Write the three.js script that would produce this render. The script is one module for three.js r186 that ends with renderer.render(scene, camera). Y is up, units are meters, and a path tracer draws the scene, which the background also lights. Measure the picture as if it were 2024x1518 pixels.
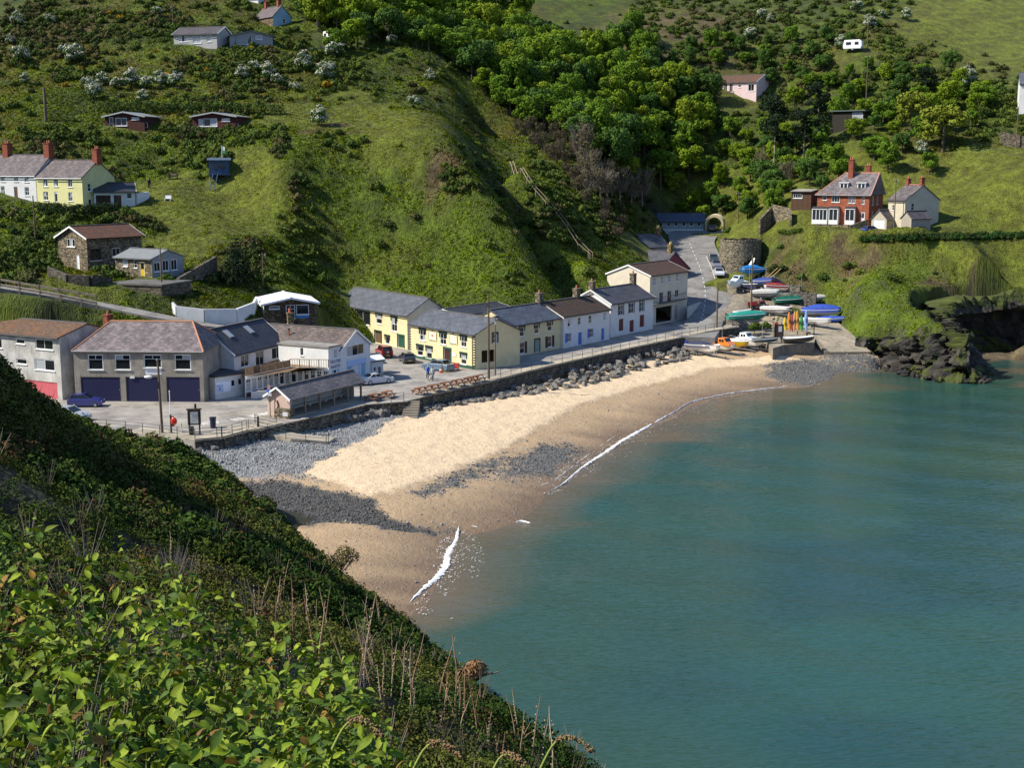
import * as THREE from 'three';
import { mergeGeometries } from 'three/addons/utils/BufferGeometryUtils.js';
import { MarchingCubes } from 'three/addons/objects/MarchingCubes.js';

/* ---------- camera, sky, sun, exposure ---------- */
const scene = new THREE.Scene();
const EYE = 31.5, PITCH = 9.5 * Math.PI / 180, FOC = 2600, PW = 2024, PH = 1518;
const camera = new THREE.PerspectiveCamera(2 * Math.atan(PH / 2 / FOC) * 180 / Math.PI, PW / PH, 0.5, 3000);
camera.position.set(0, EYE, 0);
camera.rotation.set(-PITCH, 0, 0);
scene.add(camera);
{
  const W = 256, Hh = 128, data = new Float32Array(W * Hh * 4);
  for (let j = 0; j < Hh; j++) for (let i = 0; i < W; i++) {
    const el = Math.max(0, Math.sin((j + .5) / Hh * Math.PI - Math.PI / 2));
    const k = Math.pow(1 - el, 2.6), o = (j * W + i) * 4;
    data[o] = .13 + .42 * k; data[o + 1] = .27 + .43 * k; data[o + 2] = .62 + .30 * k; data[o + 3] = 1;
  }
  const sky = new THREE.DataTexture(data, W, Hh, THREE.RGBAFormat, THREE.FloatType);
  sky.mapping = THREE.EquirectangularReflectionMapping; sky.magFilter = sky.minFilter = THREE.LinearFilter; sky.needsUpdate = true;
  scene.background = sky; scene.environment = sky;
  scene.backgroundIntensity = .66; scene.environmentIntensity = .66;
}
const SUNDIR = new THREE.Vector3(-.705, .69, .16).normalize();
const sun = new THREE.DirectionalLight(new THREE.Color(1, .94, .82), 5);
sun.position.copy(SUNDIR).multiplyScalar(400).add(new THREE.Vector3(0, 0, -190));
sun.target.position.set(0, 0, -190); scene.add(sun, sun.target);
sun.castShadow = true; sun.shadow.mapSize.set(4096, 4096);
Object.assign(sun.shadow.camera, { left: -230, right: 230, top: 230, bottom: -230, near: 1, far: 900 });
const renderer = new THREE.WebGLRenderer({ antialias: true });
renderer.toneMapping = THREE.LinearToneMapping; renderer.toneMappingExposure = 1.5;
renderer.shadowMap.enabled = true;

/* ---------- small tools ---------- */
let seed = 1234567;
const rnd = () => { seed |= 0; seed = seed + 0x6D2B79F5 | 0; let t = Math.imul(seed ^ seed >>> 15, 1 | seed); t = t + Math.imul(t ^ t >>> 7, 61 | t) ^ t; return ((t ^ t >>> 14) >>> 0) / 4294967296; };
const rr = (a, b) => a + (b - a) * rnd();
const reseed = s => { seed = s; };
const hash2 = (x, y) => { let h = Math.imul(x | 0, 374761393) + Math.imul(y | 0, 668265263) | 0; h = Math.imul(h ^ h >>> 13, 1274126177); return ((h ^ h >>> 16) >>> 0) / 4294967296; };
const sm = t => t * t * (3 - 2 * t);
const vnoise = (x, y) => { const i = Math.floor(x), j = Math.floor(y), u = sm(x - i), v = sm(y - j); const a = hash2(i, j), b = hash2(i + 1, j), c = hash2(i, j + 1), d = hash2(i + 1, j + 1); return a + (b - a) * u + (c - a) * v + (a - b - c + d) * u * v; };
const fbm = (x, y, o = 4) => { let s = 0, a = .5, n = 0; for (let k = 0; k < o; k++) { s += a * vnoise(x, y); n += a; x = x * 2.03 + 17.1; y = y * 2.03 - 9.7; a *= .5; } return s / n; };
const clamp = (x, a = 0, b = 1) => Math.min(b, Math.max(a, x));
const lerp = (a, b, t) => a + (b - a) * t;
const step = (a, b, x) => sm(clamp((x - a) / (b - a)));
const V = (x, y, z) => new THREE.Vector3(x, y, z);
const CP = Math.cos(PITCH), SP = Math.sin(PITCH);
const ray = (px, py) => { const u = (px - PW / 2) / FOC, v = (PH / 2 - py) / FOC; return V(u, v * CP - SP, -(v * SP + CP)); };
const at = (px, py, e) => { const d = ray(px, py), t = (e - EYE) / d.y; return V(d.x * t, e, d.z * t); };            // the point at a given elevation
const atD = (px, py, D) => { const d = ray(px, py), t = D / -d.z; return V(d.x * t, EYE + d.y * t, -D); };          // the point at a given distance
const names = {};
const numbered = n => { const k = names[n] = (names[n] ?? -1) + 1; return k ? n + '_' + String(k).padStart(3, '0') : n; };
function shade(o) { o.traverse(c => { if (c.isMesh) { c.castShadow = c.receiveShadow = true; } }); return o; }
function tag(o, label, category, group, kind) { if (label) o.userData.label = label; if (category) o.userData.category = category; if (group) o.userData.group = group; if (kind) o.userData.kind = kind; return o; }
function thing(name, label, category, pos = V(0, 0, 0), turn = 0, group) { const o = new THREE.Group(); o.name = numbered(name); o.position.copy(pos); o.rotation.y = turn; tag(o, label, category, group); scene.add(o); return o; }
function mk(name, geo, mat, parent = scene) { const m = new THREE.Mesh(geo, mat); m.name = parent === scene ? numbered(name) : name; m.castShadow = m.receiveShadow = true; parent.add(m); return m; }
function structure(name, geo, mat, label, category) { const m = mk(name, geo, mat); m.userData.kind = 'structure'; return tag(m, label, category); }
function copyOf(src, pos, turn, label, s = 1) { const c = src.clone(); c.name = numbered(src.name.replace(/_\d{3}$/, '')); c.userData = { ...src.userData }; if (label) c.userData.label = label; c.position.copy(pos); c.rotation.y = turn; if (s.isVector3) c.scale.copy(s); else c.scale.setScalar(s); scene.add(c); return c; }
const cleanGeo = g => { g = g.index ? g.toNonIndexed() : g; for (const k of Object.keys(g.attributes)) if (!['position', 'normal', 'uv'].includes(k)) g.deleteAttribute(k); if (!g.attributes.uv) g.setAttribute('uv', new THREE.BufferAttribute(new Float32Array(g.attributes.position.count * 2), 2)); return g; };
const merge = l => mergeGeometries(l.map(cleanGeo));
// a box between two corners, uv in metres
function box(x0, x1, y0, y1, z0, z1) {
  const g = new THREE.BoxGeometry(x1 - x0, y1 - y0, z1 - z0); const w = x1 - x0, h = y1 - y0, d = z1 - z0, uv = g.attributes.uv;
  const S = [[d, h], [d, h], [w, d], [w, d], [w, h], [w, h]];
  for (let f = 0; f < 6; f++) for (let k = 0; k < 4; k++) uv.setXY(f * 4 + k, uv.getX(f * 4 + k) * S[f][0], uv.getY(f * 4 + k) * S[f][1]);
  g.translate((x0 + x1) / 2, (y0 + y1) / 2, (z0 + z1) / 2); return g;
}
// flat polygons, uv in metres along each face
function polys(list) {
  const pos = [], uv = [], nor = [];
  for (const p of list) {
    const n = V(0, 0, 0); for (let k = 0; k < p.length; k++) { const a = p[k], b = p[(k + 1) % p.length]; n.x += (a.y - b.y) * (a.z + b.z); n.y += (a.z - b.z) * (a.x + b.x); n.z += (a.x - b.x) * (a.y + b.y); } n.normalize();
    const u = Math.abs(n.y) > .999 ? V(1, 0, 0) : V(n.z, 0, -n.x).normalize(), v = n.clone().cross(u);
    for (let k = 1; k < p.length - 1; k++) for (const q of [p[0], p[k], p[k + 1]]) { pos.push(q.x, q.y, q.z); nor.push(n.x, n.y, n.z); uv.push(q.dot(u), q.dot(v)); }
  }
  const g = new THREE.BufferGeometry();
  g.setAttribute('position', new THREE.Float32BufferAttribute(pos, 3)); g.setAttribute('normal', new THREE.Float32BufferAttribute(nor, 3)); g.setAttribute('uv', new THREE.Float32BufferAttribute(uv, 2));
  return g;
}
// a slab: top polygon (counter-clockwise seen from above) with thickness downwards
function slab(top, t) { const bot = top.map(p => p.clone().add(V(0, -t, 0))); const L = [top, bot.slice().reverse()]; top.forEach((p, k) => { const j = (k + 1) % top.length; L.push([p, bot[k], bot[j], top[j]]); }); return polys(L); }
function tube(pts, r0, r1 = r0, seg = 6) {
  const curve = pts.length === 2 ? new THREE.LineCurve3(pts[0], pts[1]) : new THREE.CatmullRomCurve3(pts); const n = pts.length === 2 ? 1 : (pts.length - 1) * 3; const g = new THREE.TubeGeometry(curve, n, 1, seg, false); const p = g.attributes.position;
  for (let i = 0; i <= n; i++) { const c = curve.getPointAt(i / n), r = lerp(r0, r1, i / n); for (let j = 0; j <= seg; j++) { const k = i * (seg + 1) + j; p.setXYZ(k, c.x + (p.getX(k) - c.x) * r, c.y + (p.getY(k) - c.y) * r, c.z + (p.getZ(k) - c.z) * r); } }
  return g;
}
function bar(a, b, w, h = w) { const d = b.clone().sub(a), L = d.length(); const g = box(-w / 2, w / 2, -h / 2, h / 2, 0, L); const q = new THREE.Quaternion(); const m = new THREE.Matrix4().lookAt(b, a, Math.abs(d.y / L) > .98 ? V(1, 0, 0) : V(0, 1, 0)); q.setFromRotationMatrix(m); g.applyQuaternion(q); g.translate(a.x, a.y, a.z); return g; }
function rockGeo(s, detail = 1, rough = .3) { const g = new THREE.IcosahedronGeometry(1, detail); const p = g.attributes.position, m = new Map(); for (let i = 0; i < p.count; i++) { const key = [p.getX(i), p.getY(i), p.getZ(i)].map(v => v.toFixed(3)).join(); if (!m.has(key)) m.set(key, 1 + (hash2(s * 97 + m.size * 13, s * 31 + m.size) - .5) * 2 * rough); const k = m.get(key); p.setXYZ(i, p.getX(i) * k, p.getY(i) * k * .75, p.getZ(i) * k); } g.computeVertexNormals(); return g; }

/* ---------- computed textures ---------- */
function tex(n, fn, srgb, rep = 1) { const d = new Uint8Array(n * n * 4); for (let j = 0; j < n; j++) for (let i = 0; i < n; i++) { const c = fn(i / n, j / n, i, j), o = (j * n + i) * 4; if (c.length) { d[o] = clamp(c[0]) * 255; d[o + 1] = clamp(c[1]) * 255; d[o + 2] = clamp(c[2]) * 255; } else d[o] = d[o + 1] = d[o + 2] = clamp(c) * 255; d[o + 3] = 255; } const t = new THREE.DataTexture(d, n, n); t.wrapS = t.wrapT = THREE.RepeatWrapping; t.magFilter = THREE.LinearFilter; t.minFilter = THREE.LinearMipmapLinearFilter; t.generateMipmaps = true; if (srgb) t.colorSpace = THREE.SRGBColorSpace; t.repeat.setScalar(rep); t.needsUpdate = true; return t; }
const tn = (u, v, f, s = 0) => { const i = u * f, j = v * f, a = Math.floor(i), b = Math.floor(j), x = sm(i - a), y = sm(j - b), h = (p, q) => hash2(((p % f) + f) % f + s * 131, ((q % f) + f) % f + s * 57); const k00 = h(a, b), k10 = h(a + 1, b), k01 = h(a, b + 1), k11 = h(a + 1, b + 1); return k00 + (k10 - k00) * x + (k01 - k00) * y + (k00 - k10 - k01 + k11) * x * y; };
const tf = (u, v, f, o = 4, s = 0) => { let r = 0, a = .5, n = 0; for (let k = 0; k < o; k++) { r += a * tn(u, v, f << k, s + k); n += a; a *= .6; } return r / n; };
const T = {};
T.plaster = tex(512, (u, v) => { const a = tf(u, v, 8, 6, 1), b = tf(u, v * .4 + u * 0, 24, 3, 2); return .84 + .12 * a + .06 * (b - .5); }, true, 1 / 6);
T.plasterB = tex(256, (u, v) => tf(u, v, 24, 3, 3), false, 1 / 3);
T.grime = tex(512, (u, v) => { const a = tf(u, v, 6, 6, 5), s = tf(u, v * .12, 40, 2, 6); const k = .62 + .4 * a - .14 * (s > .62 ? (s - .62) * 3 : 0); return [k, k * .99, k * .97]; }, true, 1 / 7);
const cell = (u, v, rows, cols, s) => { const r = Math.floor(v * rows), fv = v * rows - r, off = (r % 2) * .5, c = Math.floor(u * cols + off), fu = u * cols + off - c; return [((r % rows) + rows) % rows, ((c % cols) + cols) % cols, fu, fv, hash2(c + s * 71, r * 7 + s)]; };
T.slate = tex(512, (u, v) => { const [r, c, fu, fv, h] = cell(u, v, 20, 12, 1); const l = tf(u, v, 5, 6, 8); const e = fv < .1 || fu < .05 ? .78 : 1; const k = (.72 + .28 * h) * (.8 + .3 * l) * e; return [k, k, k * 1.02]; }, true, 1 / 4);
T.slateB = tex(512, (u, v) => { const [r, c, fu, fv, h] = cell(u, v, 20, 12, 1); return (fv < .09 || fu < .04 ? 0 : .4 + .3 * (1 - fv) + .25 * h); }, false, 1 / 4);
T.oldslate = tex(512, (u, v) => { const [r, c, fu, fv, h] = cell(u, v, 24, 14, 4); const l = tf(u, v, 4, 6, 9), li = step(.6, .72, tf(u, v, 12, 4, 10) + h * .12); const e = fv < .1 ? .8 : 1; const k = (.66 + .2 * h) * (.75 + .35 * l) * e; return [lerp(k, .95, li * .6), lerp(k * .96, .9, li * .6), lerp(k * .97, .88, li * .6)]; }, true, 1 / 5);
T.tile = tex(512, (u, v) => { const r = Math.floor(v * 14), fv = v * 14 - r, c = Math.floor(u * 16), fu = u * 16 - c, h = hash2(c, r * 3 + 5); const m = step(.52, .75, tf(u, v, 6, 5, 11)); const e = fv < .16 ? .5 : 1, k = (.62 + .22 * h) * e * (.85 + .15 * Math.sin(fu * 6.283)); return [lerp(k, .85, m * .5), lerp(k * .88, .6, m * .5), lerp(k * .8, .3, m * .5)]; }, true, 1 / 4.5);
T.tileB = tex(256, (u, v) => { const fv = v * 14 - Math.floor(v * 14), fu = u * 16 - Math.floor(u * 16); return .25 + .45 * (1 - fv) + .25 * Math.sin(fu * Math.PI); }, false, 1 / 4.5);
// rubble stone: jittered cells
const vor = (u, v, n, m, s) => { let d1 = 9, d2 = 9, id = 0; const x = u * n, y = v * m, i = Math.floor(x), j = Math.floor(y); for (let b = -1; b <= 1; b++) for (let a = -1; a <= 1; a++) { const p = i + a, q = j + b, pw = ((p % n) + n) % n, qw = ((q % m) + m) % m; const dx = p + hash2(pw + s * 19, qw) - x, dy = (q + hash2(pw, qw + s * 23) - y); const d = Math.hypot(dx, dy); if (d < d1) { d2 = d1; d1 = d; id = hash2(pw * 3 + s, qw * 5); } else if (d < d2) d2 = d; } return [d2 - d1, id]; };
T.stone = tex(512, (u, v) => { const [e, h] = vor(u, v, 12, 22, 3); const k = (.45 + .5 * h) * (.8 + .35 * tf(u, v, 20, 3, 13)) * (e < .09 ? .55 : 1); return [k, k * .96, k * .88]; }, true, 1 / 4);
T.stoneB = tex(512, (u, v) => { const [e, h] = vor(u, v, 12, 22, 3); return e < .09 ? 0 : .4 + .5 * h; }, false, 1 / 4);
T.brick = tex(512, (u, v) => { const [r, c, fu, fv, h] = cell(u, v, 40, 14, 6); const k = (.7 + .3 * h) * (.85 + .2 * tf(u, v, 8, 4, 14)); return fv < .13 || fu < .05 ? [.8 * k, .72 * k, .68 * k] : [k, k * .94, k * .92]; }, true, 1 / 3.2);
T.road = tex(1024, (u, v) => { const a = tf(u, v, 8, 7, 15), b = tf(u, v, 128, 2, 16), p = step(.56, .6, tf(u, v, 5, 4, 40)); const k = .7 + .3 * a + .12 * (b - .5) - .1 * p; return [k, k * .985, k * .96]; }, true, 1 / 14);
T.fine = tex(512, (u, v) => tf(u, v, 64, 3, 17), false, 1 / 2);
T.concrete = tex(512, (u, v) => { const a = tf(u, v, 5, 6, 18), st = tf(u, v, 14, 4, 19); const k = .7 + .28 * a - .16 * step(.58, .72, st); return [k, k * .98, k * .94]; }, true, 1 / 8);
T.wood = tex(256, (u, v) => { const k = .65 + .35 * tf(u, v, 4, 2, 20) + .2 * (tn(u * 8 % 1, v, 64, 21) - .5); return [k, k * .95, k * .9]; }, true, 1);
T.metalSheet = tex(256, (u, v) => { const k = .8 + .2 * tf(u, v, 6, 5, 22); return k; }, true, 1 / 3);
T.grass = tex(1024, (u, v) => { const a = tf(u, v, 12, 6, 23), b = tf(u, v, 96, 3, 24); const k = .50 + .5 * a + .36 * (b - .5); return [k, k * (1 + .1 * (a - .5)), k * .92]; }, true, 1 / 16);
T.grassB = tex(512, (u, v) => .5 * tf(u, v, 24, 4, 25) + .5 * tf(u, v, 96, 2, 26), false, 1 / 9);
T.rock = tex(512, (u, v) => { const a = tf(u, v, 4, 7, 27), b = Math.abs(tf(u, v * 1.2, 10, 4, 28) - .5) * 2; const k = .42 + .62 * a * (.5 + .7 * b); return [k, k * .98, k * .95]; }, true, 1 / 5);
T.rockB = tex(512, (u, v) => { const b = Math.abs(tf(u, v, 6, 5, 28) - .5) * 2; return b; }, false, 1 / 5);
T.cloth = tex(256, (u, v) => .8 + .25 * (tf(u, v, 6, 5, 29) - .4), true, 1 / 2);

/* ---------- materials ---------- */
const MATS = {};
const L3 = c => new THREE.Color().setRGB(c[0], c[1], c[2]);
function std(c, o = {}) { return new THREE.MeshStandardMaterial({ color: L3(c), roughness: .85, metalness: 0, side: THREE.DoubleSide, ...o }); }
const key = (k, f) => MATS[k] ?? (MATS[k] = f());
const wallM = (c, t = 'plaster') => key('wall' + c + t, () => std(c, { map: T[t], bumpMap: T.plasterB, bumpScale: .012, roughness: .92 }));
const slateM = c => key('slate' + c, () => std(c, { map: T.slate, bumpMap: T.slateB, bumpScale: .02, roughness: .6 }));
const oldSlateM = c => key('os' + c, () => std(c, { map: T.oldslate, bumpMap: T.slateB, bumpScale: .02, roughness: .75 }));
const tileM = c => key('tile' + c, () => std(c, { map: T.tile, bumpMap: T.tileB, bumpScale: .04, roughness: .85 }));
const stoneM = c => key('stone' + c, () => std(c, { map: T.stone, bumpMap: T.stoneB, bumpScale: .05, roughness: .95 }));
const brickM = c => key('brick' + c, () => std(c, { map: T.brick, roughness: .9 }));
const concM = c => key('conc' + c, () => std(c, { map: T.concrete, bumpMap: T.fine, bumpScale: .006, roughness: .92 }));
const roadM = c => key('road' + c, () => std(c, { map: T.road, bumpMap: T.fine, bumpScale: .006, roughness: .95 }));
const paintM = (c, r = .5) => key('paint' + c + r, () => std(c, { roughness: r }));
const woodM = c => key('wood' + c, () => std(c, { map: T.wood, roughness: .85 }));
const clothM = c => key('cloth' + c, () => std(c, { map: T.cloth, roughness: .7 }));
const gloss = c => key('gloss' + c, () => new THREE.MeshPhysicalMaterial({ color: L3(c), roughness: .35, clearcoat: .8, clearcoatRoughness: .08, side: THREE.DoubleSide }));
const metalM = c => key('metal' + c, () => std(c, { metalness: .7, roughness: .45 }));
const rockM = c => key('rock' + c, () => std(c, { map: T.rock, bumpMap: T.rockB, bumpScale: .25, roughness: .95 }));
const GLASS = key('glass', () => new THREE.MeshPhysicalMaterial({ color: L3([.012, .015, .018]), roughness: .06, specularIntensity: 1, side: THREE.DoubleSide }));
const CURTAIN = key('curtain', () => std([.34, .36, .38], { roughness: .15 }));
const WHITE = [.78, .78, .76], BLACK = [.015, .015, .016];

/* ---------- the lie of the land: surveyed points, joined by a smooth surface ---------- */
const survey = [];
const C = (...l) => { for (const [px, py, D] of l) survey.push(atD(px, py, D)); };
const E = (...l) => { for (const [px, py, e] of l) survey.push(at(px, py, e)); };
// floor of the village
E([100, 830, 3.7], [300, 820, 3.7], [500, 800, 3.7], [700, 740, 3.7], [850, 705, 3.7], [1000, 705, 3.7], [1150, 685, 3.7], [1290, 650, 3.7], [1380, 640, 3.9], [-150, 850, 3.5], [440, 775, 3.8], [600, 740, 3.8], [1340, 630, 4.2]);
E([1420, 645, 3.9], [1460, 652, 3.6]);
// lane above the garages and the chalets
C([0, 575, 163], [110, 590, 163], [220, 610, 164], [330, 632, 164], [430, 648, 165], [500, 648, 168], [600, 648, 173], [-150, 560, 163], [40, 638, 158], [200, 655, 158], [-150, 640, 158]);
E([640, 690, 5], [690, 690, 4.4], [400, 760, 4.2], [150, 772, 4.3]);
C([230, 545, 182], [345, 548, 180], [120, 525, 190], [270, 505, 197], [0, 500, 185], [60, 480, 195], [0, 545, 174], [-150, 500, 185], [300, 560, 176], [400, 600, 172], [600, 632, 176]);
C([-150, 410, 215], [0, 410, 215], [80, 405, 216], [170, 412, 213], [270, 402, 218], [150, 440, 205], [0, 440, 204]);
C([340, 380, 222], [430, 372, 226], [500, 400, 222], [400, 440, 212], [350, 470, 205], [450, 470, 205], [520, 500, 202], [480, 560, 190], [420, 565, 184], [560, 560, 194], [640, 590, 190]);
// the round hill
C([680, 560, 213], [760, 570, 212], [830, 585, 210], [920, 600, 208], [1000, 600, 206], [1060, 590, 210], [1100, 570, 218], [1150, 540, 226], [1190, 545, 226]);
C([620, 450, 218], [700, 450, 221], [800, 450, 222], [900, 450, 221], [980, 490, 218], [1040, 500, 219], [640, 370, 225], [760, 370, 227], [880, 370, 226]);
C([560, 330, 224], [640, 302, 231], [760, 290, 233], [880, 296, 231], [930, 335, 227], [990, 405, 224], [1050, 485, 222]);
C([600, 215, 262], [700, 225, 262], [830, 218, 262], [640, 250, 246], [760, 255, 244], [880, 258, 243]);
C([1010, 335, 246], [1090, 430, 239], [1165, 515, 232], [1130, 500, 238], [1200, 480, 246], [1250, 470, 252]);
survey.push(V(-.6, 17, -236), V(-2, 24.5, -247), V(4.6, 9.5, -229), V(10, 5, -222), V(-4, 28, -252), V(-4.5, 32, -268), V(-6, 38, -288), V(-8.5, 33.6, -237), V(-11, 38, -253));
// the hillside above
C([480, 290, 232], [300, 330, 236], [150, 330, 232], [0, 300, 232], [-150, 300, 232], [250, 256, 246], [430, 258, 247], [180, 262, 244], [60, 230, 250], [560, 240, 250], [330, 262, 245]);
C([100, 150, 278], [300, 165, 276], [500, 165, 277], [700, 150, 282], [810, 165, 283], [-150, 150, 278], [380, 90, 292], [490, 90, 293], [560, 92, 294], [200, 70, 300], [0, 60, 302], [655, 86, 300], [610, 98, 296], [-150, 60, 302]);
C([0, -40, 335], [300, -40, 335], [540, 48, 315], [470, 20, 322], [700, 20, 322], [-150, -60, 340], [860, 100, 300], [890, 175, 283], [905, 250, 262]);
// the wooded valley
C([965, 230, 290], [1060, 320, 266], [1200, 320, 276], [1300, 380, 286], [1250, 430, 272], [1100, 160, 312], [1300, 160, 328], [1000, 90, 345], [1150, 20, 375], [1350, 60, 355], [930, 150, 315], [860, 60, 335], [1180, 400, 258]);
// the road up the valley
C([1405, 600, 233], [1405, 580, 238], [1400, 530, 252], [1385, 480, 268], [1400, 455, 280], [1340, 560, 243], [1300, 500, 262], [1440, 455, 276], [1470, 530, 249], [1440, 548, 244], [1500, 470, 258], [1430, 600, 232]);
// boat yard and slip
C([1500, 572, 238], [1560, 600, 231], [1610, 592, 234], [1640, 620, 227]);
E([1480, 625, 5.0], [1540, 640, 4.2], [1600, 655, 3.9], [1500, 655, 3.4], [1500, 672, 2.6], [1600, 690, 2.2], [1640, 697, 1.8], [1715, 702, 1.7]);
// the green headland on the right
C([1690, 640, 213], [1720, 632, 212], [1800, 640, 206], [1900, 640, 201], [1600, 560, 229], [1700, 560, 225], [1800, 560, 221], [1900, 560, 215], [1600, 480, 244], [1700, 480, 241], [1620, 442, 251], [1740, 455, 248], [1780, 455, 246], [1500, 462, 256], [1560, 465, 249], [1850, 470, 236], [1930, 470, 230], [1990, 470, 226], [1985, 560, 229], [2050, 540, 232]);
E([1745, 705, 1.5], [1800, 735, .4], [1850, 750, -.6], [1920, 758, -.8], [1950, 752, .2], [2000, 745, .6], [2100, 745, .6], [2010, 728, 1.2]);
survey.push(V(46, 1.0, -200), V(63, 7.2, -203), V(76, 1.2, -207), V(82, 1.2, -213), V(98, 1.2, -214));
C([1820, 445, 244], [1850, 420, 247], [1950, 300, 264], [2030, 330, 252], [1900, 360, 257], [2010, 290, 266], [2000, 232, 286], [1960, 225, 290], [2200, 450, 226], [2200, 300, 265], [2200, 100, 320]);
C([1700, 250, 286], [1690, 107, 325], [1440, 186, 328], [1530, 190, 326], [1420, 300, 308], [1600, 300, 284], [1560, 380, 263], [1800, 200, 302], [1950, 100, 328], [2024, 60, 342], [1600, 50, 348], [1400, 0, 378], [1800, 0, 362], [2024, -60, 392], [1200, -60, 405], [700, -60, 365], [900, -60, 390], [1480, 420, 272], [1400, 435, 291], [1350, 425, 292], [1700, 400, 258], [1780, 380, 258]);
for (const x of [-230, -120, 0, 120, 240]) survey.push(V(x, 110, -520));
survey.push(V(-230, 75, -330), V(-230, 30, -215), V(-230, 12, -150), V(250, 60, -330), V(240, 25, -230));
// beach
E([800, 1220, 0], [880, 1130, 0], [905, 1060, 0], [1030, 1032, 0], [1090, 975, 0], [1200, 890, 0], [1300, 840, 0], [1400, 792, 0], [1500, 772, 0], [1600, 762, 0], [1780, 748, 0]);
E([300, 885, 3.7], [400, 893, 3.5], [500, 876, 3.4], [580, 866, 3.3], [480, 915, 2.8], [700, 828, 3.2], [700, 860, 2.6], [850, 803, 3.1], [1000, 772, 2.8], [1200, 722, 2.7], [1350, 700, 2.5], [1550, 695, 2.2], [620, 940, 2.25], [730, 980, 1.95], [1000, 900, 1.1], [850, 1000, 1.15], [700, 1080, .9], [560, 1000, 1.7], [1200, 800, 1.5], [1350, 745, 1.5], [1000, 830, 2.1], [300, 950, 2.4], [650, 1150, .7]);
E([900, 1250, -.9], [1150, 1000, -.9], [1300, 890, -.9], [1500, 805, -.7], [1700, 780, -.7], [1300, 1100, -4], [1700, 900, -4], [1000, 1350, -3], [1900, 800, -2], [2200, 800, -2], [700, 1300, -1]);
survey.push(V(0, -8, -40), V(100, -10, -60), V(-60, -4, -60), V(-130, 2, -60), V(-120, 3, -110), V(200, -10, -120), V(220, -6, -180));
// the sea cliff under the green headland: its foot line and its height
const cliffEdge = new THREE.CatmullRomCurve3([at(1690, 676, 3.2), at(1722, 692, 2), at(1765, 720, 1), at(1800, 738, .3), at(1850, 750, .1), at(1895, 756, 0), at(1925, 757, 0), V(71, 0, -198), V(71.6, .3, -206), V(73.5, .6, -214), V(79, .8, -219.5), V(95, .8, -221)]);
const cliffH = u => lerp(3.8, 7.6, step(.05, .35, u)) + 3 * step(.6, .8, u), cliffAt = (u, back, y) => { const p = cliffEdge.getPointAt(u), d = cliffEdge.getTangentAt(u), s = V(d.z, 0, -d.x).normalize(); return V(p.x + s.x * back, y, p.z + s.z * back); };
for (let u = .02; u < 1; u += .05) survey.push(cliffAt(u, u > .68 ? 9 : 5.4, cliffH(u) + .2));
const HM = (() => {
  const n = survey.length, c2 = 9, A = [], w = new Float64Array(n);
  for (let i = 0; i < n; i++) { A.push(new Float64Array(n + 1)); for (let j = 0; j < n; j++) A[i][j] = Math.sqrt((survey[i].x - survey[j].x) ** 2 + (survey[i].z - survey[j].z) ** 2 + c2); A[i][i] -= .35; A[i][n] = survey[i].y; }
  for (let c = 0; c < n; c++) { let p = c; for (let r = c + 1; r < n; r++) if (Math.abs(A[r][c]) > Math.abs(A[p][c])) p = r; [A[c], A[p]] = [A[p], A[c]]; for (let r = c + 1; r < n; r++) { const k = A[r][c] / A[c][c]; if (k) for (let q = c; q <= n; q++) A[r][q] -= k * A[c][q]; } }
  for (let r = n - 1; r >= 0; r--) { let s = A[r][n]; for (let q = r + 1; q < n; q++) s -= A[r][q] * w[q]; w[r] = s / A[r][r]; }
  return (x, z) => { let s = 0; for (let i = 0; i < n; i++) { const a = survey[i].x - x, b = survey[i].z - z; s += w[i] * Math.sqrt(a * a + b * b + c2); } return s; };
})();
// cached on a grid, so that everything placed on the land can ask for its height
const GX0 = -230, GZ0 = -510, GS = 1.25, GNX = 384, GNZ = 384;
const grid = new Float32Array(GNX * GNZ);
for (let j = 0; j < GNZ; j++) for (let i = 0; i < GNX; i++) { const x = GX0 + i * GS, z = GZ0 + j * GS; grid[j * GNX + i] = HM(x, z); }
// roads and building plots are cut into the slope
const valleyLine = [at(1372, 668, 4.5), at(1388, 645, 4.5), atD(1398, 612, 230.5), atD(1400, 580, 238), atD(1392, 540, 249), atD(1378, 505, 260), atD(1368, 480, 268), atD(1372, 463, 277), atD(1385, 456, 282)];
const laneLine = [atD(-80, 556, 163), atD(0, 568, 163), atD(110, 586, 163), atD(220, 608, 164), atD(330, 630, 164), atD(430, 647, 165), atD(520, 652, 168)];
const trackLine = [atD(600, 101, 295), atD(640, 96, 297), atD(672, 90, 300)];
function carve(pts, r, fall) { for (let j = 0; j < GNZ; j++) for (let i = 0; i < GNX; i++) { const x = GX0 + i * GS, z = GZ0 + j * GS; let bd = 1e9, by = 0; for (let k = 0; k < Math.max(1, pts.length - 1); k++) { const a = pts[k], b = pts[Math.min(k + 1, pts.length - 1)], dx = b.x - a.x, dz = b.z - a.z, l = dx * dx + dz * dz, t = l ? clamp(((x - a.x) * dx + (z - a.z) * dz) / l) : 0, d = Math.hypot(x - a.x - dx * t, z - a.z - dz * t); if (d < bd) { bd = d; by = lerp(a.y, b.y, t); } } if (bd < r + fall) { const w = 1 - step(r, r + fall, bd), k = j * GNX + i; grid[k] = lerp(grid[k], by - .22, w); } } }
carve(valleyLine.slice(2), 5.2, 3.5); carve(laneLine, 2.6, 2.5); carve(trackLine, 3, 3);
carve([atD(1297, 460, 285), atD(1391, 460, 283), atD(1415, 457, 280)], 4.5, 4); carve([atD(1470, 536, 248), atD(1440, 552, 243)], 3, 3);
carve(Array.from({ length: 24 }, (_, k) => cliffAt(k / 23, .9, -.6)), 2.1, 2.2);
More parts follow.
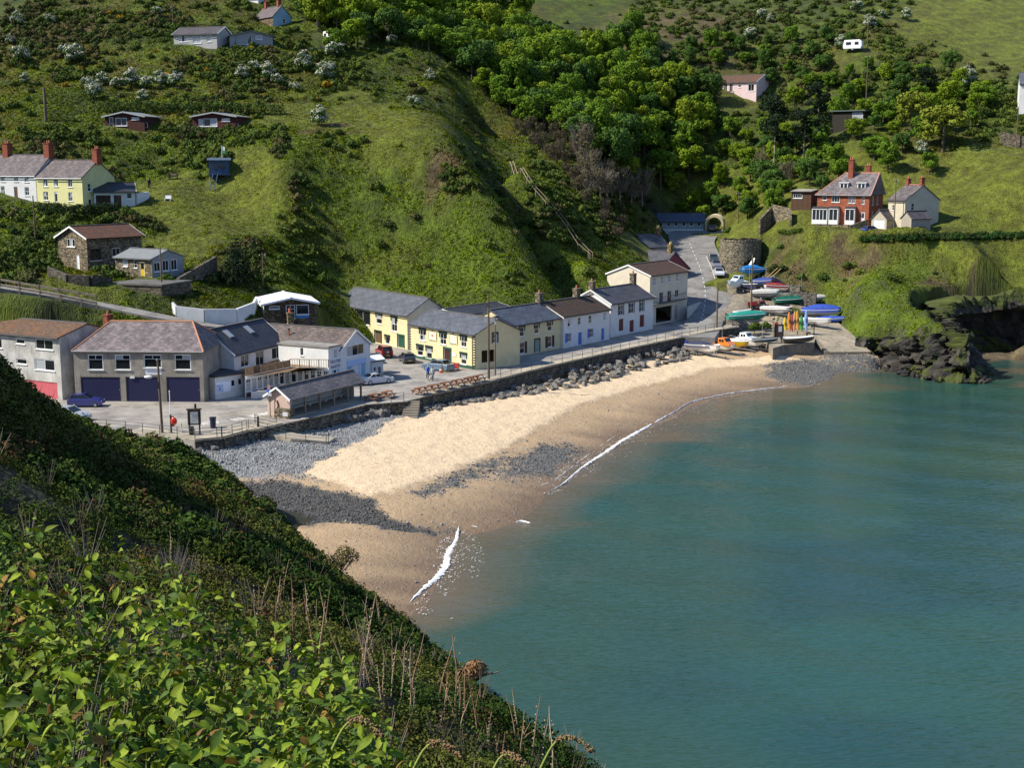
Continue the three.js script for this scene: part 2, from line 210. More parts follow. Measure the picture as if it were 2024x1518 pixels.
carve(Array.from({ length: 12 }, (_, k) => cliffAt(.7 + k * .027, 3.4, -.2)), 3.6, 1.2);
carve(Array.from({ length: 17 }, (_, k) => cliffAt(.22 + k * .028, -4.2, -1.3)), 4, 1.5); carve(Array.from({ length: 8 }, (_, k) => cliffAt(.72 + k * .04, -3, .5)), 3, 1);
carve([atD(1574, 606, 230), at(1604, 632, 4.75), at(1642, 663, 3.55), at(1678, 698, 1.92)], 4.2, 2.2);
carve([atD(1620, 446, 247.5), atD(1720, 452, 243.5)], 3, 3); carve([atD(1755, 452, 240), atD(1795, 446, 238)], 2.5, 3);
const H0 = (x, z) => { const u = clamp((x - GX0) / GS, 0, GNX - 1.001), v = clamp((z - GZ0) / GS, 0, GNZ - 1.001), i = Math.floor(u), j = Math.floor(v), a = u - i, b = v - j, k = j * GNX + i; return grid[k] * (1 - a) * (1 - b) + grid[k + 1] * a * (1 - b) + grid[k + GNX] * (1 - a) * b + grid[k + GNX + 1] * a * b; };
function hit(px, py, from = 60) { const d = ray(px, py); let t = from; for (; t < 480; t += .5) { const y = EYE + d.y * t; if (y < H0(d.x * t, d.z * t)) break; } for (let k = 0, s = .25; k < 8; k++, s /= 2) { const y = EYE + d.y * t; t += y < H0(d.x * t, d.z * t) ? -s : s; } return V(d.x * t, EYE + d.y * t, d.z * t); }
const inPoly = (x, z, P) => { let r = false; for (let i = 0, j = P.length - 1; i < P.length; j = i++) if ((P[i].z > z) !== (P[j].z > z) && x < (P[j].x - P[i].x) * (z - P[i].z) / (P[j].z - P[i].z) + P[i].x) r = !r; return r; };
// where nothing may grow: a raster of footprints, roads and yards
const KS = .5, KX0 = -140, KZ0 = -360, KNX = 600, KNZ = 640, keep = new Uint8Array(KNX * KNZ);
const keepPoly = (P, grow = .4) => { const c = P.reduce((s, p) => s.add(p), V(0, 0, 0)).multiplyScalar(1 / P.length); const Q = P.map(p => { const d = p.clone().sub(c).setY(0); const l = d.length(); return p.clone().add(d.multiplyScalar(grow / Math.max(l, .1))); }); let x0 = 1e9, x1 = -1e9, z0 = 1e9, z1 = -1e9; for (const p of Q) { x0 = Math.min(x0, p.x); x1 = Math.max(x1, p.x); z0 = Math.min(z0, p.z); z1 = Math.max(z1, p.z); } for (let z = z0; z <= z1; z += KS) for (let x = x0; x <= x1; x += KS) if (inPoly(x, z, Q)) { const i = Math.round((x - KX0) / KS), j = Math.round((z - KZ0) / KS); if (i >= 0 && j >= 0 && i < KNX && j < KNZ) keep[j * KNX + i] = 1; } };
const kept = (x, z) => { const i = Math.round((x - KX0) / KS), j = Math.round((z - KZ0) / KS); return i >= 0 && j >= 0 && i < KNX && j < KNZ && keep[j * KNX + i] === 1; };

/* promenade outline, seen as a wall line along the beach */
const PROM = 4.5;
const wallLine = [[-60, 842], [100, 846], [250, 856], [385, 871], [440, 866], [490, 852], [512, 850], [560, 838], [650, 818], [722, 800], [800, 794], [842, 783], [960, 757], [1039, 736], [1100, 721], [1230, 692], [1330, 671], [1400, 656], [1458, 647]].map(([x, y]) => at(x, y, PROM));
const promBack = [at(1470, 632, PROM), at(1430, 622, PROM), at(1395, 618, PROM), at(1290, 630, PROM), at(1100, 660, PROM), at(960, 680, PROM), at(800, 672, PROM), at(640, 685, PROM), at(560, 720, PROM), at(400, 765, PROM), at(120, 765, PROM), at(-60, 770, PROM)];
const promenadePoly = [...wallLine, ...promBack];
/* the beach lies seaward of the wall */
const beachPoly = [...wallLine.map(p => p.clone().add(V(-.4, 0, -.8))), at(1520, 655, 3.6), at(1600, 672, 3), at(1640, 690, 2), at(1720, 697, 2), at(1760, 715, 1), at(1810, 740, 0), at(1900, 765, -1), at(1700, 800, -1), at(1500, 830, -1), at(1250, 960, -1), at(1000, 1180, -1), at(860, 1330, -1), at(500, 1330, -1), at(200, 1000, 2.4), at(-60, 900, 2.4)];

/* ---------- terrain sheet ---------- */
const zone = (px, py, r) => { const p = hit(px, py, 150); return [p.x, p.z, r]; };
const lawns = [zone(330, 385, 9), zone(400, 440, 10), zone(460, 400, 9), zone(370, 475, 7), zone(680, 235, 17), zone(800, 245, 14), zone(600, 240, 8), zone(1450, 545, 6), zone(1560, 440, 7), zone(1480, 430, 14), zone(1400, 420, 12), zone(1640, 450, 8), zone(1720, 350, 14), zone(1900, 400, 22), zone(1980, 340, 18), zone(140, 575, 5), zone(1980, 60, 30)];
const dry = [zone(1580, 510, 8), zone(1660, 530, 6), zone(1640, 590, 4), zone(1880, 600, 5), zone(1720, 480, 4), zone(870, 330, 4), zone(660, 255, 7), zone(100, 60, 14), zone(1350, 60, 22)];
const inZone = (L, x, z) => { let s = 0; for (const [a, b, r] of L) s = Math.max(s, 1 - step(r * .6, r * 1.25, Math.hypot(x - a, z - b) + (vnoise(x * .3, z * .3) - .5) * r * .8)); return s; };
const cGrass = [.128, .182, .009], cDark = [.070, .100, .011], cOlive = [.130, .130, .018], cLawn = [.19, .215, .022], cDry = [.155, .115, .06], cRock = [.07, .066, .062];
const mix3 = (a, b, t) => [a[0] + (b[0] - a[0]) * t, a[1] + (b[1] - a[1]) * t, a[2] + (b[2] - a[2]) * t];
const headGrass = zone(1780, 560, 26), hillGrass = zone(780, 440, 46);
function landColour(x, z, slope) {
  const n = fbm(x * .06, z * .06, 4), m = fbm(x * .25 + 50, z * .25, 3);
  let c = mix3(cDark, cOlive, step(.35, .65, n)); c = mix3(c, cGrass, step(.45, .6, m) * .7);
  c = mix3(c, cGrass, Math.max(inZone([headGrass], x, z), inZone([hillGrass], x, z)) * (.55 + .45 * step(.4, .6, m)));
  c = mix3(c, cLawn, inZone(lawns, x, z) * (.7 + .3 * m)); c = mix3(c, cDry, inZone(dry, x, z) * step(.38, .6, m));
  if (slope > 2) c = mix3(c, cRock, step(2.2, 3.4, slope + (m - .5)));
  return c;
}
{
  const pos = [], col = [], uv = [], idx = [];
  for (let j = 0; j < GNZ; j++) for (let i = 0; i < GNX; i++) {
    const x = GX0 + i * GS, z = GZ0 + j * GS, k = j * GNX + i; let y = grid[k];
    const sl = i && j ? Math.hypot(grid[k] - grid[k - 1], grid[k] - grid[k - GNX]) / GS : 0;
    if (inPoly(x, z, beachPoly) || y < 0) y -= .8; else if (inPoly(x, z, promenadePoly)) y = Math.min(y, PROM - .5);
    else { y += (fbm(x * .35, z * .35, 3) - .5) * .7; if (sl > 1.2) y += (fbm(x * .5 + 9, z * .5, 4) - .5) * 2.2; }
    pos.push(x, y, z); uv.push(x, z); col.push(...(grid[k] < 1.6 + fbm(x * .6, z * .6, 2) && x > 60 && z > -225 ? [.20, .145, .09] : landColour(x, z, sl)));
    if (i < GNX - 1 && j < GNZ - 1) idx.push(k, k + GNX, k + 1, k + 1, k + GNX, k + GNX + 1);
  }
  const g = new THREE.BufferGeometry(); g.setAttribute('position', new THREE.Float32BufferAttribute(pos, 3)); g.setAttribute('uv', new THREE.Float32BufferAttribute(uv, 2)); g.setAttribute('color', new THREE.Float32BufferAttribute(col, 3)); g.setIndex(idx); g.computeVertexNormals();
  structure('hillside', g, new THREE.MeshStandardMaterial({ vertexColors: true, map: T.grass, bumpMap: T.grassB, bumpScale: .35, roughness: 1, side: THREE.DoubleSide }), 'steep green hills round the little bay', 'hillside');
}

/* ---------- beach: sand, shingle and the stream, as they lie ---------- */
const B = (...l) => l.map(([x, y, e]) => at(x, y, e));
const drySand = B([600, 936, 2.3], [660, 955, 2.1], [730, 979, 2], [800, 963, 1.9], [880, 932, 1.8], [960, 897, 1.8], [1020, 868, 1.8], [1060, 842, 1.9], [1130, 806, 1.9], [1250, 762, 1.9], [1400, 727, 1.8], [1500, 717, 1.8], [1580, 706, 1.9], [1540, 699, 2.2], [1440, 706, 2.3], [1360, 697, 2.5], [1250, 712, 2.5], [1150, 733, 2.6], [1050, 752, 2.6], [990, 778, 2.6], [930, 797, 2.6], [850, 808, 2.6], [770, 843, 2.5], [690, 884, 2.5], [630, 915, 2.4]);
const darkStones = B([470, 958, 2.1], [560, 952, 2.1], [650, 968, 2], [735, 990, 1.7], [765, 1022, 1.3], [840, 1036, .9], [905, 1046, .4], [860, 1052, .5], [760, 1042, 1], [690, 1032, 1.3], [600, 1036, 1.4], [530, 1010, 1.8]);
const stonePatches = [B([880, 955, 1.3], [960, 905, 1.4], [1000, 890, 1.3], [1000, 915, 1.1], [930, 955, 1], [860, 982, 1.1], [830, 985, 1.2]), B([1010, 905, 1.1], [1080, 880, 1], [1130, 872, .8], [1150, 890, .6], [1090, 935, .5], [1000, 950, .7], [985, 930, .9]), B([1510, 712, 2], [1600, 700, 2.1], [1640, 698, 1.9], [1730, 702, 1.6], [1770, 735, .6], [1700, 752, .1], [1560, 760, .2], [1520, 742, .9])];
const sdist = (x, z, P) => { let d = 1e9; for (let i = 0, j = P.length - 1; i < P.length; j = i++) { const ax = P[j].x, az = P[j].z, bx = P[i].x - ax, bz = P[i].z - az, t = clamp(((x - ax) * bx + (z - az) * bz) / (bx * bx + bz * bz)); d = Math.min(d, Math.hypot(x - ax - bx * t, z - az - bz * t)); } return inPoly(x, z, P) ? -d : d; };
const wetLine = drySand; const BX0 = -62, BX1 = 62, BZ0 = -232, BZ1 = -78, BN = 1536;
function beachKind(x, z) { // shares of dry sand, wet sand, grey shingle, wet dark stones
  const w = (fbm(x * .55, z * .55, 4) - .5) * 3 + (fbm(x * 2.5, z * 2.5, 2) - .5) * 1.2;
  const dd = 1 - step(-.5, .5, sdist(x, z, drySand) + w * .55);
  const dk = 1 - step(-.6, .5, sdist(x, z, darkStones) + w * .7);
  let pt = 0; stonePatches.forEach((P, i) => pt = Math.max(pt, 1 - step(-1.8, 1.6, sdist(x, z, P) + w * 1.3)));
  const h = H0(x, z); const upper = step(2.15, 2.4, h + w * .1);
  return { dry: dd, dark: dk, patch: pt, upper: upper * (1 - dd), h };
}
{
  const d = new Uint8Array(BN * BN * 4); const enc = v => Math.pow(clamp(v), 1 / 2.2) * 255;
  for (let j = 0; j < BN; j++) for (let i = 0; i < BN; i++) {
    const x = lerp(BX0, BX1, (i + .5) / BN), z = lerp(BZ0, BZ1, (j + .5) / BN), o = (j * BN + i) * 4; d[o + 3] = 255;
    if (!inPoly(x, z, beachPoly)) { d[o] = d[o + 1] = d[o + 2] = 90; continue; }
    const k = beachKind(x, z), n = fbm(x * .5, z * .5, 3), f = hash2(i, j), g2 = vnoise(x * 3.1, z * 3.1), p = fbm(x * 7, z * 7, 2);
    const wet = clamp(1 - (k.h - .1) / 1.1 + (fbm(x * .12, z * .35, 3) - .5) * .8);
    let c = mix3([.38, .265, .15], [.155, .102, .06], wet);
    c = c.map(v => v * (.86 + .22 * n + .1 * (f - .5)));
    const ds = [.61, .465, .295].map(v => v * (.80 + .22 * p + .14 * (g2 - .5) + .1 * n)); c = mix3(c, ds, k.dry);
    const cob = Math.floor(x * 6) * 7 + 13 * Math.floor(z * 6), sh = .8 + .45 * (hash2(cob, i >> 2) - .5) + .35 * (p - .5);
    c = mix3(c, [.245 * sh, .245 * sh, .24 * sh], k.upper);
    const st = step(.40, .56, fbm(x * 3.4, z * 3.4, 3) + .35 * (k.patch - .5)); c = mix3(c, [.13 * sh, .128 * sh, .118 * sh], clamp(k.patch * st * 1.1) * (1 - k.dry));
    c = mix3(c, [.075 * sh, .07 * sh, .062 * sh], k.dark);
    d[o] = enc(c[0]); d[o + 1] = enc(c[1]); d[o + 2] = enc(c[2]);
  }
  const t = new THREE.DataTexture(d, BN, BN); t.magFilter = THREE.LinearFilter; t.minFilter = THREE.LinearMipmapLinearFilter; t.generateMipmaps = true; t.colorSpace = THREE.SRGBColorSpace; t.needsUpdate = true;
  const S = .5, nx = Math.round((BX1 - BX0) / S), nz = Math.round((BZ1 - BZ0) / S), pos = [], uv = [], idx = [], ok = [];
  for (let j = 0; j <= nz; j++) for (let i = 0; i <= nx; i++) {
    const x = BX0 + i * S, z = BZ0 + j * S; const inside = inPoly(x, z, beachPoly); ok.push(inside);
    let y = H0(x, z); if (inside && y > -1.2) { const k = beachKind(x, z); y += (fbm(x * 1.1, z * 1.1, 2) - .5) * (.06 + .22 * k.dry + .12 * k.upper) + .14 * k.dry - .16 * k.dark; }
    pos.push(x, y, z); uv.push((x - BX0) / (BX1 - BX0), (z - BZ0) / (BZ1 - BZ0));
  }
  for (let j = 0; j < nz; j++) for (let i = 0; i < nx; i++) { const k = j * (nx + 1) + i; if (ok[k] && ok[k + 1] && ok[k + nx + 1] && ok[k + nx + 2]) idx.push(k, k + nx + 1, k + 1, k + 1, k + nx + 1, k + nx + 2); }
  const g = new THREE.BufferGeometry(); g.setAttribute('position', new THREE.Float32BufferAttribute(pos, 3)); g.setAttribute('uv', new THREE.Float32BufferAttribute(uv, 2)); g.setIndex(idx); g.computeVertexNormals();
  const bump = tex(1024, (u, v) => .6 * tf(u, v, 40, 3, 31) + .4 * tf(u, v, 160, 2, 32), false); bump.repeat.set((BX1 - BX0) / 22, (BZ1 - BZ0) / 22);
  structure('beach', g, std([1, 1, 1], { map: t, bumpMap: bump, bumpScale: .14, roughness: .9 }), 'curved sandy beach with grey shingle at its top', 'beach');
}
const beachY = (x, z) => { const k = beachKind(x, z); return H0(x, z) + .14 * k.dry - .16 * k.dark; };

/* ---------- sea: a rippled sheet; silt hangs in the shallows ---------- */
{
  const pos = [], uv = [], col = [], idx = []; const xs = [], zs = [];
  for (let x = -40; x < 150; x += 1) xs.push(x); for (const x of [160, 200, 300, 600, 1200]) xs.push(x); for (const x of [-60, -120, -300]) xs.unshift(x);
  for (let z = -215; z < -30; z += 1) zs.push(z); for (const z of [-20, 20, 120, 500, 1200]) zs.push(z);
  const teal = [.018, .064, .050], blue = [.014, .052, .048], green = [.027, .065, .040], silt = [.125, .09, .055];
  for (const z of zs) for (const x of xs) {
    const n = fbm(x * .035 + 3, z * .05, 4), m = fbm(x * .09, z * .16 + 40, 3), far = x > 150 || z > -35;
    let c = mix3(teal, blue, step(.42, .62, n)); c = mix3(c, green, step(.5, .7, fbm(x * .03 + 60, z * .03, 3)) * .7);
    if (!far) { const dep = -H0(x, z); const plume = clamp(1 - dep / (1.0 + 1.6 * m)) + .4 * step(.55, .75, m) * step(3, 1, dep); c = mix3(c, silt, clamp(plume) * .9); }
    const y = far ? 0 : .05 * Math.sin(x * .35 - z * .55 + 3 * m) + .06 * (fbm(x * .4, z * .6, 2) - .5);
    pos.push(x, y, z); uv.push(x, z); col.push(...c);
  }
  const nx = xs.length; for (let j = 0; j < zs.length - 1; j++) for (let i = 0; i < nx - 1; i++) { const k = j * nx + i; idx.push(k, k + nx, k + 1, k + 1, k + nx, k + nx + 1); }
  const g = new THREE.BufferGeometry(); g.setAttribute('position', new THREE.Float32BufferAttribute(pos, 3)); g.setAttribute('uv', new THREE.Float32BufferAttribute(uv, 2)); g.setAttribute('color', new THREE.Float32BufferAttribute(col, 3)); g.setIndex(idx); g.computeVertexNormals();
  const rip = tex(1024, (u, v) => { const w = tf(u, v, 5, 3, 33); const u2 = (u + .02 * w) % 1; return .5 * tf(u2, v, 22, 3, 34) + .5 * tf((u2 * 1 + v * 1) % 1, (v * 2) % 1, 40, 2, 35) * (.5 + w * .7); }, false, 1 / 24);
  rip.repeat.set(1 / 30, 1 / 17);
  structure('sea', g, new THREE.MeshPhysicalMaterial({ vertexColors: true, roughness: .16, ior: 1.33, bumpMap: rip, bumpScale: .09, side: THREE.DoubleSide }), 'calm turquoise sea with silty brown shallows', 'sea');
}
/* ---------- breaking wavelets along the water's edge: ridged ribbons with ragged rims, and flecks ---------- */
const FOAM = std([.72, .70, .67], { roughness: .75 });
function foamRibbon(line, wid, hgt, label, cut = .2) {
  const curve = new THREE.CatmullRomCurve3(line.map(([x, y]) => at(x, y, .03))); const n = Math.round(curve.getLength() / .14), pos = [], idx = [], M = 6;
  for (let i = 0; i <= n; i++) {
    const t = i / n, c = curve.getPointAt(t), d = curve.getTangentAt(t), s = V(d.z, 0, -d.x).normalize();
    const gap = step(cut, cut + .12, fbm(c.x * .8 + wid(.37) * 90, c.z * .8, 3)), taper = Math.min(1, t * 14, (1 - t) * 14) * gap, w1 = wid(t) * taper * (.2 + 1.5 * fbm(c.x * 5.2, c.z * 5.2, 3)), w2 = wid(t) * taper * (.1 + 1.7 * fbm(c.x * 6.1 + 30, c.z * 6.1, 3));
    for (let k = 0; k < M; k++) { const a = k / (M - 1) * 2 - 1, off = a < 0 ? a * w1 : a * w2; pos.push(c.x + s.x * off, .04 + hgt * taper * (1 - a * a) * (.4 + vnoise(c.x * 3 + k, c.z * 3)) + Math.max(0, H0(c.x + s.x * off, c.z + s.z * off) - .0) , c.z + s.z * off); }
    if (i < n) for (let k = 0; k < M - 1; k++) { const q = i * M + k; idx.push(q, q + M, q + 1, q + 1, q + M, q + M + 1); }
  }
  const g = new THREE.BufferGeometry(); g.setAttribute('position', new THREE.Float32BufferAttribute(pos, 3)); g.setIndex(idx); g.computeVertexNormals();
  const m = mk('wave_foam', g, FOAM); tag(m, label, 'foam', null, 'stuff'); return m;
}
const waveA = [[1075, 978], [1110, 958], [1150, 925], [1195, 895], [1235, 868], [1285, 842], [1330, 818], [1370, 796], [1430, 782], [1500, 771], [1560, 764]];
const waveB = [[808, 1198], [835, 1170], [862, 1145], [880, 1120], [885, 1095], [900, 1070], [908, 1045]];
const shift = (l, dx, dy) => l.map(([x, y], i) => [x + dx * (1 + .3 * Math.sin(i * 1.7)), y + dy * (1 + .3 * Math.cos(i * 2.3))]);
foamRibbon(waveA, t => .07 + .17 * Math.sin(Math.PI * Math.min(1, t * 1.5)) ** 2, .08, 'white breaking wavelet along the main sandy beach', .2);
foamRibbon(shift(waveA.slice(0, 5), -14, -7), t => .03, .01, 'thin lacy foam left on the wet sand behind the wavelet', .4);
foamRibbon(waveB, t => .07 + .2 * Math.sin(t * Math.PI), .06, 'white breaking wavelet at the small sand beach below the headland', .2);
foamRibbon([[1020, 1033], [1030, 1030], [1048, 1034]], () => .1, .08, 'little white crest off the stream mouth', 0);
foamRibbon([[895, 1042], [920, 1044], [945, 1045]], () => .06, .03, 'thin foam line where the stream meets the sea', .3);
{ // flecks and streaks left behind the wave
  reseed(77); const gs = []; const lines = [[waveA, 3000, .8], [waveB, 1700, .7]];
  for (const [l, n, sp] of lines) { const curve = new THREE.CatmullRomCurve3(l.map(([x, y]) => at(x, y, .03))); for (let i = 0; i < n; i++) { const t = rnd(), c = curve.getPointAt(t), d = curve.getTangentAt(t), s = V(d.z, 0, -d.x).normalize(); let off = (rnd() < .62 ? 1 : -1) * Math.pow(rnd(), 2.2) * 3.6 * sp * (.25 + Math.sin(t * Math.PI)); if (H0(c.x + s.x * off, c.z + s.z * off) > .12) continue; const x = c.x + s.x * off, z = c.z + s.z * off; if (fbm(x * 1.1, z * 1.1, 3) < .47 + .02 * Math.abs(off)) continue; const g = new THREE.CircleGeometry(1, 5); const p = g.attributes.position; for (let k = 1; k < p.count; k++) { const r = .4 + rnd(); p.setXY(k, p.getX(k) * r, p.getY(k) * r); } g.rotateX(-Math.PI / 2); g.scale(rr(.03, .13), 1, rr(.015, .05)); g.rotateY(Math.atan2(-d.z, d.x) + rr(-.7, .7)); g.translate(x, Math.max(0, H0(x, z)) + .075, z); gs.push(g); } }
  for (let i = 0; i < 170; i++) { const p = at(rr(815, 900), rr(1120, 1230), 0); if (H0(p.x, p.z) > .08 || fbm(p.x * .5 + 7, p.z * .5, 3) < .5) continue; const g = new THREE.CircleGeometry(1, 7); const q = g.attributes.position; for (let k = 1; k < q.count; k++) { const r = .3 + rnd(); q.setXY(k, q.getX(k) * r, q.getY(k) * r); } g.rotateX(-Math.PI / 2); g.scale(rr(.04, .15), 1, rr(.02, .06)); g.rotateY(rnd() * 6); g.translate(p.x, Math.max(0, H0(p.x, p.z)) + .075, p.z); gs.push(g); }
  tag(mk('foam_flecks', merge(gs), FOAM), 'scattered foam flecks left by the small waves', 'foam', null, 'stuff');
}

/* ---------- promenade, roads, slip ---------- */
const ASPH = [.40, .375, .345], PATH = [.52, .47, .38];
function prism(P, top, bottom) { const t = P.map(p => V(p.x, top, p.z)), b = P.map(p => V(p.x, bottom, p.z)); const sh = new THREE.Shape(P.map(p => new THREE.Vector2(p.x, -p.z))); const g = new THREE.ExtrudeGeometry(sh, { depth: top - bottom, bevelEnabled: false }); g.rotateX(-Math.PI / 2); g.translate(0, bottom, 0); return g; }
structure('promenade', prism(promenadePoly, PROM, 1.4), roadM(ASPH), 'pale worn tarmac road and parking along the sea wall', 'road');
keepPoly(promenadePoly, .2);
// a strip draped between two lines, with a thickness
function strip(l, r, t = .5, up = .05) { const top = [], L = []; for (let k = 0; k < l.length - 1; k++) { L.push([l[k], r[k], r[k + 1], l[k + 1]].map(p => p.clone().add(V(0, up, 0)))); } const lo = p => p.clone().add(V(0, up - t, 0)), hi = p => p.clone().add(V(0, up, 0)); for (let k = 0; k < l.length - 1; k++) { L.push([hi(l[k]), hi(l[k + 1]), lo(l[k + 1]), lo(l[k])]); L.push([hi(r[k + 1]), hi(r[k]), lo(r[k]), lo(r[k + 1])]); } const n = l.length - 1; L.push([hi(l[0]), lo(l[0]), lo(r[0]), hi(r[0])], [hi(r[n]), lo(r[n]), lo(l[n]), hi(l[n])]); return polys(L); }
function ribbon(center, width, t, up) { const c = new THREE.CatmullRomCurve3(center), n = Math.ceil(c.getLength() / 1.5), l = [], r = []; for (let i = 0; i <= n; i++) { const p = c.getPointAt(i / n), d = c.getTangentAt(i / n), s = V(-d.z, 0, d.x).normalize().multiplyScalar((typeof width === 'function' ? width(i / n) : width) / 2); l.push(p.clone().sub(s)); r.push(p.clone().add(s)); } for (let i = 0; i < n; i++) keepPoly([l[i], r[i], r[i + 1], l[i + 1]], .6); return strip(l, r, t, up); }
const onLand = (px, py, up = 0) => { const p = hit(px, py, 120); p.y += up; return p; };
structure('valley_road', ribbon(valleyLine, t => 6.4 + 2.4 * step(.3, .45, t) + 2 * step(.8, .95, t), 1.2, .14), roadM([.27, .265, .26]), 'tarmac road climbing inland between the houses', 'road');
structure('hill_lane', ribbon(laneLine, 3.6, 1.2, .2), roadM([.33, .315, .29]), 'narrow lane running down behind the garages', 'road');
structure('upper_track', ribbon(trackLine, 5, .8, .25), roadM([.33, .32, .31]), 'short tarmac track by the upper caravan', 'road');
const slipL = [atD(1530, 600, 232), at(1560, 630, 4.9), at(1600, 662, 3.7), at(1636, 699, 1.95)], slipR = [atD(1618, 612, 228.5), at(1648, 634, 4.6), at(1684, 664, 3.4), at(1720, 698, 1.9)];
structure('slipway', strip(slipL, slipR, 1.2, .25), concM([.42, .37, .29]), 'ribbed concrete slipway sloping down to the shingle', 'slipway');
structure('slip_kerb', strip(slipL.map(p => p.clone().add(V(-.6, 0, 0))), slipL, 1.4, .45), concM([.30, .26, .2]));
const yard = [at(1425, 640, PROM), at(1470, 645, PROM), at(1560, 655, 4.4), at(1600, 662, 3.7), at(1560, 630, 4.9), atD(1530, 600, 232), atD(1500, 575, 238), atD(1440, 570, 240), atD(1425, 600, 233)];
function drape(P, up, S = .8) { let x0 = 1e9, x1 = -1e9, z0 = 1e9, z1 = -1e9; for (const p of P) { x0 = Math.min(x0, p.x); x1 = Math.max(x1, p.x); z0 = Math.min(z0, p.z); z1 = Math.max(z1, p.z); } const L = []; for (let z = z0; z < z1; z += S) for (let x = x0; x < x1; x += S) if (inPoly(x + S / 2, z + S / 2, P)) { const q = (a, b) => V(a, H0(a, b) + up, b); L.push([q(x, z), q(x, z + S), q(x + S, z + S), q(x + S, z)]); } return polys(L); }
structure('boat_yard', drape(yard, .3), concM([.33, .29, .23]), 'bare gravelly yard where the boats are parked', 'yard'); keepPoly(yard, 1); keepPoly([...slipL, ...slipR.slice().reverse()], 1);
// quay below the yard
const quayP = [at(1527, 693, 3.2), at(1549, 681, 3.6), at(1608, 677, 3.6), at(1612, 667, 3.6), at(1560, 655, 3.6), at(1508, 667, 3.6)];
structure('quay', prism(quayP, 3.55, .8), concM([.36, .32, .26]), 'low concrete quay beside the slipway', 'quay'); keepPoly(quayP, .3);
// raised footway along the wall, with a kerb
const foot = wallLine.slice(11).map(p => p.clone()); const inner = foot.map((p, i) => { const a = foot[Math.max(0, i - 1)], b = foot[Math.min(foot.length - 1, i + 1)], d = b.clone().sub(a).normalize(); return p.clone().add(V(d.z, 0, -d.x).multiplyScalar(1.7)); });
structure('footway', strip(inner, foot.map((p, i) => p.clone().lerp(inner[i], .02)), .5, .12), concM(PATH), 'pale concrete footway along the sea wall', 'footway');
const foot2 = wallLine.slice(2, 8), inner2 = foot2.map((p, i) => { const a = foot2[Math.max(0, i - 1)], b = foot2[Math.min(foot2.length - 1, i + 1)], d = b.clone().sub(a).normalize(); return p.clone().add(V(d.z, 0, -d.x).multiplyScalar(2.6)); });
structure('footway', strip(inner2, foot2.map((p, i) => p.clone().lerp(inner2[i], .02)), .5, .12), concM(PATH), 'pale concrete footway behind the near railings', 'footway');
// sea wall: coping and facing
function wallRun(name, line, h0, h1, t, mat, label, cat) { const L = []; for (let k = 0; k < line.length - 1; k++) { const a = line[k], b = line[k + 1], d = b.clone().sub(a).setY(0).normalize(), s = V(-d.z, 0, d.x).multiplyScalar(t); const q = (p, off, y) => V(p.x + off.x, p.y + y, p.z + off.z), z = V(0, 0, 0); const A = [q(a, z, h0), q(b, z, h0), q(b, z, h1), q(a, z, h1)], Bk = [q(a, s, h0), q(b, s, h0), q(b, s, h1), q(a, s, h1)]; L.push(A, Bk.slice().reverse(), [A[3], A[2], Bk[2], Bk[3]], [A[1], Bk[1], Bk[2], A[2]], [Bk[0], A[0], A[3], Bk[3]]); } const m = mk(name, polys(L), mat); if (label) tag(m, label, cat); return m; }
wallRun('sea_wall', wallLine.slice(3, 12), -3, .03, .35, stoneM([.26, .245, .22]), 'dark stone sea wall below the shelter and steps', 'wall');
wallRun('sea_wall', wallLine.slice(11), -3, .03, .35, stoneM([.22, .205, .185]), 'grey stone sea wall below the terrace road', 'wall');

/* painted road letters and lines */
function canvasMat(w, h, draw, o = {}) { const c = document.createElement('canvas'); c.width = w; c.height = h; const x = c.getContext('2d'); draw(x, w, h); const t = new THREE.CanvasTexture(c); t.colorSpace = THREE.SRGBColorSpace; return std([1, 1, 1], { map: t, roughness: .7, ...o }); }
function roadText(txt, a, b, depth) { // a: where the text begins, b: where it ends; letters stand towards the wall
  const d = b.clone().sub(a), L = d.length(); d.normalize(); const s = V(d.z, 0, -d.x);
  const m = canvasMat(512, 128, (x, w, h) => { x.clearRect(0, 0, w, h); x.fillStyle = '#d8d4c8'; x.font = 'bold 120px sans-serif'; x.textAlign = 'center'; x.textBaseline = 'middle'; const tw = x.measureText(txt).width; x.save(); x.translate(w / 2, h / 2 + 6); x.scale(w * .96 / tw, 1.05); x.fillText(txt, 0, 0); x.restore(); }, { alphaTest: .5 });
  const p = [a, b, b.clone().add(s.clone().multiplyScalar(depth)), a.clone().add(s.clone().multiplyScalar(depth))].map(q => q.clone().setY(PROM + .012));
  const g = new THREE.BufferGeometry(); g.setAttribute('position', new THREE.Float32BufferAttribute([p[0], p[1], p[2], p[0], p[2], p[3]].flatMap(q => [q.x, q.y, q.z]), 3)); g.setAttribute('uv', new THREE.Float32BufferAttribute([0, 0, 1, 0, 1, 1, 0, 0, 1, 1, 0, 1], 2)); g.computeVertexNormals();
  return tag(mk('road_lettering', g, m), { CADWCH: 'white painted word CADWCH on the tarmac', YN: 'white painted word YN on the tarmac', GLIR: 'white painted word GLIR on the tarmac' }[txt], 'road marking', 'words painted on the road');
}
roadText('CADWCH', at(547, 810, PROM), at(482, 822, PROM), 1.9);
roadText('YN', at(472, 824, PROM), at(448, 829, PROM), 1.9);
roadText('GLIR', at(426, 831, PROM), at(386, 836, PROM), 1.9);
const lineM = paintM([.55, .47, .25], .8), whiteLine = paintM([.6, .6, .58], .8);
function line(a, b, w, m, y = .01) { const d = b.clone().sub(a).setY(0).normalize(), s = V(-d.z, 0, d.x).multiplyScalar(w / 2), u = V(0, y, 0); return polys([[a.clone().sub(s).add(u), a.clone().add(s).add(u), b.clone().add(s).add(u), b.clone().sub(s).add(u)]]); }
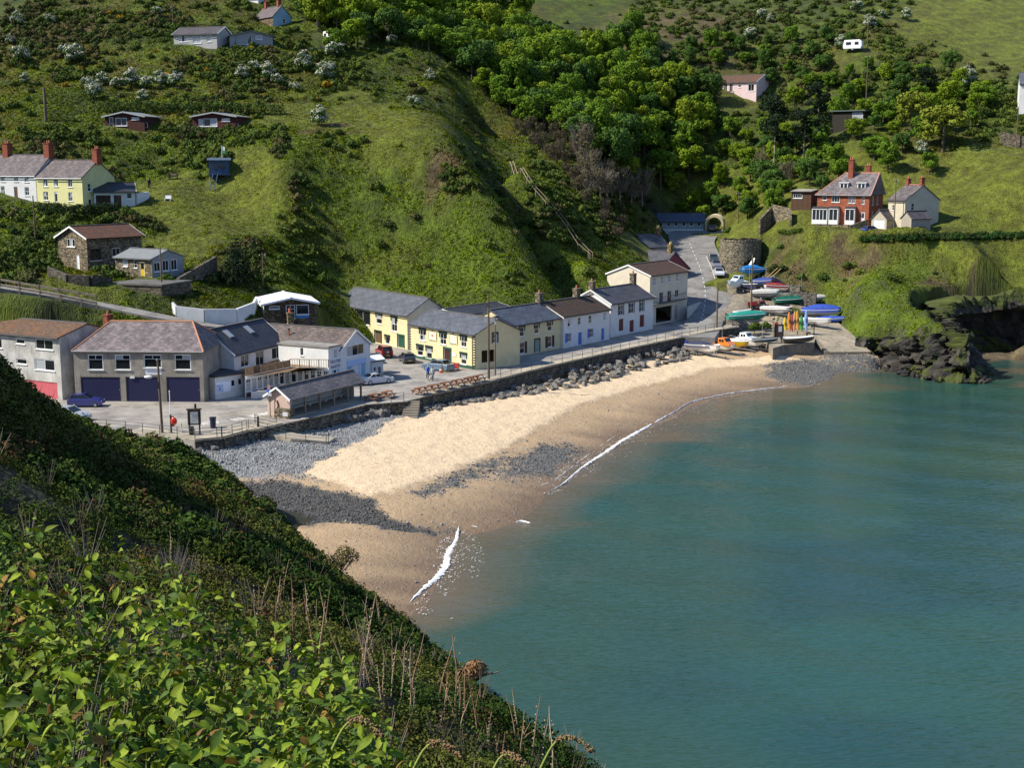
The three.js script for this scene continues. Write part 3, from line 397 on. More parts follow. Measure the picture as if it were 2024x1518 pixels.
const lines = (pts, w, m, name, label, y) => { const gs = []; for (let k = 0; k < pts.length - 1; k++) gs.push(line(pts[k], pts[k + 1], w, m, y)); return tag(mk(name, merge(gs), m), label, 'road marking'); };
lines([[180, 797], [320, 800], [405, 799], [470, 795], [540, 791], [566, 790]].map(([x, y]) => at(x, y + 3, PROM)), .12, lineM, 'yellow_line', 'yellow line along the garage fronts', .01);
lines([[560, 800], [520, 808], [470, 817], [420, 825], [340, 832], [180, 834]].map(([x, y]) => at(x, y, PROM)), .1, lineM, 'yellow_line', 'yellow line bounding the painted road words', .01);
lines([[566, 815], [545, 820], [510, 828], [480, 834], [440, 842]].map(([x, y]) => at(x, y, PROM)), .12, lineM, 'yellow_line', 'yellow line beside the near railings', .01);
{ const c = new THREE.CatmullRomCurve3(valleyLine), t0 = thing('centre_line', 'dashed white line along the road up the valley', 'road marking', V(0, 0, 0)); for (let t = .22; t < .8; t += .03) mk('dash', line(c.getPointAt(t).add(V(-.6, 0, 0)), c.getPointAt(t + .013).add(V(-.6, 0, 0)), .12, whiteLine, .17), whiteLine, t0); }
{ const off = p => p.clone().add(V(1.6, 0, 0)); const c = new THREE.CatmullRomCurve3(valleyLine); const gs = []; for (let t = .44; t < .70; t += .02) gs.push(line(off(c.getPointAt(t)), off(c.getPointAt(t + .0199)), .1, whiteLine, .17)); const e = c.getPointAt(.44); gs.push(line(off(e), e.clone().add(V(4, 0, 0)), .1, whiteLine, .17)); tag(mk('parking_bay_line', merge(gs), whiteLine), 'white parking bay line beside the valley cars', 'road marking'); }

/* ---------- houses ---------- */
const winGeo = new Map();
function windowGeo(w, h, style) {
  w = Math.round(w * 20) / 20; h = Math.round(h * 20) / 20; const k = [w, h, style].join();
  if (winGeo.has(k)) return winGeo.get(k);
  const f = Math.min(.09, w * .12), b = .045, z0 = -.14, z1 = -.05, L = [box(-w / 2, -w / 2 + f, 0, h, z0, z1), box(w / 2 - f, w / 2, 0, h, z0, z1), box(-w / 2 + f, w / 2 - f, 0, f, z0, z1), box(-w / 2 + f, w / 2 - f, h - f, h, z0, z1)];
  const panes = []; const V_ = (x) => L.push(box(x - b / 2, x + b / 2, f, h - f, z0 + .015, z1 - .01)), H_ = y => L.push(box(-w / 2 + f, w / 2 - f, y - b / 2, y + b / 2, z0 + .012, z1 - .012));
  const xs = { sash: [], cross: [0], two: [0], three: [-w / 6, w / 6], four: [-w / 4, 0, w / 4], sixteen: [-w / 4, 0, w / 4], top: [0], none: [], six: [-w * .3, -w * .1, w * .1, w * .3] }[style] ?? []; const ys = { sash: [h / 2], cross: [h / 2], two: [], three: [], top: [h * .68], none: [], four: [], sixteen: [h / 3, h * 2 / 3], six: [] }[style] ?? [];
  if (style === 'top') { L.push(box(-b / 2, b / 2, h * .68, h - f, z0 + .015, z1 - .01)); H_(h * .68); panes.push([-w / 2 + f, 0, h * .68, h - f], [0, w / 2 - f, h * .68, h - f], [-w / 2 + f, w / 2 - f, f, h * .68]); }
  else { xs.forEach(V_); ys.forEach(H_); const X = [-w / 2 + f, ...xs, w / 2 - f], Y = [f, ...ys, h - f]; for (let i = 0; i < X.length - 1; i++) for (let j = 0; j < Y.length - 1; j++) panes.push([X[i], X[i + 1], Y[j], Y[j + 1]]); }
  const g = { frame: merge(L), panes: panes.map(([a, c, d, e], i) => box(a, c, d, e, -.115 - i * .0012, -.105 - i * .0012)), sill: box(-w / 2 - .08, w / 2 + .08, -.08, -.002, -.14, .1) };
  winGeo.set(k, g); return g;
}
const FRAME = paintM([.76, .76, .74], .45);
let winCount = 0;
function addWindow(root, pos, rotY, w, h, o = {}) {
  const g = windowGeo(w, h, o.style ?? 'sash'); const m = mk('window', g.frame, o.frame ?? FRAME, root); m.position.copy(pos); m.rotation.y = rotY;
  g.panes.forEach((p, i) => mk('pane', p, (o.curtain && (hash2(winCount, i * 3) < o.curtain)) ? CURTAIN : GLASS, m)); winCount++;
  if (o.sill !== false) mk('sill', g.sill, o.sillMat ?? FRAME, m);
  if (o.surround) { const s = o.surround, t = .17; const L = [box(-w / 2 - t, w / 2 + t, h, h + t * 1.4, -.02, .07), box(-w / 2 - t, -w / 2, -.02, h, -.02, .05), box(w / 2, w / 2 + t, -.02, h, -.02, .05)]; mk('surround', merge(o.hood ? [box(-w / 2 - t * 1.3, w / 2 + t * 1.3, h, h + t * 1.6, -.02, .1), box(-w / 2 - t, -w / 2, h - .55, h, -.02, .06), box(w / 2, w / 2 + t, h - .55, h, -.02, .06)] : L), s, m); }
  if (o.shutters) for (const s of [-1, 1]) { const q = []; const sw = Math.min(.5, w * .5), x0 = s > 0 ? w / 2 + .03 : -w / 2 - .03 - sw; q.push(box(x0, x0 + sw, 0, h, .005, .05)); for (let k = 0; k < 3; k++) q.push(box(x0 + .06, x0 + sw - .06, .1 + k * h / 3, .1 + k * h / 3 + h / 3 - .15, .05, .065)); mk('shutter', merge(q), (Array.isArray(o.shutters) ? o.shutters[(s + 1) / 2] : o.shutters), m); }
  return m;
}
function addDoor(root, pos, rotY, w, h, mat, o = {}) {
  const L = [box(-w / 2 + .05, w / 2 - .05, 0, h - .05, -.14, -.09)]; if (!o.plain) for (const [y0, y1] of [[.15, h * .42], [h * .5, h * .86]]) for (const s of [-1, 1]) L.push(box(s * w * .23 - w * .14, s * w * .23 + w * .14, y0, y1, -.09, -.075));
  if (o.boards) { L.length = 0; const n = Math.max(4, Math.round(w / .22)); for (let k = 0; k < n; k++) { const a = -w / 2 + .04 + (w - .08) * k / n; L.push(box(a + .006, a + (w - .08) / n - .006, 0, h - .05, -.14, -.085 + (k % 2) * .004)); } }
  const m = mk('door', merge(L), mat, root); m.position.copy(pos); m.rotation.y = rotY;
  mk('door_frame', merge([box(-w / 2, -w / 2 + .06, 0, h, -.16, -.02), box(w / 2 - .06, w / 2, 0, h, -.16, -.02), box(-w / 2 + .06, w / 2 - .06, h - .06, h, -.16, -.02)]), o.frame ?? FRAME, m);
  mk('handle', box(w / 2 - .2, w / 2 - .16, h * .45, h * .5, -.09, -.03), metalM([.5, .5, .5]), m);
  if (o.glass) mk('pane', box(-w * .3, w * .3, h * .52, h * .9, -.085, -.07), GLASS, m);
  if (o.surround) mk('surround', merge([box(-w / 2 - .18, w / 2 + .18, h, h + .25, -.02, .1), box(-w / 2 - .18, -w / 2, 0, h, -.02, .07), box(w / 2, w / 2 + .18, 0, h, -.02, .07)]), o.surround, m);
  if (o.hood) mk('canopy', box(-w / 2 - .3, w / 2 + .3, h + .05, h + .15, -.02, .6), o.hood, m);
  return m;
}
const footprints = [];
/* a house: a and b are its front ground corners, left to right. Openings are read off as rectangles on the wall planes. */
function house(o) {
  const A = o.A ?? (o.da ? atD(o.a[0], o.a[1], o.da) : at(o.a[0], o.a[1], o.e ?? PROM)), Bp = o.B ?? (o.db ? atD(o.b[0], o.b[1], o.db) : at(o.b[0], o.b[1], o.eb ?? o.e ?? PROM));
  const e = o.base ?? Math.min(A.y, Bp.y), dx = Bp.x - A.x, dz = Bp.z - A.z, L = Math.hypot(dx, dz), turn = Math.atan2(-dz, dx), D = o.depth;
  const root = thing(o.name ?? 'house', o.label, o.category ?? 'house', V(A.x, e, A.z), turn, o.group);
  const X = V(dx / L, 0, dz / L), Z = V(-dz / L, 0, dx / L);
  const onPlane = (P, N, px, py) => { const d = ray(px, py), O = V(0, EYE, 0); const t = P.clone().sub(O).dot(N) / d.dot(N); return O.add(d.multiplyScalar(t)).sub(V(A.x, e, A.z)); };
  const P0 = V(A.x, e, A.z), P1 = P0.clone().add(X.clone().multiplyScalar(L));
  const map = { front: (px, py) => { const p = onPlane(P0, Z, px, py); return [p.dot(X), p.y]; }, right: (px, py) => { const p = onPlane(P1, X, px, py); return [-p.dot(Z), p.y]; }, left: (px, py) => { const p = onPlane(P0, X, px, py); return [-p.dot(Z), p.y]; } };
  const eave = o.eave ?? map.front(o.eaveAt[0], o.eaveAt[1])[1];
  const gf = o.type === 'gableFront';
  let rise = o.rise; if (rise === undefined && o.ridgeAt) { const p = gf ? onPlane(P0, Z, ...o.ridgeAt) : onPlane(P0.clone().sub(Z.clone().multiplyScalar(D / 2)), Z, ...o.ridgeAt); rise = p.y - eave; } rise = rise ?? 0;
  const t = .28, fd = o.found ?? 1.2, type = o.type ?? 'gable';
  const items = { front: [], right: [], left: [], back: [] };
  const rect = (face, r) => { const [x0, y0, x1, y1] = r; const xc = (x0 + x1) / 2, yc = (y0 + y1) / 2; const s0 = map[face](x0, yc)[0], s1 = map[face](x1, yc)[0], h0 = map[face](xc, y1)[1], h1 = map[face](xc, y0)[1]; return [Math.min(s0, s1), Math.max(s0, s1), h0, h1]; };
  for (const face of ['front', 'right', 'left']) for (const it of (o[face] ?? [])) {
    let [s0, s1, h0, h1] = it.m ? it.m : rect(face, it.r); if (it.door) h0 = Math.min(h0, it.sillH ?? 0.02); const W = face === 'front' ? L : D;
    s0 = clamp(s0, .12, W - .4); s1 = clamp(s1, s0 + .25, W - .12); if (type === 'gable' && face === 'front' || face !== 'front') h1 = Math.min(h1, eave + (face !== 'front' && rise > .5 && !it.low ? rise * .4 : 0) - .12); h1 = Math.max(h1, h0 + .25);
    items[face].push({ ...it, s0, s1, h0: Math.max(h0, .02), h1 });
  }
  const outline = (W, gable) => { const s = new THREE.Shape(); const g0 = .004; s.moveTo(g0, -fd); s.lineTo(W - g0, -fd); s.lineTo(W - g0, eave); if (gable === 'g') s.lineTo(W / 2, eave + rise); else if (gable === 'mono') s.lineTo(W - g0, eave + rise); s.lineTo(g0, eave); s.closePath(); return s; };
  const monoSide = type === 'mono';
  const mkWall = (W, gable, its) => { const s = outline(W, gable); for (const i of its) { if (i.applied) continue; const h = new THREE.Path(); h.moveTo(i.s0, i.h0); h.lineTo(i.s0, i.h1); h.lineTo(i.s1, i.h1); h.lineTo(i.s1, i.h0); h.closePath(); s.holes.push(h); } return new THREE.ExtrudeGeometry(s, { depth: t, bevelEnabled: false }); };
  const wm = o.wall ?? wallM(WHITE), sw = o.sideWall ?? wm;
  const front = mkWall(L, gf ? 'g' : '', items.front); front.translate(0, 0, -t); mk('wall', front, o.frontWall ?? wm, root);
  const back = mkWall(L, gf ? 'g' : '', []); if (monoSide) { const s = new THREE.Shape([[0.004, -fd], [L - .004, -fd], [L - .004, eave + rise], [.004, eave + rise]].map(p => new THREE.Vector2(...p))); const g = new THREE.ExtrudeGeometry(s, { depth: t, bevelEnabled: false }); g.translate(0, 0, -D); mk('wall', g, wm, root); } else { back.translate(0, 0, -D); mk('wall', back, wm, root); }
  const sg = gf || type === 'hip' || type === 'flat' ? '' : type === 'mono' ? 'mono' : 'g';
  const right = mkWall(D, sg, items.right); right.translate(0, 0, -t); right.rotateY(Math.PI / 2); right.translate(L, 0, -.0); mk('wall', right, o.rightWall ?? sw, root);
  const left = mkWall(D, sg, items.left); left.rotateY(Math.PI / 2); mk('wall', left, o.leftWall ?? sw, root);
  // the dark room behind the openings
  for (const [face, its] of Object.entries(items)) for (const it of its) {
    const w = it.s1 - it.s0, h = it.h1 - it.h0, s = (it.s0 + it.s1) / 2; const pos = face === 'front' ? V(s, it.h0, 0) : face === 'right' ? V(L, it.h0, -s) : V(0, it.h0, -s), ry = face === 'front' ? 0 : face === 'right' ? Math.PI / 2 : -Math.PI / 2;
    if (it.open) continue; if (it.panel) { const pm = mk(it.pname ?? 'panel', it.bevel ? box(-w / 2, w / 2, 0, h, -.02, .06) : box(-w / 2, w / 2, 0, h, -.1, -.04), it.panel, root); pm.position.copy(pos); pm.rotation.y = ry; if (it.lab) pm.userData.label = it.lab; }
    else if (it.door) addDoor(root, pos, ry, w, h, it.door, it); else addWindow(root, pos, ry, w, h, it);
  }
  // roof
  const rm = o.roof ?? slateM([.1, .105, .12]), ov = o.over ?? .3, ove = o.overEnd ?? .15, th = .13;
  const roofPart = (list, name = 'roof', mat = rm) => mk(name, polys(list), mat, root);
  const slope = (p, q, r, s) => { const n = q.clone().sub(p).cross(s.clone().sub(p)).normalize().multiplyScalar(th); const b = [p, q, r, s].map(v => v.clone().sub(n)); return [[p, q, r, s], b.slice().reverse(), [p, b[0], b[1], q], [q, b[1], b[2], r], [r, b[2], b[3], s], [s, b[3], b[0], p]]; };
  if (type === 'gable' || type === 'mono' || gf) {
    const W = gf ? L : D, len = gf ? D : L, half = type === 'mono' ? W : W / 2, k = rise / half, yo = .02 + th;
    const P = (along, across, y) => gf ? V(across, y, -along) : V(along, y, -across);
    const quad = (c0, y0, c1, y1) => { const l = [P(-ove, c0, y0), P(len + ove, c0, y0), P(len + ove, c1, y1), P(-ove, c1, y1)]; return gf ? [l[1], l[0], l[3], l[2]] : l; };
    if (type === 'mono') roofPart(slope(...quad(-ov, eave - ov * k + yo, W + .1, eave + rise + .1 * k + yo)));
    else { roofPart(slope(...quad(-ov, eave - ov * k + yo, W / 2, eave + rise + yo))); const q = quad(W + ov, eave - ov * k + yo, W / 2, eave + rise + yo); roofPart(slope(q[1], q[0], q[3], q[2])); }
    if (type !== 'mono' && o.ridge !== false) { const g = box(-ove - .02, len + ove + .02, 0, .1, -.13, .13); if (gf) g.rotateY(Math.PI / 2); const rt = mk('ridge_tiles', g, o.ridge ?? paintM([.12, .11, .11], .9), root); rt.position.set(gf ? L / 2 : 0, eave + rise + yo - .02, gf ? 0 : -D / 2); }
    if (o.barge) { const L2 = []; for (const a of [-ove - .03, len + ove + .03]) for (const s of type === 'mono' ? [0] : [0, 1]) { const c0 = s ? W + ov : -ov, c1 = type === 'mono' ? W + .1 : W / 2; mk('bargeboard', bar(P(a, c0, eave - ov * k + .04), P(a, c1, eave + rise + (type === 'mono' ? .1 * k : 0) + .04), .05, .24), o.barge, root); } }
    if (!gf) { const gt = tube([V(-ove, eave - ov * k + .02, ov + .05), V(L + ove, eave - ov * k + .02, ov + .05)], .07); mk('gutter', gt, o.gutter ?? paintM([.05, .05, .05], .5), root); }
  } else if (type === 'hip') {
    if (o.hipPx) { const md = P0.clone().sub(Z.clone().multiplyScalar(D / 2)); o.hipIn = onPlane(md, Z, ...o.hipPx[0]).dot(X); o.hipIn2 = L - onPlane(md, Z, ...o.hipPx[1]).dot(X); } const in0 = o.hipIn ?? D / 2, in1 = o.hipIn2 ?? in0, k = rise / (D / 2), y = eave - ov * k + .05; const c = [V(-ov, y, ov), V(L + ov, y, ov), V(L + ov, y, -D - ov), V(-ov, y, -D - ov)], r0 = V(in0, eave + rise, -D / 2), r1 = V(L - in1, eave + rise, -D / 2);
    roofPart([[c[0], c[1], r1, r0]]); roofPart([[c[1], c[2], r1]]); roofPart([[c[2], c[3], r0, r1]]); roofPart([[c[3], c[0], r0]]); roofPart([[c[3], c[2], c[1], c[0]].map(p => p.clone().add(V(0, -.02, 0)))], 'soffit', paintM([.4, .38, .35], .9));
    const hm = o.ridge ?? paintM([.12, .11, .11], .9); mk('ridge_tiles', merge([tube([r0, r1], .13), tube([c[0], r0], .11), tube([c[1], r1], .11), tube([c[2], r1], .11), tube([c[3], r0], .11)]), hm, root);
    mk('gutter', merge([tube([V(-ov, y - .03, ov + .04), V(L + ov, y - .03, ov + .04)], .07)]), o.gutter ?? paintM([.3, .29, .28], .5), root);
  } else { const g = slab([V(-ov, eave + th, ov), V(L + ov, eave + th, ov), V(L + ov, eave + th, -D - ov), V(-ov, eave + th, -D - ov)], th + .08); mk('roof', g, rm, root); }
  for (const ch of (o.chimneys ?? [])) { const [u, z, w, d, h, mat, pots] = ch; const cx = u * L, cz = -z * D, yb = gf ? eave + rise * (1 - Math.abs(u - .5) * 2) : eave + rise * (1 - Math.abs(z - .5) * 2); const m = mk('chimney', merge([box(cx - w / 2, cx + w / 2, yb - .6, yb + h, cz - d / 2, cz + d / 2), box(cx - w / 2 - .07, cx + w / 2 + .07, yb + h, yb + h + .14, cz - d / 2 - .07, cz + d / 2 + .07)]), mat, root); for (let k = 0; k < (pots ?? 1); k++) mk('chimney_pot', new THREE.CylinderGeometry(.11, .14, .45, 10).translate(cx + ((k + .5) / (pots ?? 1) - .5) * w * .8, yb + h + .36, cz), ch[7] ?? paintM([.42, .16, .09], .9), m); }
  const corners = [V(0, 0, .3), V(L, 0, .3), V(L, 0, -D), V(0, 0, -D)].map(p => p.applyAxisAngle(V(0, 1, 0), turn).add(V(A.x, e, A.z))); keepPoly(corners, .6); footprints.push(corners);
  return { root, L, D, eave, rise, map, e, turn };
}

/* ---------- sea front buildings ---------- */
const YEL = wallM([.82, .71, .41]), CREAMSH = wallM([.78, .67, .40]), WHT = wallM([.82, .82, .80]), GREEN = paintM([.012, .075, .045], .5), DKGREEN = paintM([.008, .03, .02], .5), DOORDARK = woodM([.16, .10, .06]);  // last material: dark door brown, also the painted darkness inside the kiln
const SLATE = slateM([.135, .145, .165]), DSLATE = slateM([.045, .048, .058]), STONECH = stoneM([.42, .38, .3]), REDCH = brickM([.36, .11, .055]);
house({ name: 'apartment_house', label: 'white three-storey house with a pink garage door at the left edge', a: [-60, 770], b: [125, 791], eaveAt: [120, 668], ridgeAt: [110, 637], depth: 8.5, wall: wallM([.66, .66, .64], 'grime'), roof: tileM([.34, .25, .17]), over: .35,
  front: [{ r: [-12, 670, 5, 688], style: 'two' }, { r: [32, 670, 50, 680], style: 'none' }, { r: [71, 671, 106, 691], style: 'two' }, { r: [-12, 708, 6, 728], style: 'two' }, { r: [34, 709, 54, 720], style: 'none' }, { r: [70, 710, 109, 732], style: 'two', curtain: .5 }, { r: [44, 753, 115, 791], door: paintM([.52, .11, .13], .6), boards: 1, frame: paintM([.52, .11, .13], .6) }], chimneys: [[1.06, .8, .7, .9, 1.5, REDCH, 1]] });
house({ name: 'garage_building', label: 'grey rendered boathouse with three navy garage doors', category: 'garage', a: [151, 793], b: [405, 795], eaveAt: [280, 694], ridgeAt: [280, 635], depth: 10.5, type: 'hip', hipIn: 2.7, hipIn2: 2.5, wall: wallM([.40, .365, .315], 'grime'), roof: oldSlateM([.30, .265, .26]), ridge: paintM([.42, .19, .1], .9), over: .15,
  front: [[175, 205], [228, 259], [285, 320], [346, 378]].map(([x0, x1], i) => ({ r: [x0, 701, x1, i === 2 ? 727 : 731], style: 'top', curtain: .35 })).concat([{ r: [286, 728.5, 320, 740], panel: paintM([.7, .7, .72], .6), pname: 'white_panel' }, ...[[161, 240], [250, 316], [330, 397]].map(([x0, x1], i) => ({ r: [x0, 745, x1, 795], door: paintM([.008, .009, .055], .55), boards: 1, frame: concM([.36, .32, .26]) })), { r: [258, 744, 267, 748], panel: paintM([.7, .68, .6], .7), pname: 'notice_plate', applied: 1, bevel: 1 }]) });
const A3 = at(463, 701, 9.0).setY(PROM), B3 = at(567, 676, 9.0).setY(PROM);
house({ name: 'cafe_wing', label: 'white cafe wing with dark slate roof and two skylights', category: 'cafe', A: A3, B: B3, eave: 4.5, ridgeAt: [480, 640], depth: 7, wall: WHT, roof: DSLATE, barge: FRAME, over: .25,
  front: [{ r: [477, 701, 493, 725], style: 'two' }, { r: [506, 693, 523, 722], style: 'two' }, { r: [538, 686, 558, 709], style: 'two', curtain: .6 }] });
{ // skylights lie on the slate slope
  const R = scene.children.at(-1), rise = 2.6; for (const u of [2.6, 7.2]) { const g = merge([box(-.5, .5, 0, .1, -.7, .7)]); const s = mk('skylight', g, paintM([.2, .2, .2], .5), R); s.position.set(u, 4.5 + 2.05, -2.4); s.rotation.x = Math.atan2(2.6, 3.5); const p = mk('pane', box(-.42, .42, .1, .12, -.62, .62), CURTAIN, s); }
}
const shopA = [651, 766], shopM = [675, 760], shopB = [733, 745]; const BLUEW = wallM([.80, .81, .82]);
const flatB = house({ name: 'cafe_block', label: 'flat-roofed white cafe block with painted signs above its deck', category: 'cafe', a: shopA, b: shopM, eaveAt: [655, 686], depth: 7.6, type: 'flat', wall: BLUEW, leftWall: WHT, roof: concM([.34, .33, .32]), over: .12,
  front: [{ r: [660, 690, 668, 708], style: 'none', curtain: 1 }, { r: [660, 730, 667, 748], style: 'sash', shutters: paintM([.22, .42, .58], .6) }], left: [{ r: [594, 688, 600, 703], style: 'none' }] });
const gabB = house({ name: 'cafe_gable', label: 'white gabled shop front with blue shutters by the silver coupe', category: 'cafe', a: shopM, b: shopB, eave: 4.3, ridgeAt: [704, 653], type: 'gableFront', depth: 13, wall: BLUEW, roof: oldSlateM([.2, .165, .14]), barge: FRAME, over: .3, overEnd: .2,
  front: [{ r: [686, 681, 720, 703], style: 'three', curtain: .5 }, { r: [686, 710, 724, 721], panel: paintM([.36, .5, .76], .6), pname: 'fascia_sign', applied: 1, bevel: 1 }, { r: [686, 722, 697, 760], door: paintM([.2, .42, .6], .6), plain: 1 }, { r: [699, 720, 712, 757], door: paintM([.62, .68, .76], .6), plain: 1 }, { r: [714, 716, 723, 753], door: paintM([.2, .42, .6], .6), plain: 1 }] });
// lettering of raised capitals on the shop wall
{ const m = canvasMat(512, 192, (x, w, h) => { x.clearRect(0, 0, w, h); x.fillStyle = '#2c3a66'; x.font = 'bold 82px sans-serif'; x.textAlign = 'center'; x.fillText('TUBS & CONES', w / 2, 80, w - 10); x.fillText('BAGUETTES', w / 2, 172, w - 40); }, { alphaTest: .5 }); const s0 = flatB.map.front(653, 718), s1 = flatB.map.front(674, 714); const g = new THREE.PlaneGeometry(s1[0] - s0[0], 1.35); const p = mk('lettering', g, m, flatB.root); p.position.set((s0[0] + s1[0]) / 2, flatB.map.front(664, 719)[1], .012); p.userData.label = 'navy lettering TUBS & CONES BAGUETTES'; }
for (const [px, py] of [[572, 668], [653, 668]]) { const p = at(px, py, 9.6); const f = thing('flue_pipe', px < 600 ? 'rusty flue pipe on the flat cafe roof near its chimney' : 'dark flue pipe at the front of the flat cafe roof', 'flue', p); mk('pipe', tube([V(0, -.4, 0), V(0, 1.1, 0)], .1), paintM(px < 600 ? [.22, .08, .05] : [.03, .03, .03], .7), f); mk('cowl', new THREE.CylinderGeometry(.2, .14, .16, 10).translate(0, 1.15, 0), paintM([.06, .05, .05], .7), f); }
{ const p = at(574, 640, 10.4), t = thing('cafe_chimney', 'tall cream chimney with a red pot behind the cafe', 'chimney', p, .5); mk('stack', merge([box(-.4, .4, -4, 1.4, -.4, .4), box(-.48, .48, 1.4, 1.52, -.48, .48)]), stoneM([.52, .42, .26]), t); mk('chimney_pot', new THREE.CylinderGeometry(.16, .2, .6, 10).translate(0, 1.8, 0), paintM([.42, .12, .07], .9), t); }
{ // glazed cafe veranda with a deck on top
  const p1 = at(486, 744, 7), p2 = at(574, 726, 7), p3 = at(650, 727, 7), b1 = A3.clone().setY(7), b2 = B3.clone().setY(7); const O = p2.clone().setY(PROM); const root = thing('cafe_veranda', 'glazed cafe veranda with a railed timber deck on its roof', 'veranda', O); const l = p => p.clone().sub(O);
  const deckTop = [p1, p2, p3, V(-28.6, 7, -162.2), b2, b1].map(l); mk('deck', slab(deckTop, .3), woodM([.30, .21, .12]), root);
  mk('fascia', merge([bar(l(p1).add(V(.06, -.15, .06)), l(p2).add(V(.06, -.15, .06)), .1, .34), bar(l(p2).add(V(.06, -.15, .08)), l(p3).add(V(.06, -.15, .08)), .1, .34)]), FRAME, root);
  for (const [a, b, n] of [[p1, p2, 8], [p2, p3, 6]]) { const d = b.clone().sub(a), L = d.length(), turn = Math.atan2(-d.z, d.x), X = d.clone().normalize(); const dw = mk('dwarf_wall', box(0, L, 0, .62, -.25, 0), brickM([.16, .08, .055]), root); dw.position.copy(l(a).setY(0)); dw.rotation.y = turn; for (let k = 0; k < n; k++) { const pos = l(a).add(X.clone().multiplyScalar(L * (k + .5) / n)).setY(.64); addWindow(root, pos, turn, L / n - .12, 1.5, { style: 'top', curtain: .25, sill: k % 2 ? false : undefined }); const post = mk('post', box(-.06, .06, 0, 2.2, -.12, .0), FRAME, root); post.position.copy(l(a).add(X.clone().multiplyScalar(L * k / n)).setY(0)); post.rotation.y = turn; } }
  // balustrade: timber panels on one side, balusters on the other
  { const d = p2.clone().sub(p1), L = d.length(); for (let k = 0; k < 6; k++) { const a = l(p1).add(d.clone().multiplyScalar(k / 6)), b = l(p1).add(d.clone().multiplyScalar((k + .92) / 6)); mk('balustrade_panel', bar(a.clone().setY(2.5 + .5), b.clone().setY(2.5 + .5), .05, .85), woodM(k === 1 ? [.18, .12, .08] : [.5, .34, .2]), root); mk('baluster', bar(a.clone().setY(2.5), a.clone().setY(3.55), .09), woodM([.4, .28, .17]), root); } }
  { const d = p3.clone().sub(p2); mk('handrail', bar(l(p2).setY(3.5), l(p3).setY(3.5), .08, .06), woodM([.3, .2, .12]), root); for (let k = 0; k <= 16; k++) { const a = l(p2).add(d.clone().multiplyScalar(k / 16)); mk('baluster', bar(a.clone().setY(2.5), a.clone().setY(3.5), k % 4 ? .04 : .1), woodM(k % 4 ? [.34, .24, .15] : [.16, .11, .08]), root); } }
}
{ const m = canvasMat(256, 160, (x, w, h) => { x.fillStyle = '#b9c6e2'; x.fillRect(0, 0, w, h); x.strokeStyle = '#e9eefb'; x.lineWidth = 8; x.strokeRect(4, 4, w - 8, h - 8); x.strokeStyle = '#5b86d8'; x.lineWidth = 6; x.beginPath(); x.arc(w * .45, h * .45, 40, 3.6, 6.1); x.stroke(); x.fillStyle = '#8a3f6c'; x.beginPath(); x.ellipse(w * .5, h * .52, 14, 30, .2, 0, 7); x.fill(); x.fillStyle = '#2f7f96'; x.beginPath(); x.ellipse(w * .4, h * .62, 10, 26, -.3, 0, 7); x.fill(); x.fillStyle = '#4668c0'; for (let k = 0; k < 7; k++) x.fillRect(w * .64 + k * 10, h * .82, 7, 10); for (let k = 0; k < 9; k++) x.fillRect(14 + k * 9, 20 + k * 1.2, 6, 8); });
  house({ name: 'takeaway_kiosk', label: 'small white kiosk with a blue picture sign beside the garages', category: 'kiosk', a: [427, 790], b: [484, 781], eaveAt: [455, 741], depth: 4, type: 'flat', wall: WHT, roof: DSLATE, over: .12, front: [{ r: [425.6, 755, 456, 775], panel: m, pname: 'picture_sign', applied: 1, bevel: 1 }, { r: [458, 751, 465.5, 764], style: 'none' }, { r: [471.5, 748, 479, 761], style: 'none' }] }); }
house({ name: 'ice_kiosk', label: 'little white hut at the right of the blue shop front', category: 'kiosk', a: [735, 741], b: [758, 738], eave: 1.9, rise: .5, type: 'gable', depth: 2, wall: WHT, roof: paintM([.8, .79, .76], .6), over: .3, found: .2, front: [{ r: [739, 726, 744, 734], style: 'none' }, { r: [747, 724, 754, 739], door: paintM([.2, .1, .12], .6) }] });
wallRun('terrace_wall', [[497, 788], [560, 783], [620, 776], [645, 770]].map(([x, y]) => at(x, y, PROM)), 0, .85, .22, wallM([.72, .72, .70]), 'low white wall round the cafe terrace', 'wall');
{ // blue parasol folded over a cafe table
  for (const [px, py, nm] of [[515, 768, 'blue sheeted cafe table nearest the kiosk'], [528, 764, 'blue sheeted cafe table at the veranda windows']]) { const t = thing('cafe_table', nm, 'table', at(px, py, PROM)); mk('table_top', new THREE.CylinderGeometry(.6, .6, .05, 14).translate(0, .73, 0), paintM([.2, .22, .3], .6), t); mk('leg', tube([V(0, 0, 0), V(0, .72, 0)], .04), BLACKM(), t); const g = new THREE.SphereGeometry(.75, 14, 8, 0, 6.3, 0, 1.5); g.scale(1, .7, 1); const p = g.attributes.position; for (let i = 0; i < p.count; i++) p.setY(i, p.getY(i) + .55 + .12 * vnoise(p.getX(i) * 5, p.getZ(i) * 5)); g.computeVertexNormals(); mk('cover', g, clothM([.03, .06, .24]), t); } }
function BLACKM() { return paintM(BLACK, .5); }

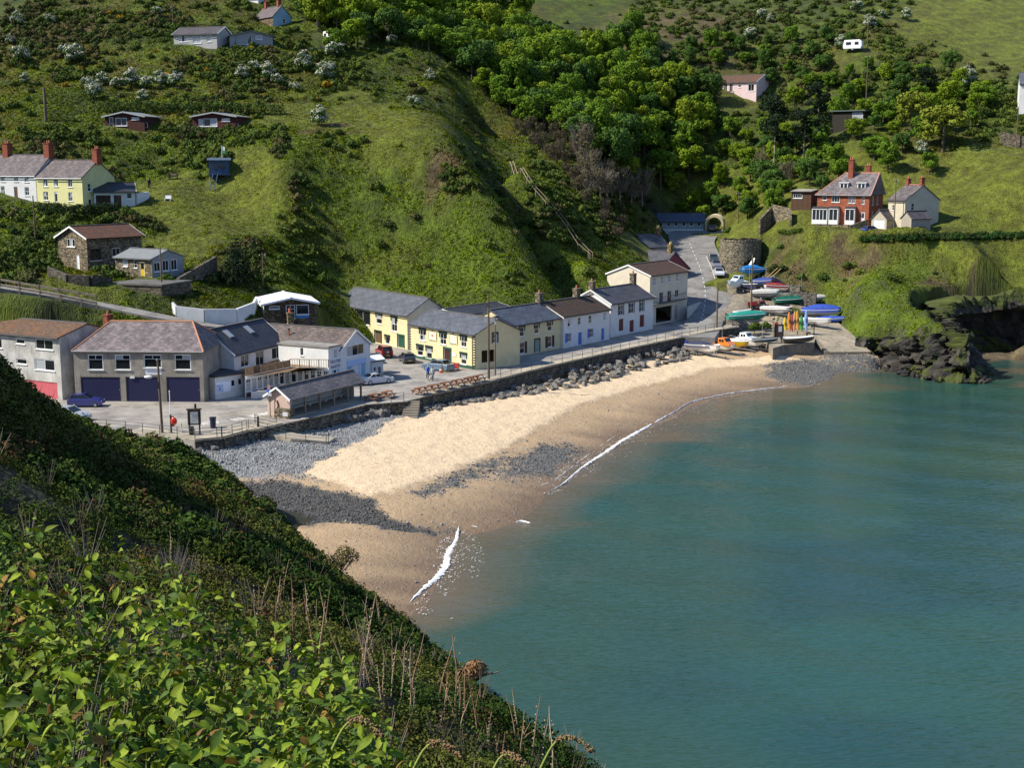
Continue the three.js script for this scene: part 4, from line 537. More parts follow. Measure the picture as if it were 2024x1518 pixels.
/* yellow inn: two ranges facing left */
const hoodW = { surround: DKGREEN, hood: 1, sillMat: FRAME, style: 'sash', curtain: .25 };
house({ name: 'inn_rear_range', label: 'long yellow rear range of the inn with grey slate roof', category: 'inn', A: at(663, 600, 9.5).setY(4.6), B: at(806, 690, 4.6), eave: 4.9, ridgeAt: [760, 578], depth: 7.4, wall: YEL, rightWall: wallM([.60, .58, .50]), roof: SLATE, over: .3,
  front: [{ r: [668, 608, 679, 627], ...hoodW }, { r: [704, 615, 731, 641], surround: DKGREEN, style: 'two' }, { r: [744, 620, 755, 640], ...hoodW }, { r: [774, 627, 785, 655], ...hoodW, style: 'cross' }, { r: [742, 656, 754, 686], door: DOORDARK, surround: DKGREEN }, { r: [787, 664, 799, 692], door: GREEN, surround: GREEN }, { r: [762, 665, 770, 680], ...hoodW, style: 'none' }] });
const inn = house({ name: 'inn', label: 'yellow inn with green trim and two framed signs facing the car park', category: 'inn', A: at(810, 640.6, 9.15).setY(4.5), B: at(939, 731, 4.5), eave: 4.65, ridgeAt: [900, 620], depth: 7.6, wall: YEL, roof: SLATE, over: .25,
  front: [{ r: [830, 652, 841, 673], ...hoodW, style: 'cross' }, { r: [870, 659, 882, 681], ...hoodW, style: 'cross' }, { r: [911, 665, 922, 686], ...hoodW, style: 'cross' }, { r: [825, 684, 836, 703], ...hoodW }, { r: [843, 687, 854, 708], ...hoodW }, { r: [911, 700, 922, 720], ...hoodW }, { r: [878, 690, 891, 724], door: paintM([.05, .012, .01], .6), surround: GREEN }, { r: [894, 698, 902, 705], panel: paintM([.6, .6, .58], .6), pname: 'menu_board', applied: 1, bevel: 1 }],
  right: [{ r: [974, 660, 983, 678], style: 'sash', surround: DKGREEN }, { r: [952, 692, 978, 716], open: 1 }] });
{ const sign = (draw) => canvasMat(256, 256, (x, w, h) => { x.fillStyle = '#f3e3a8'; x.fillRect(0, 0, w, h); x.fillStyle = '#fff4cf'; x.strokeStyle = '#17402a'; x.lineWidth = 16; x.beginPath(); x.roundRect(14, 14, w - 28, h - 28, 46); x.fill(); x.stroke(); draw(x, w, h); });
  const s1 = sign((x, w, h) => { x.strokeStyle = '#5c6fa8'; x.lineWidth = 8; x.fillStyle = '#ead9a6'; x.beginPath(); x.moveTo(75, 70); x.lineTo(181, 70); x.lineTo(181, 140); x.quadraticCurveTo(176, 190, 128, 205); x.quadraticCurveTo(80, 190, 75, 140); x.closePath(); x.fill(); x.stroke(); x.fillStyle = '#c33a1c'; x.beginPath(); x.ellipse(128, 118, 32, 24, 0, 0, 7); x.fill(); }), s2 = sign((x, w, h) => { x.fillStyle = '#c8502c'; x.font = 'bold 54px serif'; x.textAlign = 'center'; x.fillText('PENTRE', 128, 112, 200); x.fillText('ARMS', 128, 178, 170); });
  for (const [r, m, n] of [[[847, 655, 864, 673], s1, 'framed sign with a red crest on a shield'], [[888, 661, 905, 680], s2, 'framed sign with two lines of red lettering']]) { const c = inn.map.front((r[0] + r[2]) / 2, (r[1] + r[3]) / 2), w = inn.map.front(r[2], (r[1] + r[3]) / 2)[0] - inn.map.front(r[0], (r[1] + r[3]) / 2)[0]; const p = mk('inn_sign', box(-w / 2, w / 2, -.68, .68, 0, .06), GREEN, inn.root); p.position.set(c[0], c[1], .004); p.userData.label = n; mk('sign_face', new THREE.PlaneGeometry(w * .98, 1.33).translate(0, 0, .066), m, p); mk('finial', new THREE.SphereGeometry(.1, 8, 6).translate(0, .74, .04), DKGREEN, p); }
  // green and white quoins at the corner, plinth
  for (let k = 0; k < 12; k++) mk('quoin', box(inn.L - .34, inn.L + .03, .45 + k * .35, .45 + k * .35 + .17, -.1, .03), DKGREEN, inn.root); for (let k = 0; k < 10; k++) mk('quoin', box(-.03, .3, .6 + k * .37, .78 + k * .37, -.1, .03), DKGREEN, inn.root);
  mk('plinth', merge([box(.0, inn.map.front(877, 715)[0] - .2, -.3, .42, -.02, .04), box(inn.map.front(892, 715)[0] + .2, inn.L, -.3, .42, -.02, .04)]), GREEN, inn.root);
  mk('downpipe', tube([V(inn.L - .5, 0, .08), V(inn.L - .5, 4.5, .08)], .05), paintM([.12, .03, .02], .5), inn.root); }
house({ name: 'inn_back_house', label: 'low slate-roofed house behind the inn at the hill foot', A: at(912, 625, 9.4).setY(4.6), B: at(1016, 610, 9.4).setY(4.6), eave: 4.8, ridgeAt: [960, 601], depth: 7, wall: CREAMSH, roof: DSLATE, barge: FRAME });
house({ name: 'inn_porch_wing', label: 'cream gabled wing with a dark porch canopy between inn and cottages', category: 'inn', a: [989, 718], b: [1010, 707], eaveAt: [990, 650], rise: 1.0, depth: 4, wall: CREAMSH, roof: DSLATE, front: [{ r: [993, 652, 999, 671], style: 'sash', surround: DKGREEN }, { r: [994, 686, 1003, 712], door: DOORDARK, hood: DKGREEN, frame: DKGREEN }] });
const BRSH = woodM([.12, .035, .015]);
house({ name: 'cream_cottage', label: 'cream cottage with brown shutters and a pale green door', a: [1011, 706], b: [1112.5, 686], e: 4.6, eaveAt: [1060, 636], ridgeAt: [1040, 604], depth: 7.4, wall: CREAMSH, roof: slateM([.10, .115, .14]), chimneys: [[.93, .5, 1.0, .8, 1.5, STONECH, 1]],
  front: [{ r: [1027, 647, 1036, 665], style: 'sash', surround: BLACKM(), hood: 1 }, { r: [1056.5, 641, 1065, 659.5], style: 'sash', surround: BLACKM(), hood: 1 }, { r: [1082, 636, 1091, 654], style: 'sash', surround: BLACKM(), hood: 1 }, { r: [1027, 676, 1037, 699], style: 'sash', shutters: BRSH }, { r: [1082, 664, 1091, 686], style: 'sash', shutters: BRSH }, { r: [1057, 672, 1066, 701], door: paintM([.2, .3, .25], .6), surround: BLACKM() }] });
const BLU = paintM([.06, .13, .48], .5), WSH = paintM([.6, .66, .8], .5);
house({ name: 'white_cottage', label: 'white cottage with bright blue doors and blue and white shutters', a: [1113.5, 687.5], b: [1204, 670], e: 4.6, eaveAt: [1158, 619], ridgeAt: [1130, 591], depth: 7.4, wall: WHT, roof: tileM([.12, .095, .07]), chimneys: [[.72, .52, .95, .8, 1.5, STONECH, 1]],
  front: [{ r: [1122, 631, 1127.5, 646], style: 'sash', curtain: .6 }, { r: [1142, 627, 1148, 642], style: 'sash', curtain: .6 }, { r: [1163, 623, 1169.5, 639], style: 'sash' }, { r: [1192, 618, 1198, 633], style: 'sash', curtain: .8 }, { r: [1121, 658, 1129, 676], style: 'cross', shutters: [BLU, WSH] }, { r: [1165, 649, 1173, 667], style: 'cross', shutters: [BLU, WSH] }, { r: [1142.5, 656, 1150.5, 683], door: BLU }, { r: [1188, 648, 1194.5, 673], door: BLU }] });
const MAR = paintM([.13, .018, .018], .6), PURP = paintM([.09, .05, .08], .6);
house({ name: 'maroon_trim_cottage', label: 'white cottage with maroon door and closed maroon shutters', a: [1206, 664.6], b: [1290, 648], e: 4.7, eaveAt: [1250, 594], ridgeAt: [1227, 565.5], depth: 7.4, wall: WHT, roof: slateM([.085, .085, .092]), chimneys: [[.02, .5, .9, .8, 1.3, STONECH, 1], [.97, .5, .9, .8, 1.7, STONECH, 1]], barge: wallM([.82, .82, .8]),
  front: [[1222.5, 602, 1232, 623], [1243, 598, 1252.5, 619], [1264, 596, 1272, 616]].map(r => ({ r, style: 'cross', surround: PURP })).concat([{ r: [1223, 630, 1232, 654], door: MAR, sillH: .7, frame: wallM([.5, .45, .38]) }, { r: [1264, 622, 1273, 646], door: MAR, sillH: .7, frame: wallM([.5, .45, .38]) }, { r: [1244, 632.5, 1252.5, 658], door: MAR, frame: wallM([.5, .45, .38]) }]) });
house({ name: 'tall_house', label: 'tall cream house with three rows of windows above a dark garage', a: [1283, 642], b: [1357, 628], e: 4.7, eaveAt: [1320, 541], ridgeAt: [1290, 519], depth: 8.5, wall: wallM([.80, .71, .56]), roof: tileM([.17, .12, .09]), barge: FRAME, over: .3,
  front: [[1290, 549, 1296.5, 564], [1305.5, 546, 1312, 561], [1320, 543, 1326, 558], [1335.5, 540, 1341.5, 556]].map(r => ({ r, style: 'sash', curtain: .7 })).concat([[1303, 577, 1311, 600], [1319, 574, 1327, 597], [1334, 572, 1341, 588]].map(r => ({ r, style: 'two', curtain: .3 })), [{ r: [1296, 606, 1328, 644], open: 1 }, { r: [1332, 602, 1340, 632], door: wallM([.45, .43, .38]), plain: 1 }]) });
{ const a = at(1286, 604, 8.2), b = at(1356, 590, 8.2); const d = b.clone().sub(a).normalize(), n = V(-d.z, 0, d.x); const t = thing('balcony', 'grey balcony with railing on the tall cream house', 'balcony', a); const L = b.distanceTo(a); t.rotation.y = Math.atan2(-d.z, d.x); mk('floor_slab', box(0, L, -.15, 0, -1.4, .1), concM([.2, .2, .2]), t); mk('handrail', box(0, L, 1, 1.06, 0, .06), BLACKM(), t); for (let k = 0; k <= 20; k++) mk('baluster', box(L * k / 20 - .015, L * k / 20 + .015, 0, 1, .015, .045), BLACKM(), t); }
wallRun('white_wall', [at(1357, 636, 4.6), at(1381, 626, 4.6)], -.5, 2.6, .25, wallM([.62, .62, .58]), 'plain white side wall right of the tall house', 'wall');
house({ name: 'maroon_house', label: 'maroon gabled house beside the road up the valley', da: 243, db: 249, a: [1302, 566], b: [1362, 556], eaveAt: [1362, 531], ridgeAt: [1333, 500], type: 'gableFront', depth: 11, wall: wallM([.26, .06, .075]), leftWall: wallM([.5, .46, .46]), roof: slateM([.09, .09, .1]), found: 4, chimneys: [[.5, .1, .9, .8, 1.4, stoneM([.5, .38, .2]), 2, paintM([.6, .45, .2], .8)]], front: [{ r: [1345, 548, 1352, 560], style: 'sash' }], right: [{ m: [2, 3.2, 1, 2.3], style: 'sash' }, { m: [6, 7.2, 1, 2.3], style: 'sash' }] });
house({ name: 'slate_house', label: 'slate-roofed house with twin cream chimney pots behind the maroon one', da: 256, db: 259, a: [1268, 516], b: [1322, 500], eave: 2.6, rise: 2.2, depth: 7, wall: wallM([.55, .5, .5]), roof: slateM([.08, .085, .095]), found: 5, chimneys: [[.95, .5, .9, .8, 1.2, stoneM([.5, .38, .2]), 2, paintM([.6, .45, .2], .8)]] });

/* ---------- houses on the slopes ---------- */
const RED2 = brickM([.50, .165, .085]), PINK = wallM([.80, .60, .59]);
const rh = house({ name: 'red_brick_house', label: 'red brick double-fronted house with slate hipped roof on the terrace', da: 251, db: 246, a: [1613, 437], b: [1715, 446], base: 20.3, eaveAt: [1715, 384], ridgeAt: [1700, 342], depth: 9.5, type: 'hip', hipPx: [[1671, 338], [1738, 343]], wall: RED2, roof: oldSlateM([.26, .245, .25]), ridge: paintM([.5, .22, .17], .9), over: .35, found: 3,
  front: [{ r: [1625, 381, 1633.5, 396], style: 'sash' }, { r: [1643, 381, 1659, 400], style: 'three' }, { r: [1676, 386, 1682, 402], style: 'cross' }, { r: [1683.5, 386.5, 1689.5, 402], style: 'cross' }, { r: [1703, 389, 1708, 404], style: 'cross' }, { r: [1701, 419, 1708, 446], door: FRAME, glass: 1 }], right: [{ m: [2, 3.1, 3.6, 5.2], style: 'cross' }, { m: [5, 6.1, 3.6, 5.2], style: 'cross' }, { m: [2, 3.1, .9, 2.5], style: 'cross' }],
  chimneys: [[.52, .42, .9, 1.0, 3.0, REDCH, 2], [.80, .6, .9, .9, 2.0, REDCH, 2]] });
{ // bays, porch and dormers
  const bay = (s0, s1, h, n) => { const w = s1 - s0, m = mk('bay_window', merge([box(s0, s1, 0, .8, 0, .9), box(s0, s1, h, h + .18, 0, 1.0), box(s0, s0 + .12, .8, h, 0, .9), box(s1 - .12, s1, .8, h, 0, .9)]), FRAME, rh.root); for (let k = 0; k < n; k++) { const a = s0 + .12 + (w - .24) * k / n, b = s0 + .12 + (w - .24) * (k + 1) / n; mk('pane', box(a + .04, b - .04, .82, h - .02, .78, .82), GLASS, m); if (k) mk('mullion', box(a - .05, a + .05, .8, h, .76, .88), FRAME, m); } mk('bay_roof', polys([[V(s0 - .1, h + .18, 1.05), V(s1 + .1, h + .18, 1.05), V(s1 + .1, h + .55, .02), V(s0 - .1, h + .55, .02)]]), slateM([.05, .05, .055]), m); };
  const s = (px, py) => rh.map.front(px, py)[0]; bay(s(1607, 420), s(1637, 420), 2.7, 4); bay(s(1640, 420), s(1658, 420), 2.8, 2); bay(s(1672, 420), s(1691, 420), 2.8, 2);
  for (const px of [1663, 1698]) { const c = rh.map.front(px, 360)[0]; const d = mk('dormer', merge([box(c - .75, c + .75, rh.eave + .9, rh.eave + 2.0, -2.9, -1.35), box(c - .95, c + .95, rh.eave + 2.0, rh.eave + 2.12, -3.4, -1.2)]), FRAME, rh.root); for (const q of [-.35, .35]) mk('pane', box(c + q - .26, c + q + .26, rh.eave + 1.1, rh.eave + 1.85, -1.36, -1.33), GLASS, d); } }
house({ name: 'annex_house', label: 'cream annex house with grey slate roof right of the brick house', da: 244, db: 240, a: [1754, 424], b: [1787, 430], eaveAt: [1787, 396], ridgeAt: [1772, 366], depth: 8, wall: wallM([.62, .56, .42]), roof: oldSlateM([.2, .185, .18]), ridge: paintM([.5, .2, .16], .9), found: 4, chimneys: [[.12, .5, .7, .7, 1.1, REDCH, 1], [.92, .5, .7, .7, 1.3, REDCH, 1]], right: [{ m: [1.4, 2.2, 1.2, 2.6], style: 'sash' }], front: [{ r: [1762, 405, 1766, 416], style: 'sash' }] });
house({ name: 'garage', label: 'pale garage with white door and slate roof beside the brick house', category: 'garage', da: 242.5, db: 240.5, a: [1721, 448], b: [1751, 452], eaveAt: [1736, 433], ridgeAt: [1738, 416], type: 'gableFront', depth: 7.5, wall: wallM([.55, .48, .36]), roof: oldSlateM([.17, .165, .16]), found: 3, front: [{ r: [1725, 434, 1747, 453], door: FRAME, plain: 1, boards: 1 }] });
house({ name: 'shed', label: 'small stone shed with slate roof below the annex house', category: 'shed', da: 238, db: 236, a: [1780, 443], b: [1800, 445], eave: 1.2, rise: 1.1, type: 'gableFront', depth: 5, wall: wallM([.42, .37, .3]), roof: oldSlateM([.16, .155, .16]), found: 3 });
house({ name: 'pink_bungalow', label: 'pink bungalow with brown tiled roof among trees', category: 'bungalow', da: 331.5, db: 324.5, a: [1409, 186], b: [1494, 190], base: 48.2, eaveAt: [1450, 163.5], ridgeAt: [1460, 150], depth: 8, wall: PINK, roof: tileM([.27, .19, .15]), barge: FRAME, found: 3, front: [[1414, 166, 1424, 178], [1430, 166, 1437, 182], [1441, 166, 1448, 182], [1459, 167, 1464, 173], [1478, 166, 1490, 180]].map(r => ({ r, style: 'two' })) });
{ const a = atD(1412, 187, 329), t = thing('veranda_rail', 'pale timber veranda rail before the pink bungalow', 'railing', a.setY(48.1)); for (let k = 0; k < 9; k++) mk('post', box(k * .8, k * .8 + .1, -1, .9, .9, 1), woodM([.4, .28, .25]), t); mk('rail', merge([box(0, 6.5, .8, .9, .92, .98), box(0, 6.5, .35, .43, .92, .98)]), woodM([.4, .28, .25]), t); }
house({ name: 'dark_cabin', label: 'dark flat-roofed cabin half hidden among trees', category: 'cabin', da: 289, db: 285, a: [1644, 243], b: [1706, 246], eaveAt: [1690, 219], depth: 6, type: 'flat', wall: woodM([.03, .025, .02]), roof: std([.13, .17, .16], { map: T.metalSheet }), over: .5, found: 3, front: [{ r: [1683, 222, 1704, 243], style: 'three', curtain: .7 }] });
house({ name: 'edge_house', label: 'white house cut by the right edge of the picture', da: 288, db: 286, a: [2011, 232], b: [2075, 238], eaveAt: [2016, 166], rise: 2.5, depth: 8, wall: WHT, roof: SLATE, found: 3 });
wallRun('retaining_wall', [atD(1975, 290, 268), atD(2050, 305, 264)], -2, 3.0, .5, stoneM([.3, .27, .23]), 'tall stone retaining wall at the right edge', 'wall');

const tall = c => ({ style: 'cross', curtain: .2, ...c });
house({ name: 'yellow_house', label: 'pale yellow end house of the upper terrace with a porch annex', da: 217, db: 213, a: [76, 404], b: [166, 411], base: 23.8, eaveAt: [165, 351], ridgeAt: [130, 318], depth: 7.6, wall: wallM([.80, .76, .36]), roof: oldSlateM([.215, .185, .18]), found: 3, gutter: FRAME, chimneys: [[.99, .5, 1.0, 1.2, 1.8, REDCH, 2]],
  front: [[86, 353, 95.5, 369], [107, 353, 116, 369], [135, 353, 144, 370], [87, 379, 96.5, 396], [136, 380, 144.5, 398]].map(r => tall({ r })).concat([{ r: [109, 379, 115.5, 408], door: FRAME, glass: 1 }]), right: [{ m: [1.2, 2, 3.3, 4.6], style: 'sash' }, { m: [1.2, 2, .6, 2.1], style: 'sash' }] });
house({ name: 'white_terrace_house', label: 'white terraced house next to the pale yellow end house', da: 221.6, db: 217.2, a: [-32, 397], b: [74.5, 404], base: 24.2, eaveAt: [74, 346], ridgeAt: [50, 307.5], depth: 7.6, wall: WHT, roof: oldSlateM([.215, .19, .19]), found: 3, gutter: FRAME, chimneys: [[.97, .5, 1.1, 1.3, 1.9, REDCH, 2], [.2, .5, 1.1, 1.2, 1.9, REDCH, 2]], front: [[2, 342, 10.5, 359], [28, 342, 37, 359], [49, 343, 58, 360], [3, 368, 11, 385], [50, 370, 59, 387]].map(r => tall({ r })).concat([{ r: [29, 369, 37, 402], door: DOORDARK }]) });
house({ name: 'porch_annex', label: 'low white annex with black roof and brown porch beside the yellow house', category: 'annex', da: 214.5, db: 216.5, a: [188, 412], b: [269, 405], base: 23.6, eaveAt: [240, 379], rise: 1.3, depth: 6.5, wall: wallM([.7, .74, .7]), roof: slateM([.03, .03, .034]), barge: FRAME, found: 3, front: [{ r: [251, 381, 262, 393], style: 'none' }, { r: [188, 386, 220, 408], panel: woodM([.05, .03, .015]), pname: 'porch_glazing' }, { r: [226, 386, 241, 407], door: woodM([.16, .06, .025]), glass: 1, frame: woodM([.2, .07, .03]) }] });
wallRun('white_garden_wall', [atD(270, 402, 217), atD(294, 398, 220)], -.5, 1.6, .3, WHT, 'short white garden wall beside the annex', 'wall');
house({ name: 'stone_bungalow', label: 'stone bungalow with brown tiled roof and white bargeboards', category: 'bungalow', da: 191, db: 187, a: [118, 519], b: [175, 527], base: 16.3, eaveAt: [176, 471], ridgeAt: [143, 449], type: 'gableFront', depth: 9.5, wall: stoneM([.40, .34, .26]), roof: tileM([.26, .15, .10]), barge: FRAME, over: .45, overEnd: .35, found: 3, front: [{ r: [133, 472, 149, 488], style: 'three', curtain: .3 }, { r: [152, 504, 158, 524], door: FRAME }], right: [{ m: [.4, 2.4, 1.6, 3.3], style: 'two', frame: woodM([.2, .12, .07]) }, { m: [4.2, 5.7, 2.0, 3.2], style: 'two' }, { m: [7.2, 8.9, 1.2, 3.2], style: 'two', curtain: .9 }] });
house({ name: 'chalet', label: 'grey roofed stone chalet with a yellow stable door', category: 'chalet', da: 182, db: 178.5, a: [230, 541], b: [302, 548], base: 16.3, eaveAt: [290, 512], rise: 1.0, depth: 6, wall: stoneM([.42, .37, .29]), rightWall: wallM([.3, .33, .34]), roof: std([.21, .225, .225], { map: T.metalSheet, roughness: .8 }), found: 3, front: [{ r: [243, 513, 253, 527], style: 'none', curtain: 1 }, { r: [265, 514, 272, 530], style: 'sash' }, { r: [277, 518, 287, 546], door: paintM([.62, .42, .02], .5), glass: 1 }], right: [{ m: [.4, 1.6, .7, 2.0], style: 'two' }, { m: [2, 3.2, .7, 2.2], style: 'two' }, { m: [3.6, 4.8, .7, 2.2], style: 'two' }] });
house({ name: 'stone_garage', label: 'flat-roofed blockwork garage built into the bank below the chalet', category: 'garage', da: 172, db: 169.5, a: [220, 612], b: [322, 623], eaveAt: [270, 563], depth: 7, type: 'flat', wall: stoneM([.26, .235, .2]), roof: concM([.16, .155, .15]), over: .15, found: 3 });
wallRun('garden_retaining_wall', [atD(103, 560, 172), atD(140, 575, 169), atD(180, 577, 169), atD(219, 580, 172)], -2, 2.1, .5, stoneM([.2, .19, .17]), 'rounded stone retaining wall below the stone bungalow', 'wall');
wallRun('yard_wall', [atD(322, 600, 172), atD(352, 566, 178), atD(425, 523, 190)], -3, 1.2, .4, stoneM([.26, .24, .21]), 'stone wall climbing beside the chalet garden', 'wall');
house({ name: 'white_roof_bungalow', label: 'brown bungalow with a bright white roof and wide picture window', category: 'bungalow', da: 174.5, db: 176.5, a: [523, 638], b: [629, 633], base: 11, eaveAt: [524, 602], ridgeAt: [573, 590], type: 'gableFront', depth: 8.5, wall: stoneM([.26, .21, .15]), leftWall: WHT, roof: paintM([.82, .82, .84], .6), ridge: paintM([.75, .75, .77], .6), barge: FRAME, over: .3, overEnd: .4, found: 3, front: [{ r: [533, 605, 553, 611], style: 'none' }, { r: [566, 603, 584, 633], style: 'top' }, { r: [586, 602, 611, 622], style: 'none' }, { r: [586, 623, 611, 629], panel: paintM([.05, .22, .5], .6), pname: 'blue_panel' }] });
wallRun('curved_white_wall', [atD(345, 620, 168), atD(352, 628, 167.5), atD(405, 634, 167.5), atD(467, 633, 169), atD(500, 620, 174), atD(506, 608, 178)], -1, 1.5, .3, WHT, 'curved white garden wall beside the white-roofed bungalow', 'wall');
house({ name: 'shed', label: 'long low shed with white roof behind the white apartment house', category: 'shed', da: 160, db: 160, a: [-20, 636], b: [76, 634], eave: 1.2, rise: .35, depth: 3, wall: wallM([.34, .33, .3]), roof: paintM([.75, .76, .76], .6), ridge: false, found: 2 });
// upper cabins
house({ name: 'hill_cabin', label: 'white cabin with dark pitched roof high on the left slope', category: 'cabin', da: 293.5, db: 290.5, a: [345, 88], b: [430, 88], base: 55.9, eaveAt: [390, 67], ridgeAt: [390, 55], depth: 6.5, wall: wallM([.48, .47, .45]), leftWall: WHT, roof: slateM([.10, .085, .08]), barge: FRAME, over: .4, overEnd: .35, found: 4, front: [{ r: [354, 68, 371, 83], style: 'three', curtain: .9 }, { r: [382, 68, 398, 86], style: 'two', curtain: .8 }, { r: [409, 69, 418, 83], style: 'none', curtain: 1 }] });
house({ name: 'hill_cabin', label: 'grey cabin with low green roof beside the blue house track', category: 'cabin', da: 292, db: 294, a: [455, 91], b: [540, 92], base: 55.6, eaveAt: [458, 71], ridgeAt: [498, 62], type: 'gableFront', depth: 6, wall: wallM([.36, .37, .38]), leftWall: wallM([.62, .6, .45]), roof: std([.24, .27, .26], { map: T.metalSheet }), over: .4, overEnd: .5, found: 4, front: [{ r: [467, 68, 498, 88], style: 'four', curtain: .6 }, { r: [506, 70, 519, 78], style: 'none', curtain: 1 }] });
house({ name: 'red_cabin', label: 'dark red cabin with white glazed porch on the left, nearer the terrace', category: 'cabin', da: 247, db: 245.5, a: [209, 257], b: [287, 257], base: 37, eaveAt: [212, 231], ridgeAt: [251, 222], type: 'gableFront', depth: 6, wall: woodM([.075, .018, .012]), roof: std([.22, .235, .22], { map: T.metalSheet }), over: .4, overEnd: .5, barge: paintM([.35, .38, .38], .7), found: 3, front: [{ r: [217, 232, 225, 256], style: 'sash' }, { r: [229, 233, 252, 249], style: 'two' }, { r: [261, 232, 276, 237], style: 'none', curtain: 1 }], right: [{ m: [.5, 1.4, .3, 2], style: 'sash' }, { m: [3, 4, .9, 2], style: 'none' }] });
house({ name: 'red_cabin', label: 'dark red cabin with white glazed porch below the long hedge', category: 'cabin', da: 248, db: 246.5, a: [382, 258], b: [467, 258], base: 36.8, eaveAt: [385, 231], ridgeAt: [429, 223], type: 'gableFront', depth: 6, wall: woodM([.10, .02, .014]), roof: std([.22, .235, .22], { map: T.metalSheet }), over: .4, overEnd: .5, barge: paintM([.35, .38, .38], .7), found: 3, front: [{ r: [393, 235, 402, 250], style: 'none', curtain: 1 }, { r: [403, 234, 430, 250], style: 'two', curtain: .7 }, { r: [439, 234, 455, 240], style: 'none', curtain: 1 }], right: [{ m: [.5, 1.4, .3, 2], style: 'sash' }] });
house({ name: 'blue_house', label: 'pale blue gabled house at the top of the picture', da: 312, db: 315, a: [541, 62], b: [577, 66], base: 61.5, eaveAt: [541, 32], ridgeAt: [553, 11], type: 'gableFront', depth: 9, wall: wallM([.34, .56, .76]), leftWall: stoneM([.34, .26, .2]), roof: slateM([.16, .12, .11]), found: 4, chimneys: [[.5, .15, .8, .8, 1.4, REDCH, 1], [.5, .8, .8, .8, 1.4, REDCH, 1]], front: [{ r: [560, 37, 565, 47], style: 'sash' }] });
house({ name: 'white_hill_house', label: 'white house partly hidden behind the pale blue one', da: 330, db: 327, a: [468, 30], b: [512, 34], base: 66, eave: 5, rise: 2, depth: 7, wall: WHT, roof: slateM([.14, .13, .13]), found: 4, chimneys: [[.6, .5, .8, .8, 1.4, REDCH, 1]], front: [{ r: [484, 10, 489, 15], style: 'sash' }] });
{ // valley-end long hut and arch
  house({ name: 'long_hut', label: 'long low white hut with blue-grey roof at the road end', category: 'hut', da: 286, db: 284, a: [1297, 459], b: [1391, 459], eaveAt: [1340, 438], rise: 1.6, depth: 5, wall: wallM([.42, .5, .5]), roof: std([.07, .085, .12], { map: T.metalSheet, roughness: .6 }), found: 3, front: Array.from({ length: 6 }, (_, k) => ({ r: [1303 + k * 15, 440, 1309 + k * 15, 447], style: 'none' })) });
  const a = atD(1298, 462, 283.2), b = atD(1390, 462, 281.2), t = thing('white_fence', 'white picket fence before the long hut', 'fence', a); const d = b.clone().sub(a), L = d.length(); t.rotation.y = Math.atan2(-d.z, d.x); for (let k = 0; k < 30; k++) mk('picket', box(L * k / 30, L * k / 30 + .16, -.2, 1.1, 0, .04), FRAME, t); mk('rail', box(0, L, .8, .9, -.05, -.002), FRAME, t);
  const p = atD(1411, 456, 280), s = thing('barrel_shed', 'cream ribbed arched shed sheltering a dark car', 'shed', p, -.25); const sh = new THREE.Shape(); sh.moveTo(-1.9, -.5); sh.lineTo(-1.9, 1.4); sh.absarc(0, 1.4, 1.9, Math.PI, 0, true); sh.lineTo(1.9, -.5); sh.lineTo(1.5, -.5); sh.lineTo(1.5, 1.3); sh.absarc(0, 1.3, 1.5, 0, Math.PI, false); sh.lineTo(-1.5, -.5); mk('shell', new THREE.ExtrudeGeometry(sh, { depth: 4, bevelEnabled: false, curveSegments: 10 }).translate(0, 0, -4), wallM([.62, .52, .32]), s); for (let k = 0; k < 5; k++) { const r = new THREE.TorusGeometry(1.95, .09, 6, 12, Math.PI).translate(0, 1.4, -.2 - k * .85); mk('rib', r, wallM([.7, .62, .42]), s); }
}
{ // blue lookout hut on stilts with a flag
  const p = atD(435, 363, 227), t = thing('lookout_hut', 'blue timber lookout hut on stilts with a white and green flag', 'hut', p, .15), m = woodM([.05, .12, .26]); for (const x of [-1.4, 1.4]) for (const z of [0, -2]) mk('leg', box(x - .1, x + .1, -1, 1.6, z - .1, z + .1), m, t); mk('cabin', merge([box(-1.7, 1.7, 1.6, 3.9, -2.3, .2), box(-1.9, 1.9, 1.45, 1.6, -2.5, .9)]), m, t); mk('roof', polys([[V(-2, 3.95, .5), V(2, 3.95, .5), V(2, 4.35, -1), V(-2, 4.35, -1)], [V(2, 3.95, -2.6), V(-2, 3.95, -2.6), V(-2, 4.35, -1), V(2, 4.35, -1)]]), woodM([.07, .13, .22]), t); mk('ladder', merge([bar(V(-1.6, -1, 2.2), V(-1, 1.6, .9), .1), bar(V(-.8, -1, 2.2), V(-.2, 1.6, .9), .1), ...[0, 1, 2, 3, 4, 5].map(k => bar(V(-1.6 + .1 * k, -1 + .43 * k, 2.2 - .21 * k), V(-.8 + .1 * k, -1 + .43 * k, 2.2 - .21 * k), .07))]), m, t); mk('cross_brace', merge([bar(V(-1.4, -.8, .1), V(1.4, 1.5, .1), .09), bar(V(1.4, -.8, .12), V(-1.4, 1.5, .12), .09)]), m, t); for (let k = 0; k < 2; k++) mk('pane', box(-1.1 + k * 1.2, -.2 + k * 1.2, 2.5, 3.4, .2, .23), GLASS, t); mk('flag_pole', tube([V(.5, 3.9, -1), V(.5, 6.4, -1)], .05), FRAME, t); const f = mk('flag', polys([[V(.5, 5.2, -1), V(1.05, 5.1, -.85), V(1.0, 6.2, -.9), V(.5, 6.3, -1)]]), paintM([.7, .72, .7], .8), t); mk('flag_stripe', polys([[V(.52, 5.15, -.97), V(1.07, 5.05, -.82), V(1.05, 5.55, -.83), V(.52, 5.65, -.97)]]), paintM([.03, .25, .12], .8), f); keepPoly([V(p.x - 2, 0, p.z - 2.5), V(p.x + 2, 0, p.z - 2.5), V(p.x + 2, 0, p.z + 2.5), V(p.x - 2, 0, p.z + 2.5)], .5); }
